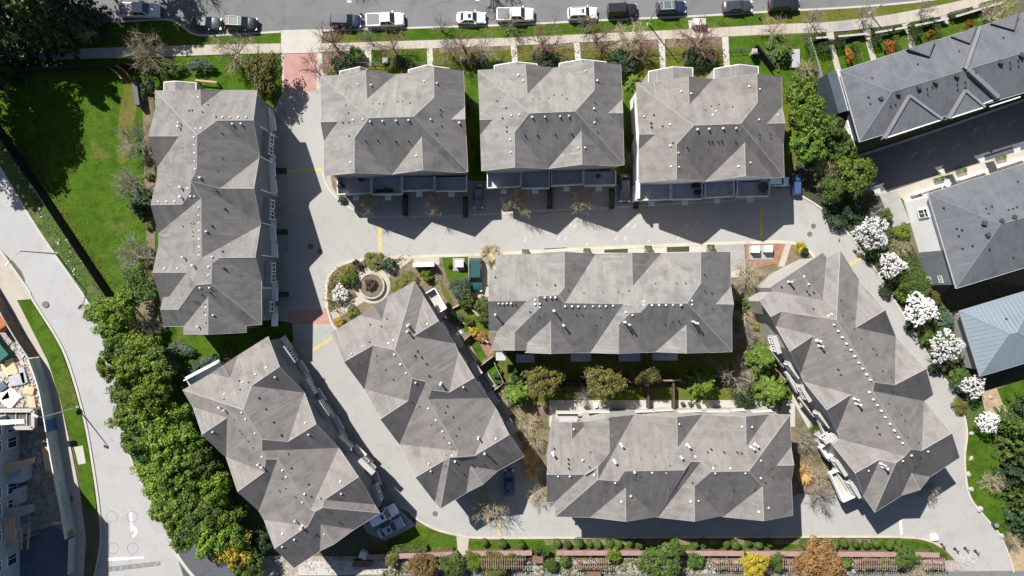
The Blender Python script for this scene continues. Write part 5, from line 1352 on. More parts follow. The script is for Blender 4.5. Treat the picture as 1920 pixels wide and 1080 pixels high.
FS = [('shrub', 668, 104, 19, 1.8, 'leaf_mid', 'round dark shrub left of the first white path'), ('shrub', 642, 122, 24, 2.2, 'leaf_dark', 'dark shrub at the upper left corner of the first upper block'), ('conifer', 748, 112, 15, 3.5, 'leaf_dark', 'narrow dark conifer in front of the first upper block'),
      ('shrub', 731, 120, 17, 1.6, 'leaf_mid', 'small green shrub left of the narrow conifer'), ('shrub', 765, 120, 14, 1.5, 'leaf_dark', 'small dark shrub right of the narrow conifer'), ('conifer', 885, 108, 18, 4, 'leaf_olive', 'narrow olive conifer at the gap between the first two upper blocks'),
      ('shrub', 905, 120, 18, 1.6, 'leaf_dark', 'dark shrub at the top of the first gap'), ('shrub', 1022, 112, 28, 2.2, 'leaf_dark', 'dark shrub against the middle upper block under the reddish tree'), ('shrub', 1165, 116, 28, 2.4, 'leaf_dark', 'dark shrub at the top of the second gap'),
      ('shrub', 1182, 112, 22, 2.0, 'leaf_blue', 'grey green shrub beside the second gap'), ('shrub', 1300, 112, 24, 1.8, 'leaf_dark', 'dark shrub between the twin porch gables'), ('shrub', 1328, 110, 20, 1.8, 'leaf_dark', 'dark shrub right of the one between the twin porches'),
      ('conifer', 1316, 96, 14, 3.5, 'leaf_olive', 'narrow olive conifer under the large reddish tree'), ('feather', 885, 195, 16, 2.5, 'leaf_mid', 'green shrub in the first gap between the upper blocks'), ('shrub', 898, 296, 10, 1.5, 'leaf_mid', 'small green shrub low in the first gap'),
      ('shrub', 1180, 258, 10, 1.5, 'leaf_mid', 'small green shrub in the shade of the second gap'), ('barefine', 1182, 300, 18, 2.5, 'twig_tan', 'brown leafless shrub low in the second gap'), ('feather', 1185, 150, 22, 1.5, 'leaf_lime', 'yellow green fern clump in the second gap'),
      ('feather', 1352, 140, 22, 1.3, 'leaf_lime', 'yellow green fern clump right of the twin porches'), ('shrub', 1415, 102, 9, 1.4, 'leaf_dark', 'clipped dark ball shrub on the lawn right of the twin porches')]
for k, x, y, r_, h, m_, lb in FS: plant(k, 'garden_shrub', x, y, r_, h, lb, m_, 'garden shrubs of the upper row', cat='shrub')
# evergreens between the upper row and the slate row
for i, (x, y, r_, h) in enumerate([(1496, 174, 33, 6), (1520, 220, 38, 7), (1556, 248, 32, 6.5), (1514, 276, 37, 7), (1582, 284, 28, 6), (1600, 328, 38, 7), (1562, 352, 30, 5)]):
    plant('leafy', 'cedar_tree', x, y, r_ * 1.05, h, '%s rounded green cedar between the upper row and the slate row, from the top' % ORD[i], 'leaf_mid' if i in (2, 4, 6) else 'leaf', 'cedars beside the slate row')
plant('barefine', 'bare_shrub', 1556, 326, 32, 5, 'tan leafless shrub among the cedars beside the dark lane', 'twig_tan')
plant('bare', 'blossom_tree', 1626, 352, 20, 4, 'half hidden pale budding tree at the end of the dark lane', 'petal_pink')
plant('shrub', 'evergreen_shrub', 1570, 400, 30, 2, 'dark shrub in shade beside the lane bend', 'leaf_dark')
plant('shrub', 'evergreen_shrub', 1605, 395, 26, 2, 'second dark shrub in shade beside the lane bend', 'leaf_dark')
plant('barefine', 'bare_shrub', 1640, 400, 26, 2.2, 'grey leafless shrub left of the tan concrete pad', 'twig_grey')
plant('shrub', 'evergreen_shrub', 1658, 402, 16, 2, 'green shrub left of the tan concrete pad', 'leaf_mid')
# magnolias
for i, (x, y, r_, h) in enumerate([(1633, 437, 34, 5), (1670, 498, 26, 4.5), (1722, 580, 33, 5), (1771, 649, 33, 5), (1823, 724, 23, 4), (1849, 791, 22, 4)]):
    plant('bloom', 'magnolia_tree', x, y, r_, h, '%s white blossoming magnolia along the right hand lane, from the top' % ORD[i], None, 'white magnolias along the right hand lane')
RS = [('shrub', 1690, 436, 19, 1.8, 'leaf_lime', 'yellow green shrub right of the first magnolia'), ('barefine', 1692, 462, 22, 1.8, 'twig_tan', 'tan twiggy shrub below the yellow green shrub'), ('airy', 1702, 522, 26, 3, 'leaf_mid', 'dense green shrub beside the blue grey siding'),
      ('airy', 1722, 540, 26, 3, 'leaf_mid', 'dense green shrub below the blue grey siding'), ('shrub', 1692, 552, 18, 1.6, 'leaf_mid', 'low green shrub between the second and third magnolia'), ('feather', 1776, 604, 28, 1.6, 'leaf_blue', 'blue green spreading conifer right of the third magnolia'),
      ('shrub', 1748, 560, 18, 1.8, 'leaf_olive', 'olive shrub above right of the third magnolia'), ('shrub', 1738, 632, 18, 1.8, 'leaf_mid', 'green shrub left of the fourth magnolia'), ('feather', 1815, 636, 20, 2.5, 'leaf_lime', 'yellow green spiky conifer right of the fourth magnolia'),
      ('shrub', 1792, 702, 20, 2, 'leaf_mid', 'green shrub left of the fifth magnolia'), ('airy', 1800, 722, 16, 2, 'leaf_blue', 'grey green shrub below left of the fifth magnolia'), ('shrub', 1800, 760, 18, 1, 'leaf_olive', 'low olive shrub left of the sixth magnolia'), ('shrub', 1660, 545, 16, 1.2, 'leaf_dark', 'dark low shrub at the kerb below the second magnolia'),
      ('shrub', 1632, 480, 14, 1.2, 'leaf_dark', 'dark low shrub at the kerb below the first magnolia'), ('shrub', 1752, 690, 14, 1.2, 'leaf_dark', 'dark low shrub at the kerb below the fourth magnolia'), ('shrub', 1706, 610, 14, 1.2, 'leaf_dark', 'dark low shrub at the kerb below the third magnolia')]
for k, x, y, r_, h, m_, lb in RS: plant(k, 'border_shrub', x, y, r_, h, lb, m_, 'shrubs along the right hand lane', cat='shrub')
for i, (x, y, r_, h) in enumerate([(1916, 800, 34, 9), (1944, 845, 46, 11), (1936, 896, 42, 10), (1956, 940, 46, 11), (1948, 990, 38, 10), (1968, 788, 46, 11)]):
    plant('conifer', 'tall_conifer', x, y, r_, h, '%s tall dark conifer at the right edge beside the lawn, from the top' % ('second', 'third', 'fourth', 'fifth', 'lowest', 'topmost')[i], 'leaf_mid' if i in (0, 1, 3) else 'leaf_dark', 'tall conifers at the right edge')
plant('barefine', 'bare_shrub', 1866, 905, 24, 3.5, 'pale leafless shrub on the lawn beside the dark conifers', 'twig_tan')
plant('barefine', 'bare_shrub', 1905, 1012, 20, 3, 'pale leafless shrub at the lower end of the right lawn', 'twig_tan')
# hedges and orange cedars in front of the slate row
for i, (x, y, r_, ry) in enumerate([(1530, 72, 22, .35), (1588, 68, 24, .35), (1662, 60, 32, .35), (1726, 46, 30, .35), (1800, 26, 28, .35), (1858, 8, 26, .35)]):
    plant('hedge', 'clipped_hedge', x, y, r_ * .8, 1.0, '%s clipped hedge along the sidewalk of the slate row, from the left' % ORD[i], 'leaf_mid', 'clipped hedges of the slate row', ry=.28, rot=.25)
for i, (x, y, r_, ry) in enumerate([(1590, 105, 8, 2.2), (1666, 90, 10, 1.7), (1741, 66, 8, 1.2), (1815, 46, 8, 1.1)]):
    plant('shrub', 'orange_cedar', x, y, r_, 2.6, '%s orange cedar in the gardens of the slate row, from the left' % ORD[i], 'leaf_orange', 'orange cedars', ry=ry, rot=.22)
for i, (x, y, r_, ry) in enumerate([(1520, 105, 5, 5), (1606, 102, 6, 3.5), (1679, 84, 5, 3), (1755, 60, 6, 2), (1544, 90, 12, .7), (1572, 82, 9, .8), (1640, 78, 9, .7), (1715, 66, 10, .7)]):
    plant('hedge', 'garden_hedge', x, y, r_, 1.6, '%s dark garden hedge in front of the slate row, from the left' % ORD[[0, 3, 5, 7, 1, 2, 4, 6][i]], 'leaf_dark' if i > 3 else 'leaf_mid', 'garden hedges of the slate row', ry=ry, rot=.22)
plant('feather', 'garden_shrub', 1465, 98, 30, 2.5, 'green grassy shrub left of the slate row gardens', 'leaf_mid')
plant('barefine', 'bare_shrub', 1515, 128, 24, 2.5, 'pink tan twiggy shrub left of the slate row fence', 'twig_tan')
plant('barefine', 'bare_shrub', 1870, 28, 36, 4, 'pale leafless shrub over the slate row gardens near the right edge', 'twig_tan')
# plaza and courtyard planting
CS = [('shrub', 696, 534, 14, 1.2, 'leaf_purple', 'purple shrub in the middle of the round plaza planter'), ('shrub', 652, 514, 19, 1.4, 'leaf_olive', 'olive shrub at the upper left of the plaza'), ('shrub', 668, 493, 7, 2, 'leaf_dark', 'small dark conical shrub above the plaza'), ('shrub', 660, 524, 15, 2, 'leaf_mid', 'dark green shrub left of the plaza'),
      ('shrub', 643, 528, 10, 1.3, 'leaf_lime', 'small yellow green shrub left of the plaza'), ('barefine', 650, 532, 8, 1.2, 'twig_gold', 'small rusty twig clump left of the plaza'), ('bloom', 638, 550, 17, 2, None, 'white flowering bush at the lower left of the plaza'), ('shrub', 728, 496, 15, 1.8, 'leaf_blue', 'rounded grey green shrub beside the plaza bench'),
      ('shrub', 800, 515, 13, 1.8, 'leaf_lime', 'yellow green globe shrub below the mailboxes'), ('shrub', 636, 603, 12, 1.0, 'leaf_gold', 'yellow flowering low shrub at the corner of the slanted block'), ('shrub', 662, 585, 14, .9, 'leaf_olive', 'olive low shrub by the path below the plaza'), ('shrub', 765, 522, 20, .9, 'leaf_olive', 'olive groundcover shrub right of the plaza'),
      ('shrub', 745, 535, 16, .9, 'leaf_olive', 'brownish groundcover shrub against the slanted block'), ('shrub', 700, 488, 20, .8, 'leaf_olive', 'olive groundcover above the plaza bench'), ('airy', 864, 540, 22, 2.6, 'leaf_blue', 'large grey green shrub left of the parked teal car'), ('shrub', 872, 562, 20, 2.2, 'leaf_mid', 'deep green shrub below the large grey green shrub'), ('shrub', 905, 572, 17, 2, 'leaf_mid', 'green shrub at the left wall of the centre block'),
      ('shrub', 892, 572, 10, 1, 'leaf_rust', 'rust brown low shrub beside the centre block'), ('shrub', 908, 596, 15, 2, 'leaf_mid', 'green shrub below the rust brown one at the centre block'), ('shrub', 858, 598, 12, 1.4, 'leaf_blue', 'grey green shrub in the first back yard of the slanted block'), ('shrub', 878, 604, 11, 1.2, 'leaf_mid', 'green shrub in the first back yard beside the lawn'),
      ('shrub', 889, 622, 11, 1.2, 'leaf_gold', 'bright yellow shrub in the second back yard'), ('shrub', 902, 632, 12, 1, 'leaf_rust', 'rust red shrub in the second back yard'), ('shrub', 932, 700, 11, 1.2, 'leaf_mid', 'green shrub in the third back yard'), ('tuft', 918, 474, 26, 2.6, 'twig_tan', 'tan feathery grass clump at the upper left corner of the centre block'),
      ('barefine', 820, 520, 12, .9, 'twig_tan', 'twiggy pale brush pile right of the globe shrub'), ('shrub', 842, 496, 6, .8, 'leaf_lime', 'small yellow green plant beside the transformer'), ('tuft', 1503, 464, 17, 1.6, 'leaf_gold', 'yellow green grass clump by the twin transformers'), ('shrub', 1508, 472, 9, 1.2, 'leaf_dark', 'dark shrub under the yellow grass clump')]
for k, x, y, r_, h, m_, lb in CS: plant(k, 'courtyard_shrub', x, y, r_, h, lb, m_, 'courtyard planting', cat='shrub')
for i, (x, y, r_) in enumerate([(985, 474, 6), (1100, 472, 6), (1215, 467, 6), (1332, 465, 6)]):
    plant('hedge', 'clipped_shrub', x, y, r_, 1.2, '%s small clipped shrub along the top of the centre block, from the left' % ORD[i], 'leaf_mid', 'clipped shrubs above the centre block', rot=0.0)
for i, (x, y, r_) in enumerate([(692, 380, 26), (816, 382, 26), (973, 378, 32), (1090, 376, 26)]):
    plant('barefine', 'bare_shrub', x, y, r_, 5.6, '%s olive brown leafless shrub between the garage drives, from the left' % ORD[i], 'twig_tan', 'leafless shrubs between the garage drives')
for i, (x, y) in enumerate([(760, 385), (873, 388), (1031, 372), (1147, 372), (1192, 372)]):
    plant('hedge', 'drive_hedge', x, y, 4.5, 1.0, '%s dark narrow hedge between garage drives of the upper row, from the left' % ORD[i], 'leaf_dark', 'narrow hedges between garage drives', ry=4.2, rot=0.0)
for i, (x, y) in enumerate([(526, 320), (528, 435), (530, 552)]):
    plant('hedge', 'drive_hedge', x, y, 10, 1.0, '%s dark hedge between garage drives of the upright block, from the top' % ORD[i], 'leaf_dark', 'hedges between the drives of the upright block', ry=.45, rot=0.0)
plant('shrub', 'low_shrub', 642, 374, 9, .9, 'small dark shrub at the lane corner under the first deck', 'leaf_dark')
# back gardens between the middle blocks
BG = [('feather', 972, 738, 30, 5, 'leaf', 'green feathery conifer at the left end of the back gardens'), ('airy', 1018, 712, 34, 6.5, 'leaf_khaki', 'olive tree beside the feathery conifer in the back gardens'), ('airy', 1132, 712, 38, 6.5, 'leaf_khaki', 'golden olive round tree in the middle of the back gardens'),
      ('airy', 1210, 698, 26, 6, 'leaf_olive', 'small dark olive tree left of the wooden fences'), ('feather', 1318, 722, 32, 5.5, 'leaf', 'green feathery conifer right of the wooden fences'), ('bare', 1382, 706, 42, 6.5, 'twig_grey', 'grey leafless tree in the back gardens'),
      ('feather', 1432, 672, 36, 5, 'leaf', 'bright green conifer at the upper right of the back gardens'), ('feather', 1452, 735, 36, 5, 'leaf', 'bright green conifer at the lower right of the back gardens'), ('barefine', 1095, 740, 22, 2.5, 'twig_grey', 'brown drooping shrub left of the golden olive tree'),
      ('shrub', 1060, 735, 16, 1.4, 'leaf_lime', 'yellow green shrub beside the olive tree'), ('shrub', 1180, 735, 14, 1.2, 'leaf_lime', 'yellow green low shrub right of the golden olive tree'), ('shrub', 1395, 755, 24, 2, 'leaf_dark', 'dark shrub at the right end of the patios'), ('shrub', 970, 705, 14, 2, 'leaf_dark', 'dark shrub above the feathery conifer')]
for k, x, y, r_, h, m_, lb in BG: plant(k, 'garden_tree', x, y, r_, h, lb, m_, 'back garden planting', cat='tree' if h > 3 else 'shrub', under='twig_grey' if k == 'airy' else None)
LG = [('barefine', 955, 745, 24, 2.6, 'twig_tan', 'tan leafless shrub beside the last back yard patio'), ('barefine', 985, 792, 30, 3.2, 'twig_tan', 'tan leafless shrub above the left end of the lower block'), ('barefine', 1002, 822, 26, 3.2, 'twig_tan', 'pale twiggy shrub against the left wall of the lower block'), ('tuft', 992, 860, 24, 2.6, 'twig_gold', 'golden grass clump left of the lower block'),
      ('tuft', 996, 888, 22, 2.4, 'twig_gold', 'second golden grass clump left of the lower block'), ('barefine', 1010, 930, 26, 2.8, 'twig_tan', 'tan twiggy shrub at the lower left corner of the lower block'), ('barefine', 916, 946, 42, 6, 'twig_tan', 'large straw coloured shrub below the slanted block'),
      ('barefine', 1402, 516, 34, 3.6, 'twig_tan', 'tan leafless shrub right of the centre block, upper'), ('shrub', 1392, 572, 16, 1.8, 'leaf_mid', 'green shrub right of the centre block'), ('barefine', 1398, 592, 24, 2.6, 'twig_tan', 'tan leafless shrub beside the green shrub'), ('barefine', 1402, 628, 28, 3, 'twig_grey', 'grey leafless shrub right of the centre block, lower'), ('shrub', 1416, 612, 8, 1, 'leaf_gold', 'small yellow shrub beside the grey leafless shrub'),
      ('barefine', 1510, 828, 28, 3.4, 'twig_grey', 'grey leafless shrub right of the lower block, upper'), ('tuft', 1530, 808, 18, 1.6, 'leaf_mid', 'green grassy clump between the lower block and the curving block'), ('tuft', 1512, 892, 26, 3, 'twig_gold', 'golden brown shrub right of the lower block'), ('barefine', 1538, 896, 30, 3.4, 'twig_tan', 'brown leafless shrub beside the white balconies'), ('barefine', 1540, 932, 30, 4.5, 'twig_grey', 'grey leafless shrub casting a twiggy shadow on the bottom lane'), ('bare', 1745, 918, 24, 4, 'twig_grey', 'leafless sapling in the shadow of the curving block')]
for k, x, y, r_, h, m_, lb in LG: plant(k, 'yard_shrub', x, y, r_, h, lb, m_, 'leafless shrubs round the lower blocks', cat='shrub')
# south strip
BS = [908, 942, 978] + [1044, 1063, 1085, 1105, 1120, 1144, 1158, 1180, 1198, 1246, 1263, 1302, 1320, 1361, 1378, 1403, 1421, 1442] + [1508, 1525, 1543, 1565, 1581, 1603, 1623, 1641, 1665, 1684]
for i, x in enumerate(BS):
    plant('ball', 'clipped_shrub', x, 1019 + (i * 7 % 5) - 2, (6.5, 7.5, 5.5, 7)[i % 4], 1.1 + .3 * (i % 3), '%s clipped ball shrub along the bottom lane, counted from the left' % ORD[i], 'leaf_mid', 'clipped ball shrubs along the bottom lane')
plant('hedge', 'clipped_hedge', 762, 1026, 38, 1.2, 'long clipped hedge on the grass left of the bottom path', 'leaf_mid', ry=.16, rot=0.0)
plant('hedge', 'clipped_hedge', 836, 1029, 14, .8, 'short clipped hedge left of the bottom path', 'leaf_olive', ry=.3, rot=0.0)
SS = [('airy', 795, 1060, 30, 3.5, 'leaf_brown', 'brown twiggy tree at the bottom edge left of the path'), ('shrub', 735, 1046, 18, 2, 'leaf_olive', 'olive shrub below the brown wall'), ('airy', 848, 1058, 24, 3.5, 'leaf_mid', 'dark green tree at the bottom edge left of the path'), ('airy', 890, 1052, 18, 2.5, 'leaf_lime', 'yellow green shrub right of the bottom path'),
      ('airy', 930, 1056, 26, 2.5, 'leaf_olive', 'olive shrub mass under the pergola'), ('shrub', 965, 1050, 18, 2, 'leaf_mid', 'green shrub under the right end of the first pergola'), ('shrub', 1008, 1032, 9, 2.4, 'leaf_mid', 'left green column shrub at the wall notch'), ('shrub', 1022, 1036, 10, 2.2, 'leaf_mid', 'right green column shrub at the wall notch'), ('airy', 1032, 1058, 14, 2, 'leaf_mid', 'green shrub below the wall notch'), ('shrub', 1058, 1052, 13, 1.6, 'leaf_mid', 'dark green shrub right of the wall notch'),
      ('shrub', 1150, 1040, 18, 2, 'leaf_lime', 'yellow green shrub spilling over the brown wall'), ('leafy', 1238, 1052, 46, 5, 'leaf_mid', 'large round green tree at the bottom edge'), ('shrub', 1302, 1050, 20, 2, 'leaf_mid', 'green shrub right of the large round tree'), ('airy', 1412, 1056, 26, 4.5, 'leaf_gold', 'bright yellow flowering tree at the bottom edge'), ('shrub', 1455, 1052, 20, 2.2, 'leaf_mid', 'green shrub right of the yellow tree'),
      ('airy', 1532, 1050, 44, 5, 'leaf_rust', 'large orange brown tree at the bottom edge'), ('feather', 1585, 1055, 18, 2, 'leaf_mid', 'green spiky shrub right of the orange brown tree'), ('shrub', 1662, 1054, 12, 1.6, 'leaf_lime', 'yellow green shrub left of the small round green tree'), ('leafy', 1696, 1042, 26, 3.5, 'leaf_mid', 'small round green tree near the lower right exit'), ('barefine', 1718, 1068, 26, 2.5, 'twig_tan', 'brown twiggy shrub below the small round green tree'), ('shrub', 1755, 1036, 22, 1.4, 'leaf_mid', 'low green hedge shrub at the lane corner near the exit'), ('shrub', 1630, 1052, 16, 1.6, 'leaf_olive', 'olive shrub under the last pergola')]
for k, x, y, r_, h, m_, lb in SS: plant(k, 'border_shrub', x, y, r_, h, lb, m_, 'planting along the bottom edge', cat='tree' if h >= 3.5 else 'shrub', ry=.5 if x == 1755 else 1.0, rot=-.4 if x == 1755 else None)

for i, (x, y, r_, h) in enumerate([(30, -70, 70, 15), (120, -85, 60, 15), (215, -90, 60, 13)]):
    plant('airy', 'tall_tree', x, y, r_, h, '%s tall tree outside the top left edge, shading the street' % ORD[i], 'leaf_dark', 'tall trees outside the top edge')
for i, (x, y, r_, h) in enumerate([(325, -85, 55, 9), (905, -80, 50, 9), (640, -95, 40, 8)]):
    plant('bare', 'street_tree', x, y, r_, h, '%s leafless tree outside the top edge, its twig shadow on the street' % ORD[i], 'twig_grey', 'leafless trees outside the top edge')
# weeds and ground cover in the rough verge: nobody could count them
def scatter(name, poly, n, size, m_, label, hmax=.35, seed=1):
    g_ = np.random.default_rng(seed); xs = [p[0] for p in poly]; ys = [p[1] for p in poly]; C = []
    while len(C) < n:
        cx, cy = g_.uniform(min(xs), max(xs)), g_.uniform(min(ys), max(ys)); ins = False
        for i in range(len(poly)):
            (x1, y1), (x2, y2) = poly[i], poly[i - 1]
            if (y1 > cy) != (y2 > cy) and cx < (x2 - x1) * (cy - y1) / (y2 - y1) + x1: ins = not ins
        if not ins: continue
        k = int(g_.integers(3, 14)); c = P(cx, cy); sp = g_.uniform(.1, .6)
        for _ in range(k): C.append((c.x + g_.normal(0, sp), c.y + g_.normal(0, sp), .12 + g_.random() * hmax))
    C = np.array(C[:n]); me = leaf_mesh(name, C, np.tile([0, 0, 1.], (n, 1)), size, M[m_], .6, seed)
    o = link(name, me); tag(o, label, 'weeds', kind='stuff')
VP = [(-10, 228), (208, 556), (178, 566), (120, 482), (64, 396), (8, 300), (-10, 270)]
scatter('weeds', VP, 1500, .07, 'leaf_lime', 'rough green weeds in the verge between avenue and black fence', .12)
scatter('dry_weeds', [(0, 230), (30, 240), (60, 290), (216, 540), (200, 556), (10, 262)], 1500, .07, 'leaf_brown', 'dry weeds along the black fence', .12, seed=2)
scatter('wild_flowers', VP, 110, .08, 'petal', 'small white flowers in the verge beside the avenue', seed=3)
scatter('garden_weeds', [(1560, 392), (1608, 438), (1662, 510), (1712, 590), (1772, 685), (1815, 745), (1835, 750), (1760, 560), (1680, 430), (1600, 370)], 3500, .12, 'leaf_mid', 'low green ground cover in the bed along the right hand lane', seed=4)
scatter('bed_cover', [(625, 510), (700, 488), (760, 484), (745, 500), (690, 500), (655, 530), (640, 590), (618, 580), (615, 545)], 1500, .08, 'leaf_olive', 'olive ground cover in the beds round the plaza', .2, seed=5)
scatter('leaf_litter', [(606, 100), (1350, 72), (1350, 90), (606, 130)], 1800, .07, 'leaf_brown', 'brown leaf litter in the front gardens of the upper row', .1, seed=6)
scatter('strip_cover', [(720, 1040), (1700, 1040), (1790, 1072), (720, 1076)], 5000, .12, 'leaf_olive', 'dry ground cover along the gravel walk at the bottom edge', .4, seed=7)

# ------------------------------------------------------------------ vehicles
def loft(stations, ring):
    v = []; f = []; n = None
    for x, hw, zt in stations:
        pts = ring(hw, zt); n = len(pts)
        v += [(x, y, z) for y, z in pts]
    for i in range(len(stations) - 1):
        for k in range(n - 1): f.append((i * n + k, (i + 1) * n + k, (i + 1) * n + k + 1, i * n + k + 1))
    f.append(tuple(range(n))); f.append(tuple(reversed([(len(stations) - 1) * n + k for k in range(n)])))
    return v, f
def body_ring(hw, zt):
    half = [(hw * .94, .28), (hw, .5), (hw * .985, zt * .82), (hw * .93, zt - .04), (hw * .80, zt)]
    return [(y, z) for y, z in half] + [(-y, z) for y, z in reversed(half)]
CAR = {  # length, width, belt stations, cabin (base rear, base front, roof rear, roof front, roof z), belt z
    'sedan': (4.6, 1.84, [(-.5, .74, .72), (-.47, .90, .88), (-.36, .98, .96), (0, 1, .95), (.22, 1, .95), (.38, .96, .88), (.46, .86, .78), (.5, .66, .62)], (-1.75, 1.0, -1.05, .25, 1.45), .93),
    'suv': (4.7, 1.92, [(-.5, .86, .85), (-.485, .95, 1.02), (-.3, 1, 1.06), (0, 1, 1.05), (.24, 1, 1.05), (.40, .96, .98), (.475, .86, .86), (.5, .68, .7)], (-2.2, 1.15, -1.95, .42, 1.74), 1.03),
    'pickup': (5.8, 2.02, [(-.5, .96, 1.02), (-.49, .99, 1.05), (-.2, 1, 1.06), (0, 1, 1.08), (.22, 1, 1.10), (.40, .98, 1.06), (.475, .9, .95), (.5, .74, .78)], (-.75, 1.55, -.55, .85, 1.88), 1.07),
    'jeep': (4.4, 1.9, [(-.5, .94, 1.0), (-.49, .97, 1.06), (0, 1, 1.06), (.18, .98, 1.08), (.42, .86, 1.05), (.49, .82, 1.0), (.5, .78, .8)], (-2.1, .75, -2.05, .5, 1.85), 1.05)}
WHEEL = unit_cap('tyre', M['tyre'], [(.20, -.11), (.34, -.10), (.34, .10), (.20, .11)], 14)
RIM = unit_cap('rim', M['rim'], [(.21, .0), (.21, .115), (.05, .10)], 10)
PAINT = {}
def paint(c):
    if c not in PAINT:
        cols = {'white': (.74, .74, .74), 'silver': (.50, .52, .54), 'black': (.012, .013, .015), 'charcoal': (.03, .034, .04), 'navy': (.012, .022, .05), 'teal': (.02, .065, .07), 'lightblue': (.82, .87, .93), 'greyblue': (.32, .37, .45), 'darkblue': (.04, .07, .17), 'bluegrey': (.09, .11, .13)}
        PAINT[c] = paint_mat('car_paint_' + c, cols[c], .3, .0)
    return PAINT[c]
def car(kind, px, py, ang, colour, label, bed=None, roofrails=False, sunroof=False, name='parked_car', cat='car', scale=1.0, roof=None):
    L, W, st, cab, belt = CAR[kind]
    c = P(px, py, .8); root = empty(name, (c.x, c.y, .035 if py > 80 else .022), ang)
    root.scale = (scale,) * 3
    tag(root, label, cat, 'parked cars')
    pm = paint(colour)
    v, f = loft([(x * L, w * W / 2, z) for x, w, z in st], body_ring)
    body = link('body', mesh('body', v, f, pm, True), root)
    br, bf, rr_, rf, rz = cab; hb, hr = W / 2 * .90, W / 2 * .70
    def frus(off, z0=belt - .05):
        return [(br, -hb, z0), (bf, -hb, z0), (bf, hb, z0), (br, hb, z0), (rr_, -hr, rz), (rf, -hr, rz), (rf, hr, rz), (rr_, hr, rz)]
    q = frus(0)
    mb = MB(); mb.add(q, [(0, 1, 5, 4), (1, 2, 6, 5), (2, 3, 7, 6), (3, 0, 4, 7), (4, 5, 6, 7)])
    mb.build('cabin', pm, root)
    rp = MB(); rp.prism([(rr_ + .1, -hr + .02), (rf - .05, -hr + .02), (rf, -hr * .6), (rf, hr * .6), (rf - .05, hr - .02), (rr_ + .1, hr - .02), (rr_ + .02, hr * .6), (rr_ + .02, -hr * .6)], rz - .02, rz + .035)
    rp.build('roof_panel', paint(roof) if roof else pm, root)
    def quad(nm, i, j, k, l, a, b, c0, c1):
        A, B, C, D = [Vector(q[t]) for t in (i, j, k, l)]
        pt = lambda u, w: A.lerp(B, u).lerp(D.lerp(C, u), w)
        n = (B - A).cross(D - A).normalized() * .018
        vs = [pt(a, c0) + n, pt(b, c0) + n, pt(b, c1) + n, pt(a, c1) + n]
        link(nm, mesh(nm, vs, [(0, 1, 2, 3)], M['carglass']), root)
    quad('windshield', 1, 2, 6, 5, .06, .94, .06, .95)
    quad('rear_window', 3, 0, 4, 7, .08, .92, .18, .92)
    for (i, j, k, l) in ((0, 1, 5, 4), (2, 3, 7, 6)):
        quad('side_window', i, j, k, l, .07, .47, .15, .88); quad('side_window', i, j, k, l, .52, .92, .15, .88)
    for sx in (-.31, .31):
        for sy in (-1, 1):
            w = empty('wheel', (sx * L, sy * (W / 2 - .13), .34)); w.parent = root; w.rotation_euler = (-sy * math.pi / 2, 0, 0)
            link('tyre', WHEEL, w); link('rim', RIM, w)
    for sy in (-1, 1):
        mb = MB(); mb.box((L * .47, sy * W * .36, .72), (.28, .36, .14), -sy * .45); mb.build('headlight', M['headlight'], root)
        mb = MB(); mb.box((-L * .488, sy * W * .39, .82), (.14, .28, .2)); mb.build('taillight', M['taillight'], root)
        mb = MB(); mb.box((bf - .35, sy * (W / 2 + .07), belt + .06), (.16, .22, .15)); mb.build('mirror', pm, root)
    mb = MB(); mb.box((L * .497, 0, .45), (.12, W * .74, .24)); mb.build('bumper', M['dark_metal'], root)
    if roofrails:
        for sy in (-1, 1):
            mb = MB(); mb.bar((rr_ + .15, sy * (hr - .06), rz + .05), (rf - .2, sy * (hr - .06), rz + .05), .06, .07); mb.build('roof_rail', M['pole'], root)
        for x in (rr_ + .6, rf - .5):
            mb = MB(); mb.bar((x, -hr + .05, rz + .06), (x, hr - .05, rz + .06), .07, .05); mb.build('roof_bar', M['pole'], root)
    if sunroof:
        mb = MB(); mb.box((rf - .45, 0, rz + .035), (.5, .7, .02)); mb.build('sunroof', M['carglass'], root)
    if bed:
        x0, x1 = -L * .485, br - .05
        mb = MB(); mb.box(((x0 + x1) / 2, 0, 1.075), (x1 - x0 - .1, W * .84, .04)); mb.build('bed_cover', M['bedliner'] if bed == 'grey' else M['tyre'], root)
        mb = MB()
        for sy in (-1, 1): mb.bar((x0, sy * W * .45, 1.04), (x1, sy * W * .45, 1.04), .12, .08)
        mb.bar((x0 + .03, -W * .42, 1.04), (x0 + .03, W * .42, 1.04), .1, .07); mb.build('bed_rail', pm, root)
    hb2 = MB(); hb2.bar((bf + .15, -W * .30, belt + .0), (L * .40, -W * .26, belt - .02), .02, .03); hb2.bar((bf + .15, W * .30, belt), (L * .40, W * .26, belt - .02), .02, .03)
    hb2.build('hood_crease', pm, root)
    return root
Rd = math.radians
car('pickup', 262, 19, Rd(-1), 'silver', 'silver pickup truck parked at the top left on the street', 'grey', name='pickup_truck', cat='truck', scale=1.06)
car('sedan', 386, 43, Rd(-4), 'charcoal', 'dark sedan half under a leafless tree, left of two dark cars', scale=1.05)
car('suv', 452, 44, Rd(-3), 'black', 'black car with a pale roof rack, right of two dark cars', roofrails=True, scale=1.04)
car('suv', 648, 39, Rd(-2), 'navy', 'black station wagon parked behind the white covered pickup', scale=1.0)
car('pickup', 722, 37, Rd(2), 'white', 'white pickup truck with grey bed cover just right of the entry drive', 'grey', name='pickup_truck', cat='truck', scale=1.0)
car('sedan', 883, 33, Rd(0), 'white', 'white sedan with a sunroof parked on the street', sunroof=True, scale=.98)
car('pickup', 966, 27, Rd(0), 'white', 'white pickup truck with dark grey bed between the white sedan and white wagon', 'grey', name='pickup_truck', cat='truck', scale=.98)
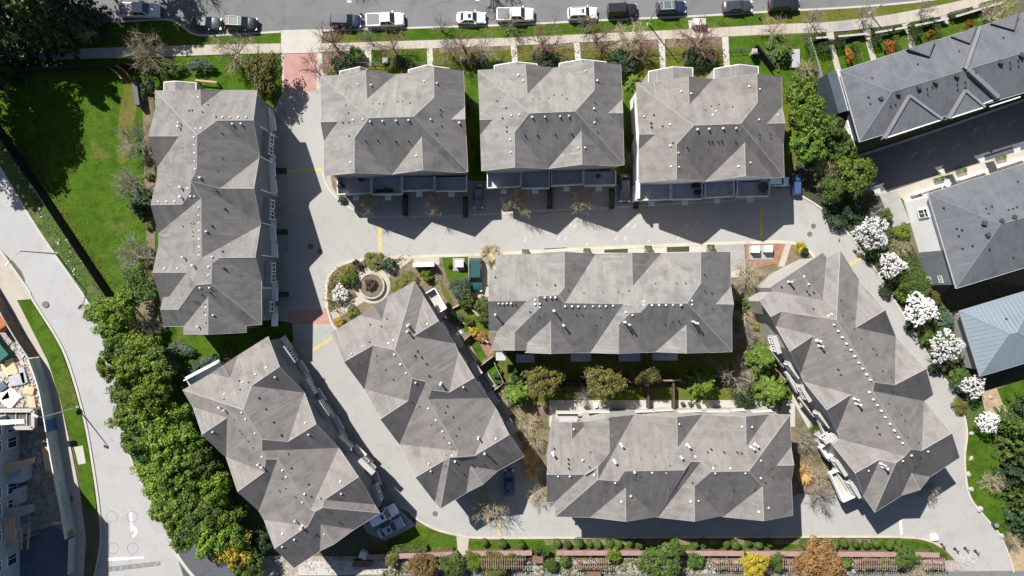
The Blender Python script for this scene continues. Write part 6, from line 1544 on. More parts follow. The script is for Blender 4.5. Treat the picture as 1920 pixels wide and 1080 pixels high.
car('suv', 1092, 25, Rd(2), 'white', 'white station wagon with roof bars parked on the street', roofrails=True, sunroof=True, scale=.96)
car('jeep', 1166, 19, Rd(2), 'black', 'black boxy off-roader parked behind the wagon with roof bars', scale=1.02)
car('suv', 1258, 14, Rd(3), 'navy', 'dark blue wagon with a sky reflection painted into its pale roof beside the street lamp', roofrails=True, scale=.96, roof='bluegrey')  # roof panel gets paler paint that stands in for reflected sky
car('sedan', 1383, 12, Rd(2), 'charcoal', 'black sedan parked second from the right on the street', scale=.98)
car('suv', 1470, 9, Rd(2), 'black', 'black car parked rightmost on the street, cut by the top edge', scale=1.0)
car('sedan', 897, 367, Rd(-90), 'bluegrey', 'dark sedan in the drive between the first two upper blocks', scale=.84)
car('sedan', 1172, 352, Rd(-90), 'bluegrey', 'dark sedan in the drive between the last two upper blocks', scale=.95)
car('suv', 1459, 340, Rd(0), 'lightblue', 'pale blue car half hidden under the rightmost deck', scale=.75)
car('suv', 1494, 346, Rd(90), 'darkblue', 'dark blue car in shade beside the cedars', scale=.72)
car('suv', 892, 515, Rd(-90), 'teal', 'dark teal wagon parked left of the centre block', scale=1.08)
car('sedan', 955, 905, Rd(90), 'darkblue', 'blue sedan parked right of the slanted block end', scale=.85)
car('suv', 719, 966, Rd(28), 'lightblue', 'light blue car parked at the end of the lower left block, upper of two', sunroof=True, scale=.98)
car('sedan', 732, 990, Rd(28), 'greyblue', 'grey blue car parked at the end of the lower left block, lower of two', sunroof=True, scale=.95)

# ------------------------------------------------------------------ street furniture
def lamp_post(px, py, h, arm, label, pale=True):
    c = P(px, py); root = empty('street_lamp', (c.x, c.y, 0.1)); tag(root, label, 'street lamp', 'street lamps')
    MB().tube([(0, 0, 0), (0, 0, .3), (0, 0, h)], [.16, .11, .07], 8).build('pole', M['pole'], root)
    a = Vector(arm)
    MB().tube([(0, 0, h - .2), tuple(a * .3 + Vector((0, 0, h + .25))), tuple(a * .75 + Vector((0, 0, h + .45))), tuple(a + Vector((0, 0, h + .45)))], [.07, .06, .05, .05], 6).build('arm', M['pole'], root)
    e = a + Vector((0, 0, h + .43)); mb = MB(); mb.box(tuple(e), (.75, .3, .14), math.atan2(a.y, a.x)); mb.build('lamp_head', M['pole'], root)
    mb = MB(); mb.box((e.x, e.y, e.z - .08), (.5, .22, .05), math.atan2(a.y, a.x)); mb.build('lamp_lens', M['lens'], root)
    MB().tube([(0, 0, -.1), (0, 0, .12)], [.28, .26], 10).build('footing', M['concrete'], root)
lamp_post(1215, 46, 8, (.6, 1.6, 0), 'street lamp by the dark blue wagon on the top street')
lamp_post(107, 476, 8, (-1.4, -1.8, 0), 'street lamp at the edge of the avenue beside the black fence')
lamp_post(146, 764, 8, (-.6, .3, 0), 'street lamp in the grass verge beside the construction hoarding')
lamp_post(1630, 26, 5.5, (.3, 1.0, 0), 'shorter street lamp in the boulevard grass of the slate row')
# sign beside the lower lamp
c = P(138, 757); r0 = empty('work_sign', (c.x, c.y, .13)); tag(r0, 'orange construction sign in the grass verge by the lower lamp', 'sign')
MB().tube([(0, 0, 0), (0, 0, 1.9)], [.04, .04], 6).build('post', M['dark_metal'], r0)
MB().box((0, .02, 1.7), (1.0, .05, .7), .5).build('panel', M['orange'], r0)

# black park fences, boards as parts
def board_fence(name, pxs, h, mk_, label, pitch=2.4, cat='fence', thick=.08, cap=None, board=None, z0=.05):
    pts = [P(x, y) for x, y in pxs]; root = empty(name, (pts[0].x, pts[0].y, 0)); tag(root, label, cat)
    o0 = Vector((pts[0].x, pts[0].y, 0))
    for a, b in zip(pts, pts[1:]):
        d = b - a; n = max(1, int(round(d.length / pitch)))
        for i in range(n):
            p, q = a.lerp(b, i / n) - o0, a.lerp(b, (i + 1) / n) - o0
            MB().box((p.x, p.y, z0 + h / 2), (.14, .14, h + .1), math.atan2(d.y, d.x)).build('post', M[mk_], root)
            mb = MB(); e = (q - p).normalized() * .07
            mb.bar((*(p + e).xy, z0), (*(q - e).xy, z0), thick, h); mb.build('panel', M[board or mk_], root)
            if cap:
                mb = MB(); mb.bar((*p.xy, z0 + h), (*q.xy, z0 + h), .3, .06); mb.build('cap', M[cap], root)
    return root
board_fence('park_fence', [(-40, 176), (60, 322), (140, 443), (216, 557)], 2.4, 'fence_black', 'long black fence slanting down between the avenue verge and the park lawn', 3.0)
board_fence('park_fence', [(-60, 138), (100, 134), (216, 128)], 2.2, 'fence_black', 'black fence along the top of the park lawn below the sidewalk', 3.0)
board_fence('park_fence', [(232, 126), (262, 128), (292, 130)], 1.7, 'fence_black', 'short black fence right of the park path gap', 3.0)
for i, q in enumerate(([(208, 128), (222, 138), (234, 151)], [(224, 126), (240, 137), (251, 151)])):
    o = strip('path_rail', q, .14, .1, .95, M['wood'], kind=None); tag(o, '%s low curved timber rail at the park path entrance' % ('left', 'right')[i], 'rail')
for i, (a, b, m_) in enumerate((((262, 158), (268, 202), 'fence_black'),)):
    A, B = P(*a), P(*b); mb = MB(); mb.bar((A.x, A.y, .1), (B.x, B.y, .1), .7, 1.5); o = mb.build('utility_box', M['siding_dark']); tag(o, 'dark grey long utility cabinet at the park edge near the upright block', 'cabinet')
mb = MB(); A, B = P(372, 154), P(412, 158); mb.bar((A.x, A.y, 1.0), (B.x, B.y, 1.0), .25, .1); mb.bar((A.x, A.y, .1), (A.x + .2, A.y, .1), .2, .9); mb.bar((B.x - .2, B.y, .1), (B.x, B.y, .1), .2, .9)
o = mb.build('timber_rail', M['wood']); tag(o, 'pale timber rail at the top of the upright block', 'rail')
# garden fences and gates of the upper row
def rail_fence(pxs, h, label, m_='dark_metal'):
    pts = [P(x, y) for x, y in pxs]; root = empty('garden_fence', (pts[0].x, pts[0].y, 0)); tag(root, label, 'fence', 'thin garden fences')
    o0 = Vector((pts[0].x, pts[0].y, 0))
    for a, b in zip(pts, pts[1:]):
        a, b = a - o0, b - o0; n = max(2, int((b - a).length / 2.2)); 
        for z in (.35, h): MB().bar((*a.xy, z), (*b.xy, z), .05, .05).build('rail', M[m_], root)
        for i in range(n + 1):
            p = a.lerp(b, i / n); MB().box((p.x, p.y, h / 2 + .1), (.08, .08, h)).build('post', M[m_], root)
rail_fence([(655, 122), (700, 122), (745, 124), (800, 121)], 1.1, 'thin dark garden fence in front of the first upper block, left')
rail_fence([(812, 121), (860, 120), (905, 118)], 1.1, 'thin dark garden fence in front of the first upper block, right')
rail_fence([(925, 116), (958, 115)], 1.1, 'thin dark garden fence left of the middle block path'); rail_fence([(972, 114), (1075, 109)], 1.1, 'thin dark garden fence between the two paths of the middle block')
rail_fence([(1090, 108), (1140, 106), (1236, 103)], 1.1, 'thin dark garden fence right of the middle block path'); rail_fence([(1248, 102), (1354, 98)], 1.1, 'thin dark garden fence between the two paths of the rightmost upper block'); rail_fence([(1366, 97), (1410, 95)], 1.1, 'thin dark garden fence ending at the dark ball shrub')
for i, (x, y) in enumerate([(725, 118), (868, 113), (1010, 108), (1410, 101)]):
    c = P(x, y, .5); mb = MB(); mb.box((0, 0, .75), (.55, .55, 1.5)); mb.prism([(-.4, -.4), (.4, -.4), (.4, .4), (-.4, .4)], 1.5, 1.62); mb.box((0, 0, 1.7), (.5, .5, .16))
    o = mb.build('stone_pillar', M['rock'], None, (c.x, c.y, .1)); tag(o, '%s grey stone gate pillar in the upper front gardens, from the left' % ORD[i], 'pillar', 'stone gate pillars')
c0, c1 = P(1412, 92), P(1446, 136); mb = MB(); mb.bar((c0.x, c0.y, .1), (c1.x, c1.y, .1), .2, 2.0); o = mb.build('screen_fence', M['fence_black']); tag(o, 'black slanting screen fence at the upper right corner of the upper row', 'fence')
# stone-topped wall of the slate row gardens
board_fence('garden_wall', [(1524, 76), (1552, 74)], 1.0, 'siding_dark', 'dark garden wall piece left of the first slate row gate', cap='gutter_grey')
board_fence('garden_wall', [(1566, 73), (1620, 68)], 1.0, 'siding_dark', 'dark garden wall between the first and second slate row gates', cap='gutter_grey')
board_fence('garden_wall', [(1634, 66), (1694, 56)], 1.0, 'siding_dark', 'dark garden wall between the second and third slate row gates', cap='gutter_grey')
board_fence('garden_wall', [(1708, 53), (1770, 40)], 1.0, 'siding_dark', 'dark garden wall right of the third slate row gate', cap='gutter_grey')
board_fence('garden_wall', [(1784, 36), (1870, 10)], 1.0, 'siding_dark', 'dark garden wall at the far right of the slate row', cap='gutter_grey')
board_fence('boundary_fence', [(1512, 78), (1528, 128), (1542, 176)], 1.5, 'gutter_grey', 'pale thin boundary fence left of the slate row gardens', 2.4, thick=.05)
c = P(1489, 112); mb = MB(); mb.box((0, 0, .35), (1.2, 2.8, .5), .02); o = mb.build('storage_box', M['grey_board'], None, (c.x, c.y, .1)); tag(o, 'pale grey storage box on the lawn left of the slate row', 'box')
# roadside boards and hydrants
c = P(1307, 46); mb = MB(); mb.box((0, 0, .55), (1.9, 1.0, 1.1)); o = mb.build('utility_cabinet', M['gutter'], None, (c.x, c.y - .0, .14)); tag(o, 'white utility cabinet on a pad in the boulevard grass', 'cabinet')
for i, (x, y) in enumerate([(678, 28), (1422, 34), (754, 62)]):
    c = P(x, y); mb = MB(); mb.tube([(0, 0, 0), (0, 0, .5), (0, 0, .75)], [.16, .15, .05], 8)
    o = mb.build(('traffic_cone', 'boulevard_stump', 'survey_marker')[i], M[('dark_metal', 'bark', 'wood')[i]], None, (c.x, c.y, .1 if i else .02)); tag(o, ('small dark post standing on the top street beside the black wagon', 'brown stump in the boulevard grass by the black sedan', 'small wooden marker in the grass below the white pickup')[i], ('post', 'stump', 'marker')[i])

# ------------------------------------------------------------------ plaza, mailboxes, transformers
c = P(698, 536)
n = 36; R0, R1 = 21.5 / S, 24.5 / S
root = empty('round_planter', (c.x, c.y, .1)); tag(root, 'round concrete planter wall in the middle of the plaza', 'planter')
for k in range(12):
    a0, a1 = 2 * math.pi * k / 12 + .01, 2 * math.pi * (k + 1) / 12 - .01
    pts = [(R1 * math.cos(a0 + (a1 - a0) * t / 3), R1 * math.sin(a0 + (a1 - a0) * t / 3)) for t in range(4)] + [(R0 * math.cos(a1 - (a1 - a0) * t / 3), R0 * math.sin(a1 - (a1 - a0) * t / 3)) for t in range(4)]
    MB().prism(pts, 0, .5).build('wall_block', M['concrete'], root)
MB().prism([(R0 * math.cos(2 * math.pi * k / n), R0 * math.sin(2 * math.pi * k / n)) for k in range(n)], 0, .38).build('soil', M['mulch'], root)
c = P(711, 498); root = empty('park_bench', (c.x, c.y, .12), -.02); tag(root, 'brown wooden bench at the upper edge of the plaza', 'bench')
for k in range(4): MB().box((0, -.18 + .13 * k, .45), (1.6, .11, .05)).build('seat_slat', M['dark_wood'], root)
for k in range(2): MB().box((0, .33, .65 + .16 * k), (1.6, .05, .12)).build('back_slat', M['dark_wood'], root)
for sx in (-.65, .65): MB().box((sx, 0, .22), (.08, .5, .44)).build('leg', M['dark_metal'], root)
c = P(797, 497); root = empty('mailbox_kiosk', (c.x, c.y, .13), .03); tag(root, 'white community mailbox kiosk right of the plaza', 'mailbox')
for k in range(4):
    b = MB().box((-1.2 + .8 * k, 0, .95), (.76, .55, 1.7)).build('mail_unit', M['gutter'], root)
    MB().box((-1.2 + .8 * k, 0, 1.84), (.78, .62, .08)).build('unit_cap', M['white'], b)
    for rr2 in range(3):
        for cc2 in range(2): MB().box((-1.38 + .8 * k + .36 * cc2, .285, .5 + .42 * rr2), (.3, .03, .34)).build('mail_door', M['pole'], b)
def transformer(px, py, m_, label):
    c = P(px, py, .5); root = empty('transformer_box', (c.x, c.y, .16)); tag(root, label, 'transformer', 'ground transformers')
    MB().box((0, 0, .5), (1.15, 1.0, 1.0)).build('body', M[m_], root); MB().box((0, .03, 1.04), (1.22, 1.08, .08)).build('lid', M[m_], root)
    MB().box((0, -.52, .5), (.04, .03, .8)).build('door_seam', M['dark_metal'], root); MB().box((.12, -.53, .55), (.1, .04, .14)).build('handle', M['dark_metal'], root)
transformer(862, 495, 'gutter', 'white transformer box on the lawn left of the teal wagon')
transformer(1414, 468, 'mint', 'mint green transformer box, left of the pair on red mulch'); transformer(1438, 467, 'mint', 'mint green transformer box, right of the pair on red mulch')
# ------------------------------------------------------------------ back yard walls and fences
for i, (a, b) in enumerate((((848, 578), (872, 566)), ((872, 566), (920, 614)), ((846, 585), (900, 630)), ((900, 630), (916, 642)))):
    o = strip('retaining_wall', [a, b], .25, .05, .75, M['tan_wall'], kind=None, sm=False); tag(o, '%s tan retaining wall in the yards right of the slanted block, from the top' % ORD[i], 'wall')
for i, (a, b) in enumerate((((866, 642), (884, 626)), ((894, 690), (926, 666)), ((922, 734), (944, 716)), ((928, 680), (946, 718)))):
    board_fence('yard_fence', [a, b], 1.5, 'tan_wall', '%s wooden divider fence between the slanted block yards, from the top' % ORD[i], 1.4, thick=.06)
for i, x in enumerate((1211, 1258)):
    board_fence('yard_fence', [(x, 716), (x + 1, 770)], 1.7, 'dark_wood', '%s dark brown fence between the back garden patios' % ('left', 'right')[i], 1.5, cap='dark_wood')
board_fence('yard_fence', [(1224, 710), (1272, 710)], 1.6, 'dark_wood', 'reddish topped fence piece at the back of the middle garden', 1.5, cap='cap_brown')
board_fence('yard_fence', [(930, 716), (1040, 716), (1200, 714)], 1.5, 'dark_wood', 'long dark fence in shade behind the centre block, left stretch', 2.0, thick=.06); board_fence('yard_fence', [(1280, 714), (1375, 713)], 1.5, 'dark_wood', 'long dark fence in shade behind the centre block, right stretch', 2.0, thick=.06)
for i, (x, y, m_) in enumerate(((1278, 756, 'fence_brown'), (1292, 756, 'fence_brown'), (1306, 757, 'dark_wood'))):
    c = P(x, y); root = empty('flower_pot', (c.x, c.y, .13)); tag(root, '%s dark flower pot on the right hand patio, from the left' % ORD[i], 'pot', 'pots on the patio')
    MB().tube([(0, 0, 0), (0, 0, .5)], [.24, .34], 10).build('pot', M[m_], root); link('foliage', PM['shrub', i % 3], root, (0, 0, .6), i, (.36, .36, .3))
def garden_chair(px, py, ang, m_, label):
    c = P(px, py); root = empty('garden_chair', (c.x, c.y, .13), ang); tag(root, label, 'chair')
    MB().box((0, 0, .42), (.55, .55, .06)).build('seat', M[m_], root); MB().box((0, -.27, .72), (.55, .06, .55)).build('backrest', M[m_], root)
    for sx in (-.24, .24):
        for sy in (-.24, .24): MB().box((sx, sy, .2), (.05, .05, .4)).build('leg', M[m_], root)
garden_chair(1284, 766, .3, 'grey_board', 'grey garden chair on the right hand patio, left'); garden_chair(1298, 767, -.4, 'grey_board', 'grey garden chair on the right hand patio, right')
garden_chair(1116, 758, .2, 'white', 'white garden chair on the patio below the golden olive tree'); garden_chair(1130, 760, 2.4, 'white', 'second white garden chair below the golden olive tree'); garden_chair(1098, 762, 1.2, 'dark_metal', 'dark garden chair in the shadow on the left patio')
c = P(1205, 762); root = empty('green_frame', (c.x, c.y, .13)); tag(root, 'pale green metal frame on the patio beside the left brown fence', 'frame')
for sx in (-.6, .6): MB().tube([(sx, -.5, 0), (sx, 0, 1.6), (sx, .5, 0)], [.05, .05, .05], 6).build('leg', M['mint'], root)
MB().tube([(-.6, 0, 1.6), (.6, 0, 1.6)], [.05, .05], 6).build('crossbar', M['mint'], root)
# things on the decks
def on_deck(z, x, y, fn):
    c = P(*zm(z, x, y), 3.4); return (c.x, c.y, 3.1)
def deck_table(z, x, y, label, r_=.55):
    l = on_deck(z, x, y, 0); root = empty('deck_table', l); tag(root, label, 'table')
    MB().tube([(0, 0, .68), (0, 0, .74)], [r_, r_], 16).build('table_top', M['dark_metal'], root); MB().tube([(0, 0, 0), (0, 0, .68)], [.06, .05], 6).build('pedestal', M['dark_metal'], root); MB().tube([(0, 0, 0), (0, 0, .05)], [.3, .25], 10).build('foot', M['dark_metal'], root)
deck_table('D', 896, 868, 'round dark table on the rightmost deck of the upper row', .75); deck_table('B', 318, 812, 'small dark round table on the first deck of the first upper block', .5); deck_table('C', 850, 830, 'small dark table on the last deck of the middle upper block', .4)
def grill(z, x, y, label):
    l = on_deck(z, x, y, 0); root = empty('barbecue', l); tag(root, label, 'barbecue')
    MB().box((0, 0, .45), (.9, .5, .7)).build('cart', M['dark_metal'], root); MB().tube([(-.4, 0, .95), (.4, 0, .95)], [.26, .26], 10).build('lid', M['tyre'], root)
    for sx in (-.4, .4): MB().tube([(sx, -.2, .08), (sx, .2, .08)], [.08, .08], 8).build('wheel', M['tyre'], root)
grill('B', 180, 862, 'black barbecue at the left end of the first deck'); grill('D', 440, 858, 'black barbecue on the second deck of the rightmost upper block'); grill('D', 460, 900, 'second black barbecue on the same deck as the first, nearer the rail')
for i, (x, y) in enumerate([(430, 890), (470, 888), (510, 890)]):
    l = on_deck('B', x, y, 0); root = empty('deck_planter', l); tag(root, '%s dark planter box along the second deck rail, from the left' % ORD[i], 'planter', 'planters on the second deck')
    MB().box((0, 0, .25), (.8, .35, .5)).build('box', M['dark_wood'], root); link('foliage', PM['shrub', i], root, (0, 0, .6), i, (.45, .25, .3))
# boulders along the right lane
for i, (x, y, r_) in enumerate([(1820, 812, 5), (1819, 859, 5), (1815, 889, 6), (1819, 917, 6.5), (1836, 954, 7), (1877, 1004, 6), (1856, 744, 5), (62, 349, 6), (36, 350, 4), (75, 392, 4)]):
    bm = bmesh.new(); bmesh.ops.create_icosphere(bm, subdivisions=2, radius=1)
    g_ = np.random.default_rng(i)
    for v in bm.verts: v.co *= g_.uniform(.78, 1.12); v.co.z *= .7
    me = bpy.data.meshes.new('boulder'); bm.to_mesh(me); bm.free(); me.materials.append(M['rock'])
    c = P(x, y); o = link('boulder', me, None, (c.x, c.y, .2), i, (r_ / S, r_ / S * .75, r_ / S * .7))
    tag(o, ('%s grey boulder along the right hand lane kerb, from the top' % ORD[i]) if i < 6 else ('grey boulder on the bare ground below the metal roofed pavilion', 'largest pale boulder in the verge left of the black fence', 'small pale boulder at the avenue edge left of the black fence', 'lower pale boulder in the verge beside the black fence')[i - 6], 'boulder', 'boulders')
c = P(1860, 981); root = empty('litter_bin', (c.x, c.y, .12)); tag(root, 'dark litter bin on the lawn beside the exit lane', 'bin'); MB().tube([(0, 0, 0), (0, 0, .95)], [.3, .34], 10).build('bin_body', M['dark_metal'], root); MB().tube([(0, 0, .95), (0, 0, 1.05)], [.36, .28], 10).build('lid', M['bedliner'], root)
# exit: barricades, white box, rubble
for i, (x, y) in enumerate([(1765, 1021), (1790, 1029), (1809, 1028), (1828, 1033)]):
    c = P(x, y); root = empty('exit_bollard', (c.x, c.y, .03)); tag(root, '%s dark red bollard across the exit lane, from the left' % ORD[i], 'bollard', 'bollards at the exit')
    MB().tube([(0, 0, 0), (0, 0, .1)], [.25, .22], 8).build('base', M['tyre'], root); MB().tube([(0, 0, .1), (0, 0, 1.0)], [.11, .10], 8).build('post', M['red'], root); MB().tube([(0, 0, .7), (0, 0, .82)], [.115, .115], 8).build('band', M['rubble'], root)
c = P(1749, 1006); mb = MB(); mb.box((0, 0, .3), (.9, .8, .6), .2); o = mb.build('white_crate', M['white'], None, (c.x, c.y, .035)); tag(o, 'white crate standing on the lane near the exit', 'crate')
rb = MB(); g_ = np.random.default_rng(8)
for k in range(160):
    p = P(1812 + g_.normal(0, 9), 1048 + g_.normal(0, 5)); s_ = g_.uniform(.08, .35); rb.box((p.x, p.y, .05 + s_ * .2), (s_, s_ * g_.uniform(.5, 1), s_ * .4), g_.uniform(0, 3))
o = rb.build('rubble', M['rubble']); tag(o, 'heap of white rubble on the lane at the exit', 'rubble', kind='stuff')
rb = MB()
for k in range(700):
    p = P(g_.uniform(560, 1790), 1062 + g_.normal(0, 6)); s_ = g_.uniform(.08, .4); rb.box((p.x, p.y, .13 + s_ * .12), (s_, s_ * g_.uniform(.4, 1), s_ * .3), g_.uniform(0, 3))
o = rb.build('debris', M['rock']); tag(o, 'scattered grey stones on the gravel walk at the bottom edge', 'debris', kind='stuff')
# brown wall with pergolas along the bottom
def brown_wall(a, b, i):
    pa, pb = P(*a), P(*b); root = empty('brown_wall', (pa.x, pa.y, 0)); tag(root, '%s brown capped wall along the bottom planting, from the left' % ORD[i], 'wall', 'brown walls along the bottom')
    d = pb - pa; n = max(1, int(d.length / 3))
    for k in range(n):
        p, q = d * (k / n), d * ((k + 1) / n)
        MB().bar((p.x + .01, p.y, 0), (q.x - .01, q.y, 0), .5, 1.2).build('panel', M['fence_brown'], root); MB().bar((p.x + .01, p.y, 1.2), (q.x - .01, q.y, 1.2), .75, .08).build('cap', M['cap_brown'], root)
for i, (a, b) in enumerate((((690, 1039), (858, 1033)), ((880, 1032), (997, 1031)), ((1042, 1031), (1150, 1031)), ((1160, 1031), (1390, 1032)), ((1396, 1032), (1700, 1034)), ((1705, 1034), (1752, 1035)))): brown_wall(a, b, i)
def pergola(x0, x1, y, i):
    pa, pb = P(x0, y), P(x1, y); root = empty('pergola', (pa.x, pa.y, 0)); tag(root, '%s brown slatted pergola along the bottom walk, from the left' % ORD[i], 'pergola', 'pergolas along the bottom walk')
    L = pb.x - pa.x
    for dy in (.1, -.9): MB().bar((0, dy, 2.2), (L, dy, 2.2), .1, .14).build('beam', M['fence_brown'], root)
    for k in range(2 + int(L / 3)):
        x = L * k / (1 + int(L / 3))
        MB().box((x, .1, 1.1), (.12, .12, 2.2)).build('post', M['fence_brown'], root)
    me = PM.setdefault(('slat', 0), mesh('slat', *[(lambda b: (b.v, b.f))(MB().box((0, -.4, 2.4), (.07, 1.6, .12)))][0], M['cap_brown']))
    for k in range(int(L / .34)): link('slat', me, root, (.17 + .34 * k, 0, 0))
for i, (a, b) in enumerate(((903, 985), (1072, 1140), (1195, 1228), (1325, 1390), (1455, 1490), (1588, 1672), (1718, 1756))): pergola(a, b, 1040, i)
for i, (x0, x1) in enumerate(((1072, 1135), (1590, 1660))):
    pa, pb = P(x0, 1058), P(x1, 1058); root = empty('trellis', (pa.x, pa.y, 0)); tag(root, '%s low picket trellis below a pergola' % ('left', 'right')[i], 'trellis', 'low trellises')
    MB().bar((0, 0, .9), (pb.x - pa.x, 0, .9), .08, .08).build('rail', M['fence_brown'], root)
    for k in range(int((pb.x - pa.x) / .4)): MB().box((.2 + .4 * k, 0, .55), (.1, .05, 1.0)).build('picket', M['fence_brown'], root)
for i, (x, y, w, h) in enumerate(((682, 1052, 34, 8), (1008, 1044, 18, 10), (1112, 1072, 24, 8))):
    c = P(x, y); mb = MB(); mb.box((0, 0, .5), (w / S, h / S * 1.2, .9)); mb.box((0, 0, .99), (w / S + .15, h / S * 1.2 + .15, .08)); o = mb.build('brick_box', M['fence_brown'], None, (c.x, c.y, .1)); tag(o, ('brown planter box in the shade below the lower left block', 'brown box in the wall notch by the column shrubs', 'brown box at the bottom edge beneath the second pergola')[i], 'box')
c = P(684, 1036); mb = MB(); mb.box((0, 0, .5), (1.1, 1.0, 1.0), -.4); mb.box((0, 0, 1.03), (1.2, 1.1, .07), -.4); o = mb.build('transformer_box', M['mint'], None, (c.x, c.y, .1)); tag(o, 'dark green utility box in shade below the lower left block', 'transformer')

# ------------------------------------------------------------------ construction site, lower left
HP = [(75, 670), (92, 718), (101, 762), (112, 828), (125, 900), (135, 950), (143, 1000)]
root = empty('site_hoarding', (P(*HP[0]).x, P(*HP[0]).y, 0)); tag(root, 'pale grey printed hoarding along the construction site sidewalk', 'hoarding')
o0 = Vector((P(*HP[0]).x, P(*HP[0]).y, 0)); hp = spline(HP, 3); k2 = 0
for (a, b) in zip(hp, hp[1:]):
    p, q = P(*a) - o0, P(*b) - o0
    d = (q - p).normalized(); nrm_ = Vector((-d.y, d.x, 0))
    pn = MB().bar((p.x, p.y, .1), (q.x, q.y, .1), .08, 2.5).build('panel', M['panel_blue'] if k2 == 7 else M['panel'], root)
    MB().bar((p.x, p.y, 2.6), (q.x, q.y, 2.6), .16, .08).build('cap', M['gutter'], root)
    MB().box((p.x - nrm_.x * .2, p.y - nrm_.y * .2, 1.3), (.1, .1, 2.5)).build('brace_post', M['ply'], root)
    if k2 in (0, 1, 2, 3, 12, 13, 14, 15, 9, 10):                       # printed lettering, too small to read in the photograph
        L = (q - p).length; ang = math.atan2(d.y, d.x); nl = 3
        for t in range(nl):
            c = p.lerp(q, (t + .5) / nl) + nrm_ * .045
            for (u, z, w, h_) in (((-.16, 1.6, .07, .7), (.0, 1.9, .3, .08), (.14, 1.45, .07, .4)), ((0, 1.6, .07, .7), (.1, 1.3, .22, .08)), ((-.14, 1.6, .07, .7), (.14, 1.6, .07, .7), (0, 1.6, .26, .07)))[(t + k2) % 3]:
                MB().box((c.x + d.x * u, c.y + d.y * u, z), (w, .015, h_), ang).build('letter_stroke', M['ink_red'] if k2 in (9, 10) and t == 0 else M['ink'], pn)
    if k2 == 17:
        c = p.lerp(q, .5) + nrm_ * .05; MB().box((c.x, c.y, 1.4), ((q - p).length * .8, .02, 1.4), math.atan2(d.y, d.x)).build('print_picture', M['panel_green'], pn)
    k2 += 1
root = empty('site_hoarding', (P(4, 552).x, P(4, 552).y, 0)); tag(root, 'dark brown hoarding at the top of the construction site', 'hoarding'); o0 = Vector((P(4, 552).x, P(4, 552).y, 0))
hp = spline([(-40, 480), (4, 552), (28, 596), (52, 636), (74, 668)], 3)
for a, b in zip(hp, hp[1:]):
    p, q = P(*a) - o0, P(*b) - o0
    MB().bar((p.x, p.y, .1), (q.x, q.y, .1), .08, 2.3).build('panel', M['panel_brown'], root); MB().bar((p.x, p.y, 2.4), (q.x, q.y, 2.4), .16, .08).build('cap', M['grey_board'], root)
def boxthing(name, px, py, d, rz, m_, label, cat, z=.1, h0=0.5):
    c = P(px, py, h0); root = empty(name, (c.x, c.y, z), rz); tag(root, label, cat)
    MB().box((0, 0, d[2] / 2), d).build('body', M[m_], root)
    for sx in (-1, 1):
        MB().box((sx * (d[0] / 2 + .015), 0, d[2] / 2), (.03, d[1] * .96, d[2] * .94)).build('end_panel', M[m_], root)
    n = int(d[0] / .6)
    for k in range(n):
        for sy in (-1, 1): MB().box((-d[0] / 2 + d[0] * (k + .5) / n, sy * (d[1] / 2 + .02), d[2] / 2), (.12, .04, d[2] * .9)).build('rib', M[m_], root)
        MB().box((-d[0] / 2 + d[0] * (k + .5) / n, 0, d[2] + .01), (.12, d[1] * .94, .03)).build('rib', M[m_], root)
boxthing('shipping_container', -8, 585, (6, 2.4, 2.4), -1.0, 'orange', 'orange shipping container at the left edge of the site', 'container', h0=1.2)
boxthing('waste_skip', -4, 652, (4.2, 2.2, 1.5), -.9, 'green_paint', 'dark green waste skip at the left edge of the site', 'skip', h0=.8)
PS = [(22, 690, 2.2, 2.6, .35, 'ply', 'large plywood stack beside the green skip'), (0, 676, 2.2, 1.6, .2, 'ply', 'plywood sheet stack at the left edge of the site'), (36, 712, 2.6, 1.9, .1, 'grey_board', 'grey board stack in the middle of the site'), (24, 748, 2.6, 2.2, .8, 'white', 'white sheet stack above the grey building'), (14, 742, 1.4, 1.2, .2, 'white', 'small white bundle beside the white sheet stack'), (58, 732, 1.6, 1.2, -.3, 'ply', 'pale timber pile beside the hoarding'), (64, 758, 1.2, 2.4, .1, 'ply', 'long timber pile along the hoarding'), (75, 790, 1.4, 3.2, .08, 'ply', 'sandy board run along the lower hoarding'), (92, 860, 1.2, 4.0, .08, 'ply', 'long sandy board run beside the dark building'), (112, 980, 1.6, .6, 0, 'ply', 'small plank pile at the lower end of the hoarding'), (48, 704, .9, 2.6, .2, 'grey_board', 'narrow grey plank pile near the hoarding'), (8, 725, 1.4, 1.2, .6, 'tarp', 'blue wrapped bundle at the left of the site')]
for i, (x, y, w, l, rz, m_, lb) in enumerate(PS):
    c = P(x, y); root = empty('material_stack', (c.x, c.y, .1), rz); tag(root, lb, 'stack', 'material stacks on the site')
    for k in range(3): MB().box((.04 * (k % 2), .05 * k, .1 + .14 * k), (w * (1 - .04 * k), l * (1 - .03 * k), .12), .04 * k).build('sheet', M[m_], root)
rb = MB()
for k in range(420):
    x, y = g_.uniform(0, 78), g_.uniform(640, 770)
    if x > 22 + (y - 560) * .42: continue
    p = P(x, y); s_ = g_.uniform(.15, .9); rb.box((p.x, p.y, .12 + s_ * .1), (s_, s_ * g_.uniform(.08, .5), .1), g_.uniform(0, 3))
o = rb.build('site_debris', M['gutter_grey']); tag(o, 'litter of pale boards and scraps over the construction site', 'debris', kind='stuff')
rb = MB()
for k in range(160):
    x, y = g_.uniform(0, 78), g_.uniform(640, 780)
    if x > 22 + (y - 560) * .42: continue
    p = P(x, y); s_ = g_.uniform(.2, 1.1); rb.box((p.x, p.y, .2), (s_, s_ * g_.uniform(.06, .3), .1), g_.uniform(0, 3))
o = rb.build('site_debris', M['ply']); tag(o, 'litter of timber offcuts over the construction site', 'debris', kind='stuff')
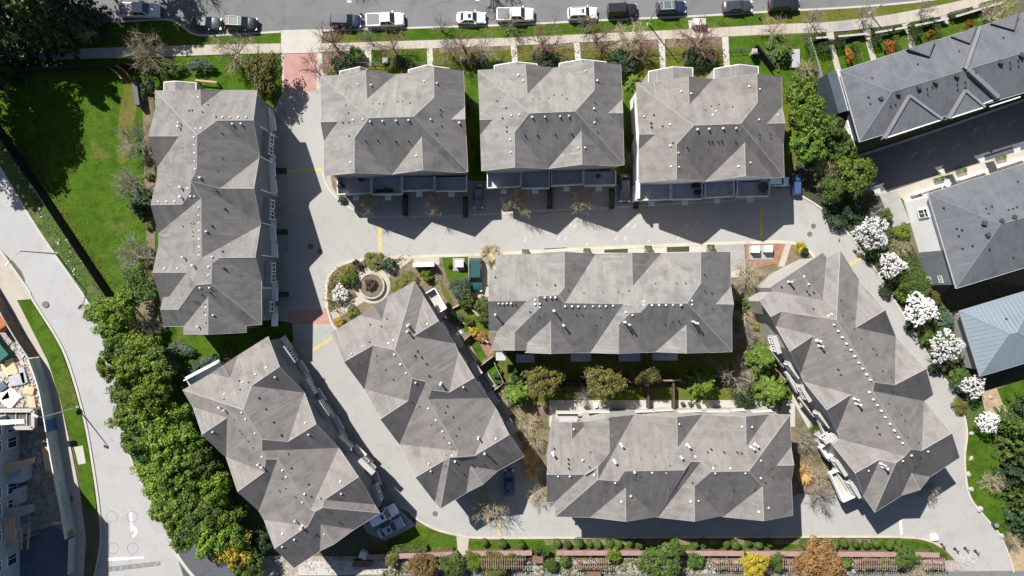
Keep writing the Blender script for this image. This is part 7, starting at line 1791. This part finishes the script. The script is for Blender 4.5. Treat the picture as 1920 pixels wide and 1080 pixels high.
# grey apartment building under construction: two lower storeys show inside the frame
bx, by = P(38, 772).x, P(38, 772).y
root = empty('apartment_building', (bx, by, 0)); tag(root, 'grey partly built apartment building in the lower left corner', 'building')
MB().prism([(0, 0), (0, -60), (-40, -60), (-40, 0)], 0, 22.8).build('wall', M['panel'], root)
MB().prism([(.1, .1), (.1, -60), (-40, -60), (-40, .1)], 22.8, 23.2).build('roof_slab', M['grey_board'], root)
for fl in range(7):
    z = .2 + fl * 3.2
    for k, y0 in enumerate((-1.9, -4.3, -11.2, -13.6, -17.5, -22, -26, -31)):
        w_ = empty('window', (0.02, y0, z + 1.6)); w_.parent = root
        mb = MB()
        for s_ in (-1, 1): mb.box((.05, s_ * .8, 0), (.12, .12, 1.9)); mb.box((.05, 0, s_ * .95), (.12, 1.72, .12))
        mb.box((.05, .2, 0), (.1, .08, 1.8)); mb.build('window_frame', M['white'], w_); MB().box((.02, 0, 0), (.05, 1.5, 1.8)).build('pane', M['glass'], w_)
def site_slab(nm, px, z, h, m_):
    v = [P(x, y, z) for x, y in px]; o = MB().prism([(p.x - bx, p.y - by) for p in v], z - h, z).build(nm, M[m_], root)
site_slab('balcony_slab', [(-40, 920), (-40, 880), (63, 858), (62, 868)], 3.4, .35, 'ply')
site_slab('balcony_slab', [(-40, 1004), (-40, 962), (62, 946), (64, 958)], 3.4, .35, 'grey_board')
site_slab('wall_panel', [(-40, 915), (-40, 890), (40, 872), (40, 905)], 2.6, 2.4, 'panel')
site_slab('pale_cladding', [(14, 954), (14, 922), (37, 914), (37, 946)], 1.8, 1.6, 'gutter')
site_slab('roof_edge', [(-40, 800), (-40, 790), (45, 786), (46, 794)], 6.5, .4, 'gutter')
for k in range(5): site_slab('joist', [(2 + 12 * k, 1030), (4 + 12 * k, 1030), (6 + 12 * k, 990), (4 + 12 * k, 990)], 2.9, .2, 'ply')
# low annex with open roof frame
ax, ay = P(62, 770, 3.2).x, P(62, 770, 3.2).y
root = empty('site_annex', (ax, ay, 0)); tag(root, 'low annex with dark parapet beside the apartment building', 'building')
MB().prism([(0, 0), (0, -2.6), (-14, -2.6), (-14, 0)], 0, 2.7).build('wall', M['siding_dark'], root)
for p, q in (((0, 0), (-14, 0)), ((0, 0), (0, -2.6)), ((0, -2.6), (-14, -2.6))): MB().bar((*p, 2.7), (*q, 2.7), .5, .6).build('parapet', M['gutter_grey'], root)
for k in range(8): MB().bar((-1.2 - 1.6 * k, -.3, 2.75), (-1.2 - 1.6 * k, -2.3, 2.75), .12, .14).build('joist', M['ply'], root)
# scaffold beside it
c = P(40, 985, 2); root = empty('scaffold', (c.x, c.y, .1), .1); tag(root, 'metal scaffold frame at the foot of the apartment building', 'scaffold')
for sx in (-1.2, 1.2):
    for sy in (-1.8, 0, 1.8): MB().tube([(sx, sy, 0), (sx, sy, 4)], [.05, .05], 6).build('post', M['pole'], root)
for z in (1.9, 3.8):
    for sx in (-1.2, 1.2): MB().tube([(sx, -1.8, z), (sx, 1.8, z)], [.045, .045], 6).build('rail', M['pole'], root)
    for sy in (-1.8, 0, 1.8): MB().tube([(-1.2, sy, z), (1.2, sy, z)], [.045, .045], 6).build('rail', M['pole'], root)
for k in range(3): MB().box((-.7 + .55 * k, 0, 3.9), (.45, 3.4, .05)).build('plank', M['ply'], root)
slab('site_asphalt', [(20, 1010), (100, 985), (140, 1004), (140, 1200), (0, 1200)], .05, .108, M['tarp'])
o = slab('safety_fence', [(141, 1005), (143, 1005), (141, 1070), (139, 1070)], .05, 1.6, M['panel'], kind=None); tag(o, 'site fence panel continuing below the hoarding', 'fence')

# patios on the upper side of the white walled building
for i, (a, b) in enumerate((((1703, 366), (1760, 348)), ((1790, 338), (1842, 321)), ((1858, 316), (1912, 298)))):
    pa, pb = P(*a), P(*b); root = empty('patio_wall', (pa.x, pa.y, 0)); tag(root, '%s white patio parapet along the white walled building, from the left' % ORD[i], 'wall', 'white patio parapets')
    MB().bar((0, 0, .1), (pb.x - pa.x, pb.y - pa.y, .1), .3, 1.1).build('parapet', M['white'], root); MB().bar((0, .0, 1.2), (pb.x - pa.x, pb.y - pa.y, 1.2), .42, .06).build('coping', M['gutter'], root)
for i, (a, b) in enumerate((((1770, 330), (1780, 350)), ((1846, 306), (1856, 328)))):
    o = strip('privacy_screen', [a, b], .12, .1, 2.0, M['siding_dark'], kind=None, sm=False); tag(o, '%s dark privacy screen between the white patios' % ('left', 'right')[i], 'screen')
for i, (x, y) in enumerate([(1760, 336), (1802, 321), (1876, 296)]):
    plant('hedge', 'patio_hedge', x, y, 9, .8, '%s clipped green hedge beside the dark lane, from the left' % ORD[i], 'leaf_mid', 'patio hedges', ry=.4, rot=.27)
for i, (x, y, m_) in enumerate([(1776, 343, 'grey_board'), (1733, 360, 'concrete')]):
    c = P(x, y, .8); root = empty('patio_table', (c.x, c.y, .15)); tag(root, ('grey round patio table between the white parapets', 'tan round patio table at the corner of the white wall')[i], 'table')
    MB().tube([(0, 0, .7), (0, 0, .76)], [.62, .62], 18).build('table_top', M[m_], root); MB().tube([(0, 0, 0), (0, 0, .7)], [.07, .05], 6).build('pedestal', M['dark_metal'], root)

rb = MB(); g_ = np.random.default_rng(21)
for k in range(200):
    p = P(g_.uniform(42, 108), g_.uniform(800, 985)); s_ = g_.uniform(.15, 1.2)
    if p.x > P(88 + (p.y - P(0, 800).y) * -.18, 0).x: continue
    rb.box((p.x, p.y, .12 + s_ * .08), (s_, s_ * g_.uniform(.06, .5), .12), g_.uniform(0, 3))
o = rb.build('site_debris', M['grey_board']); tag(o, 'grey boards and scraps in the shade beside the partly built building', 'debris', kind='stuff')
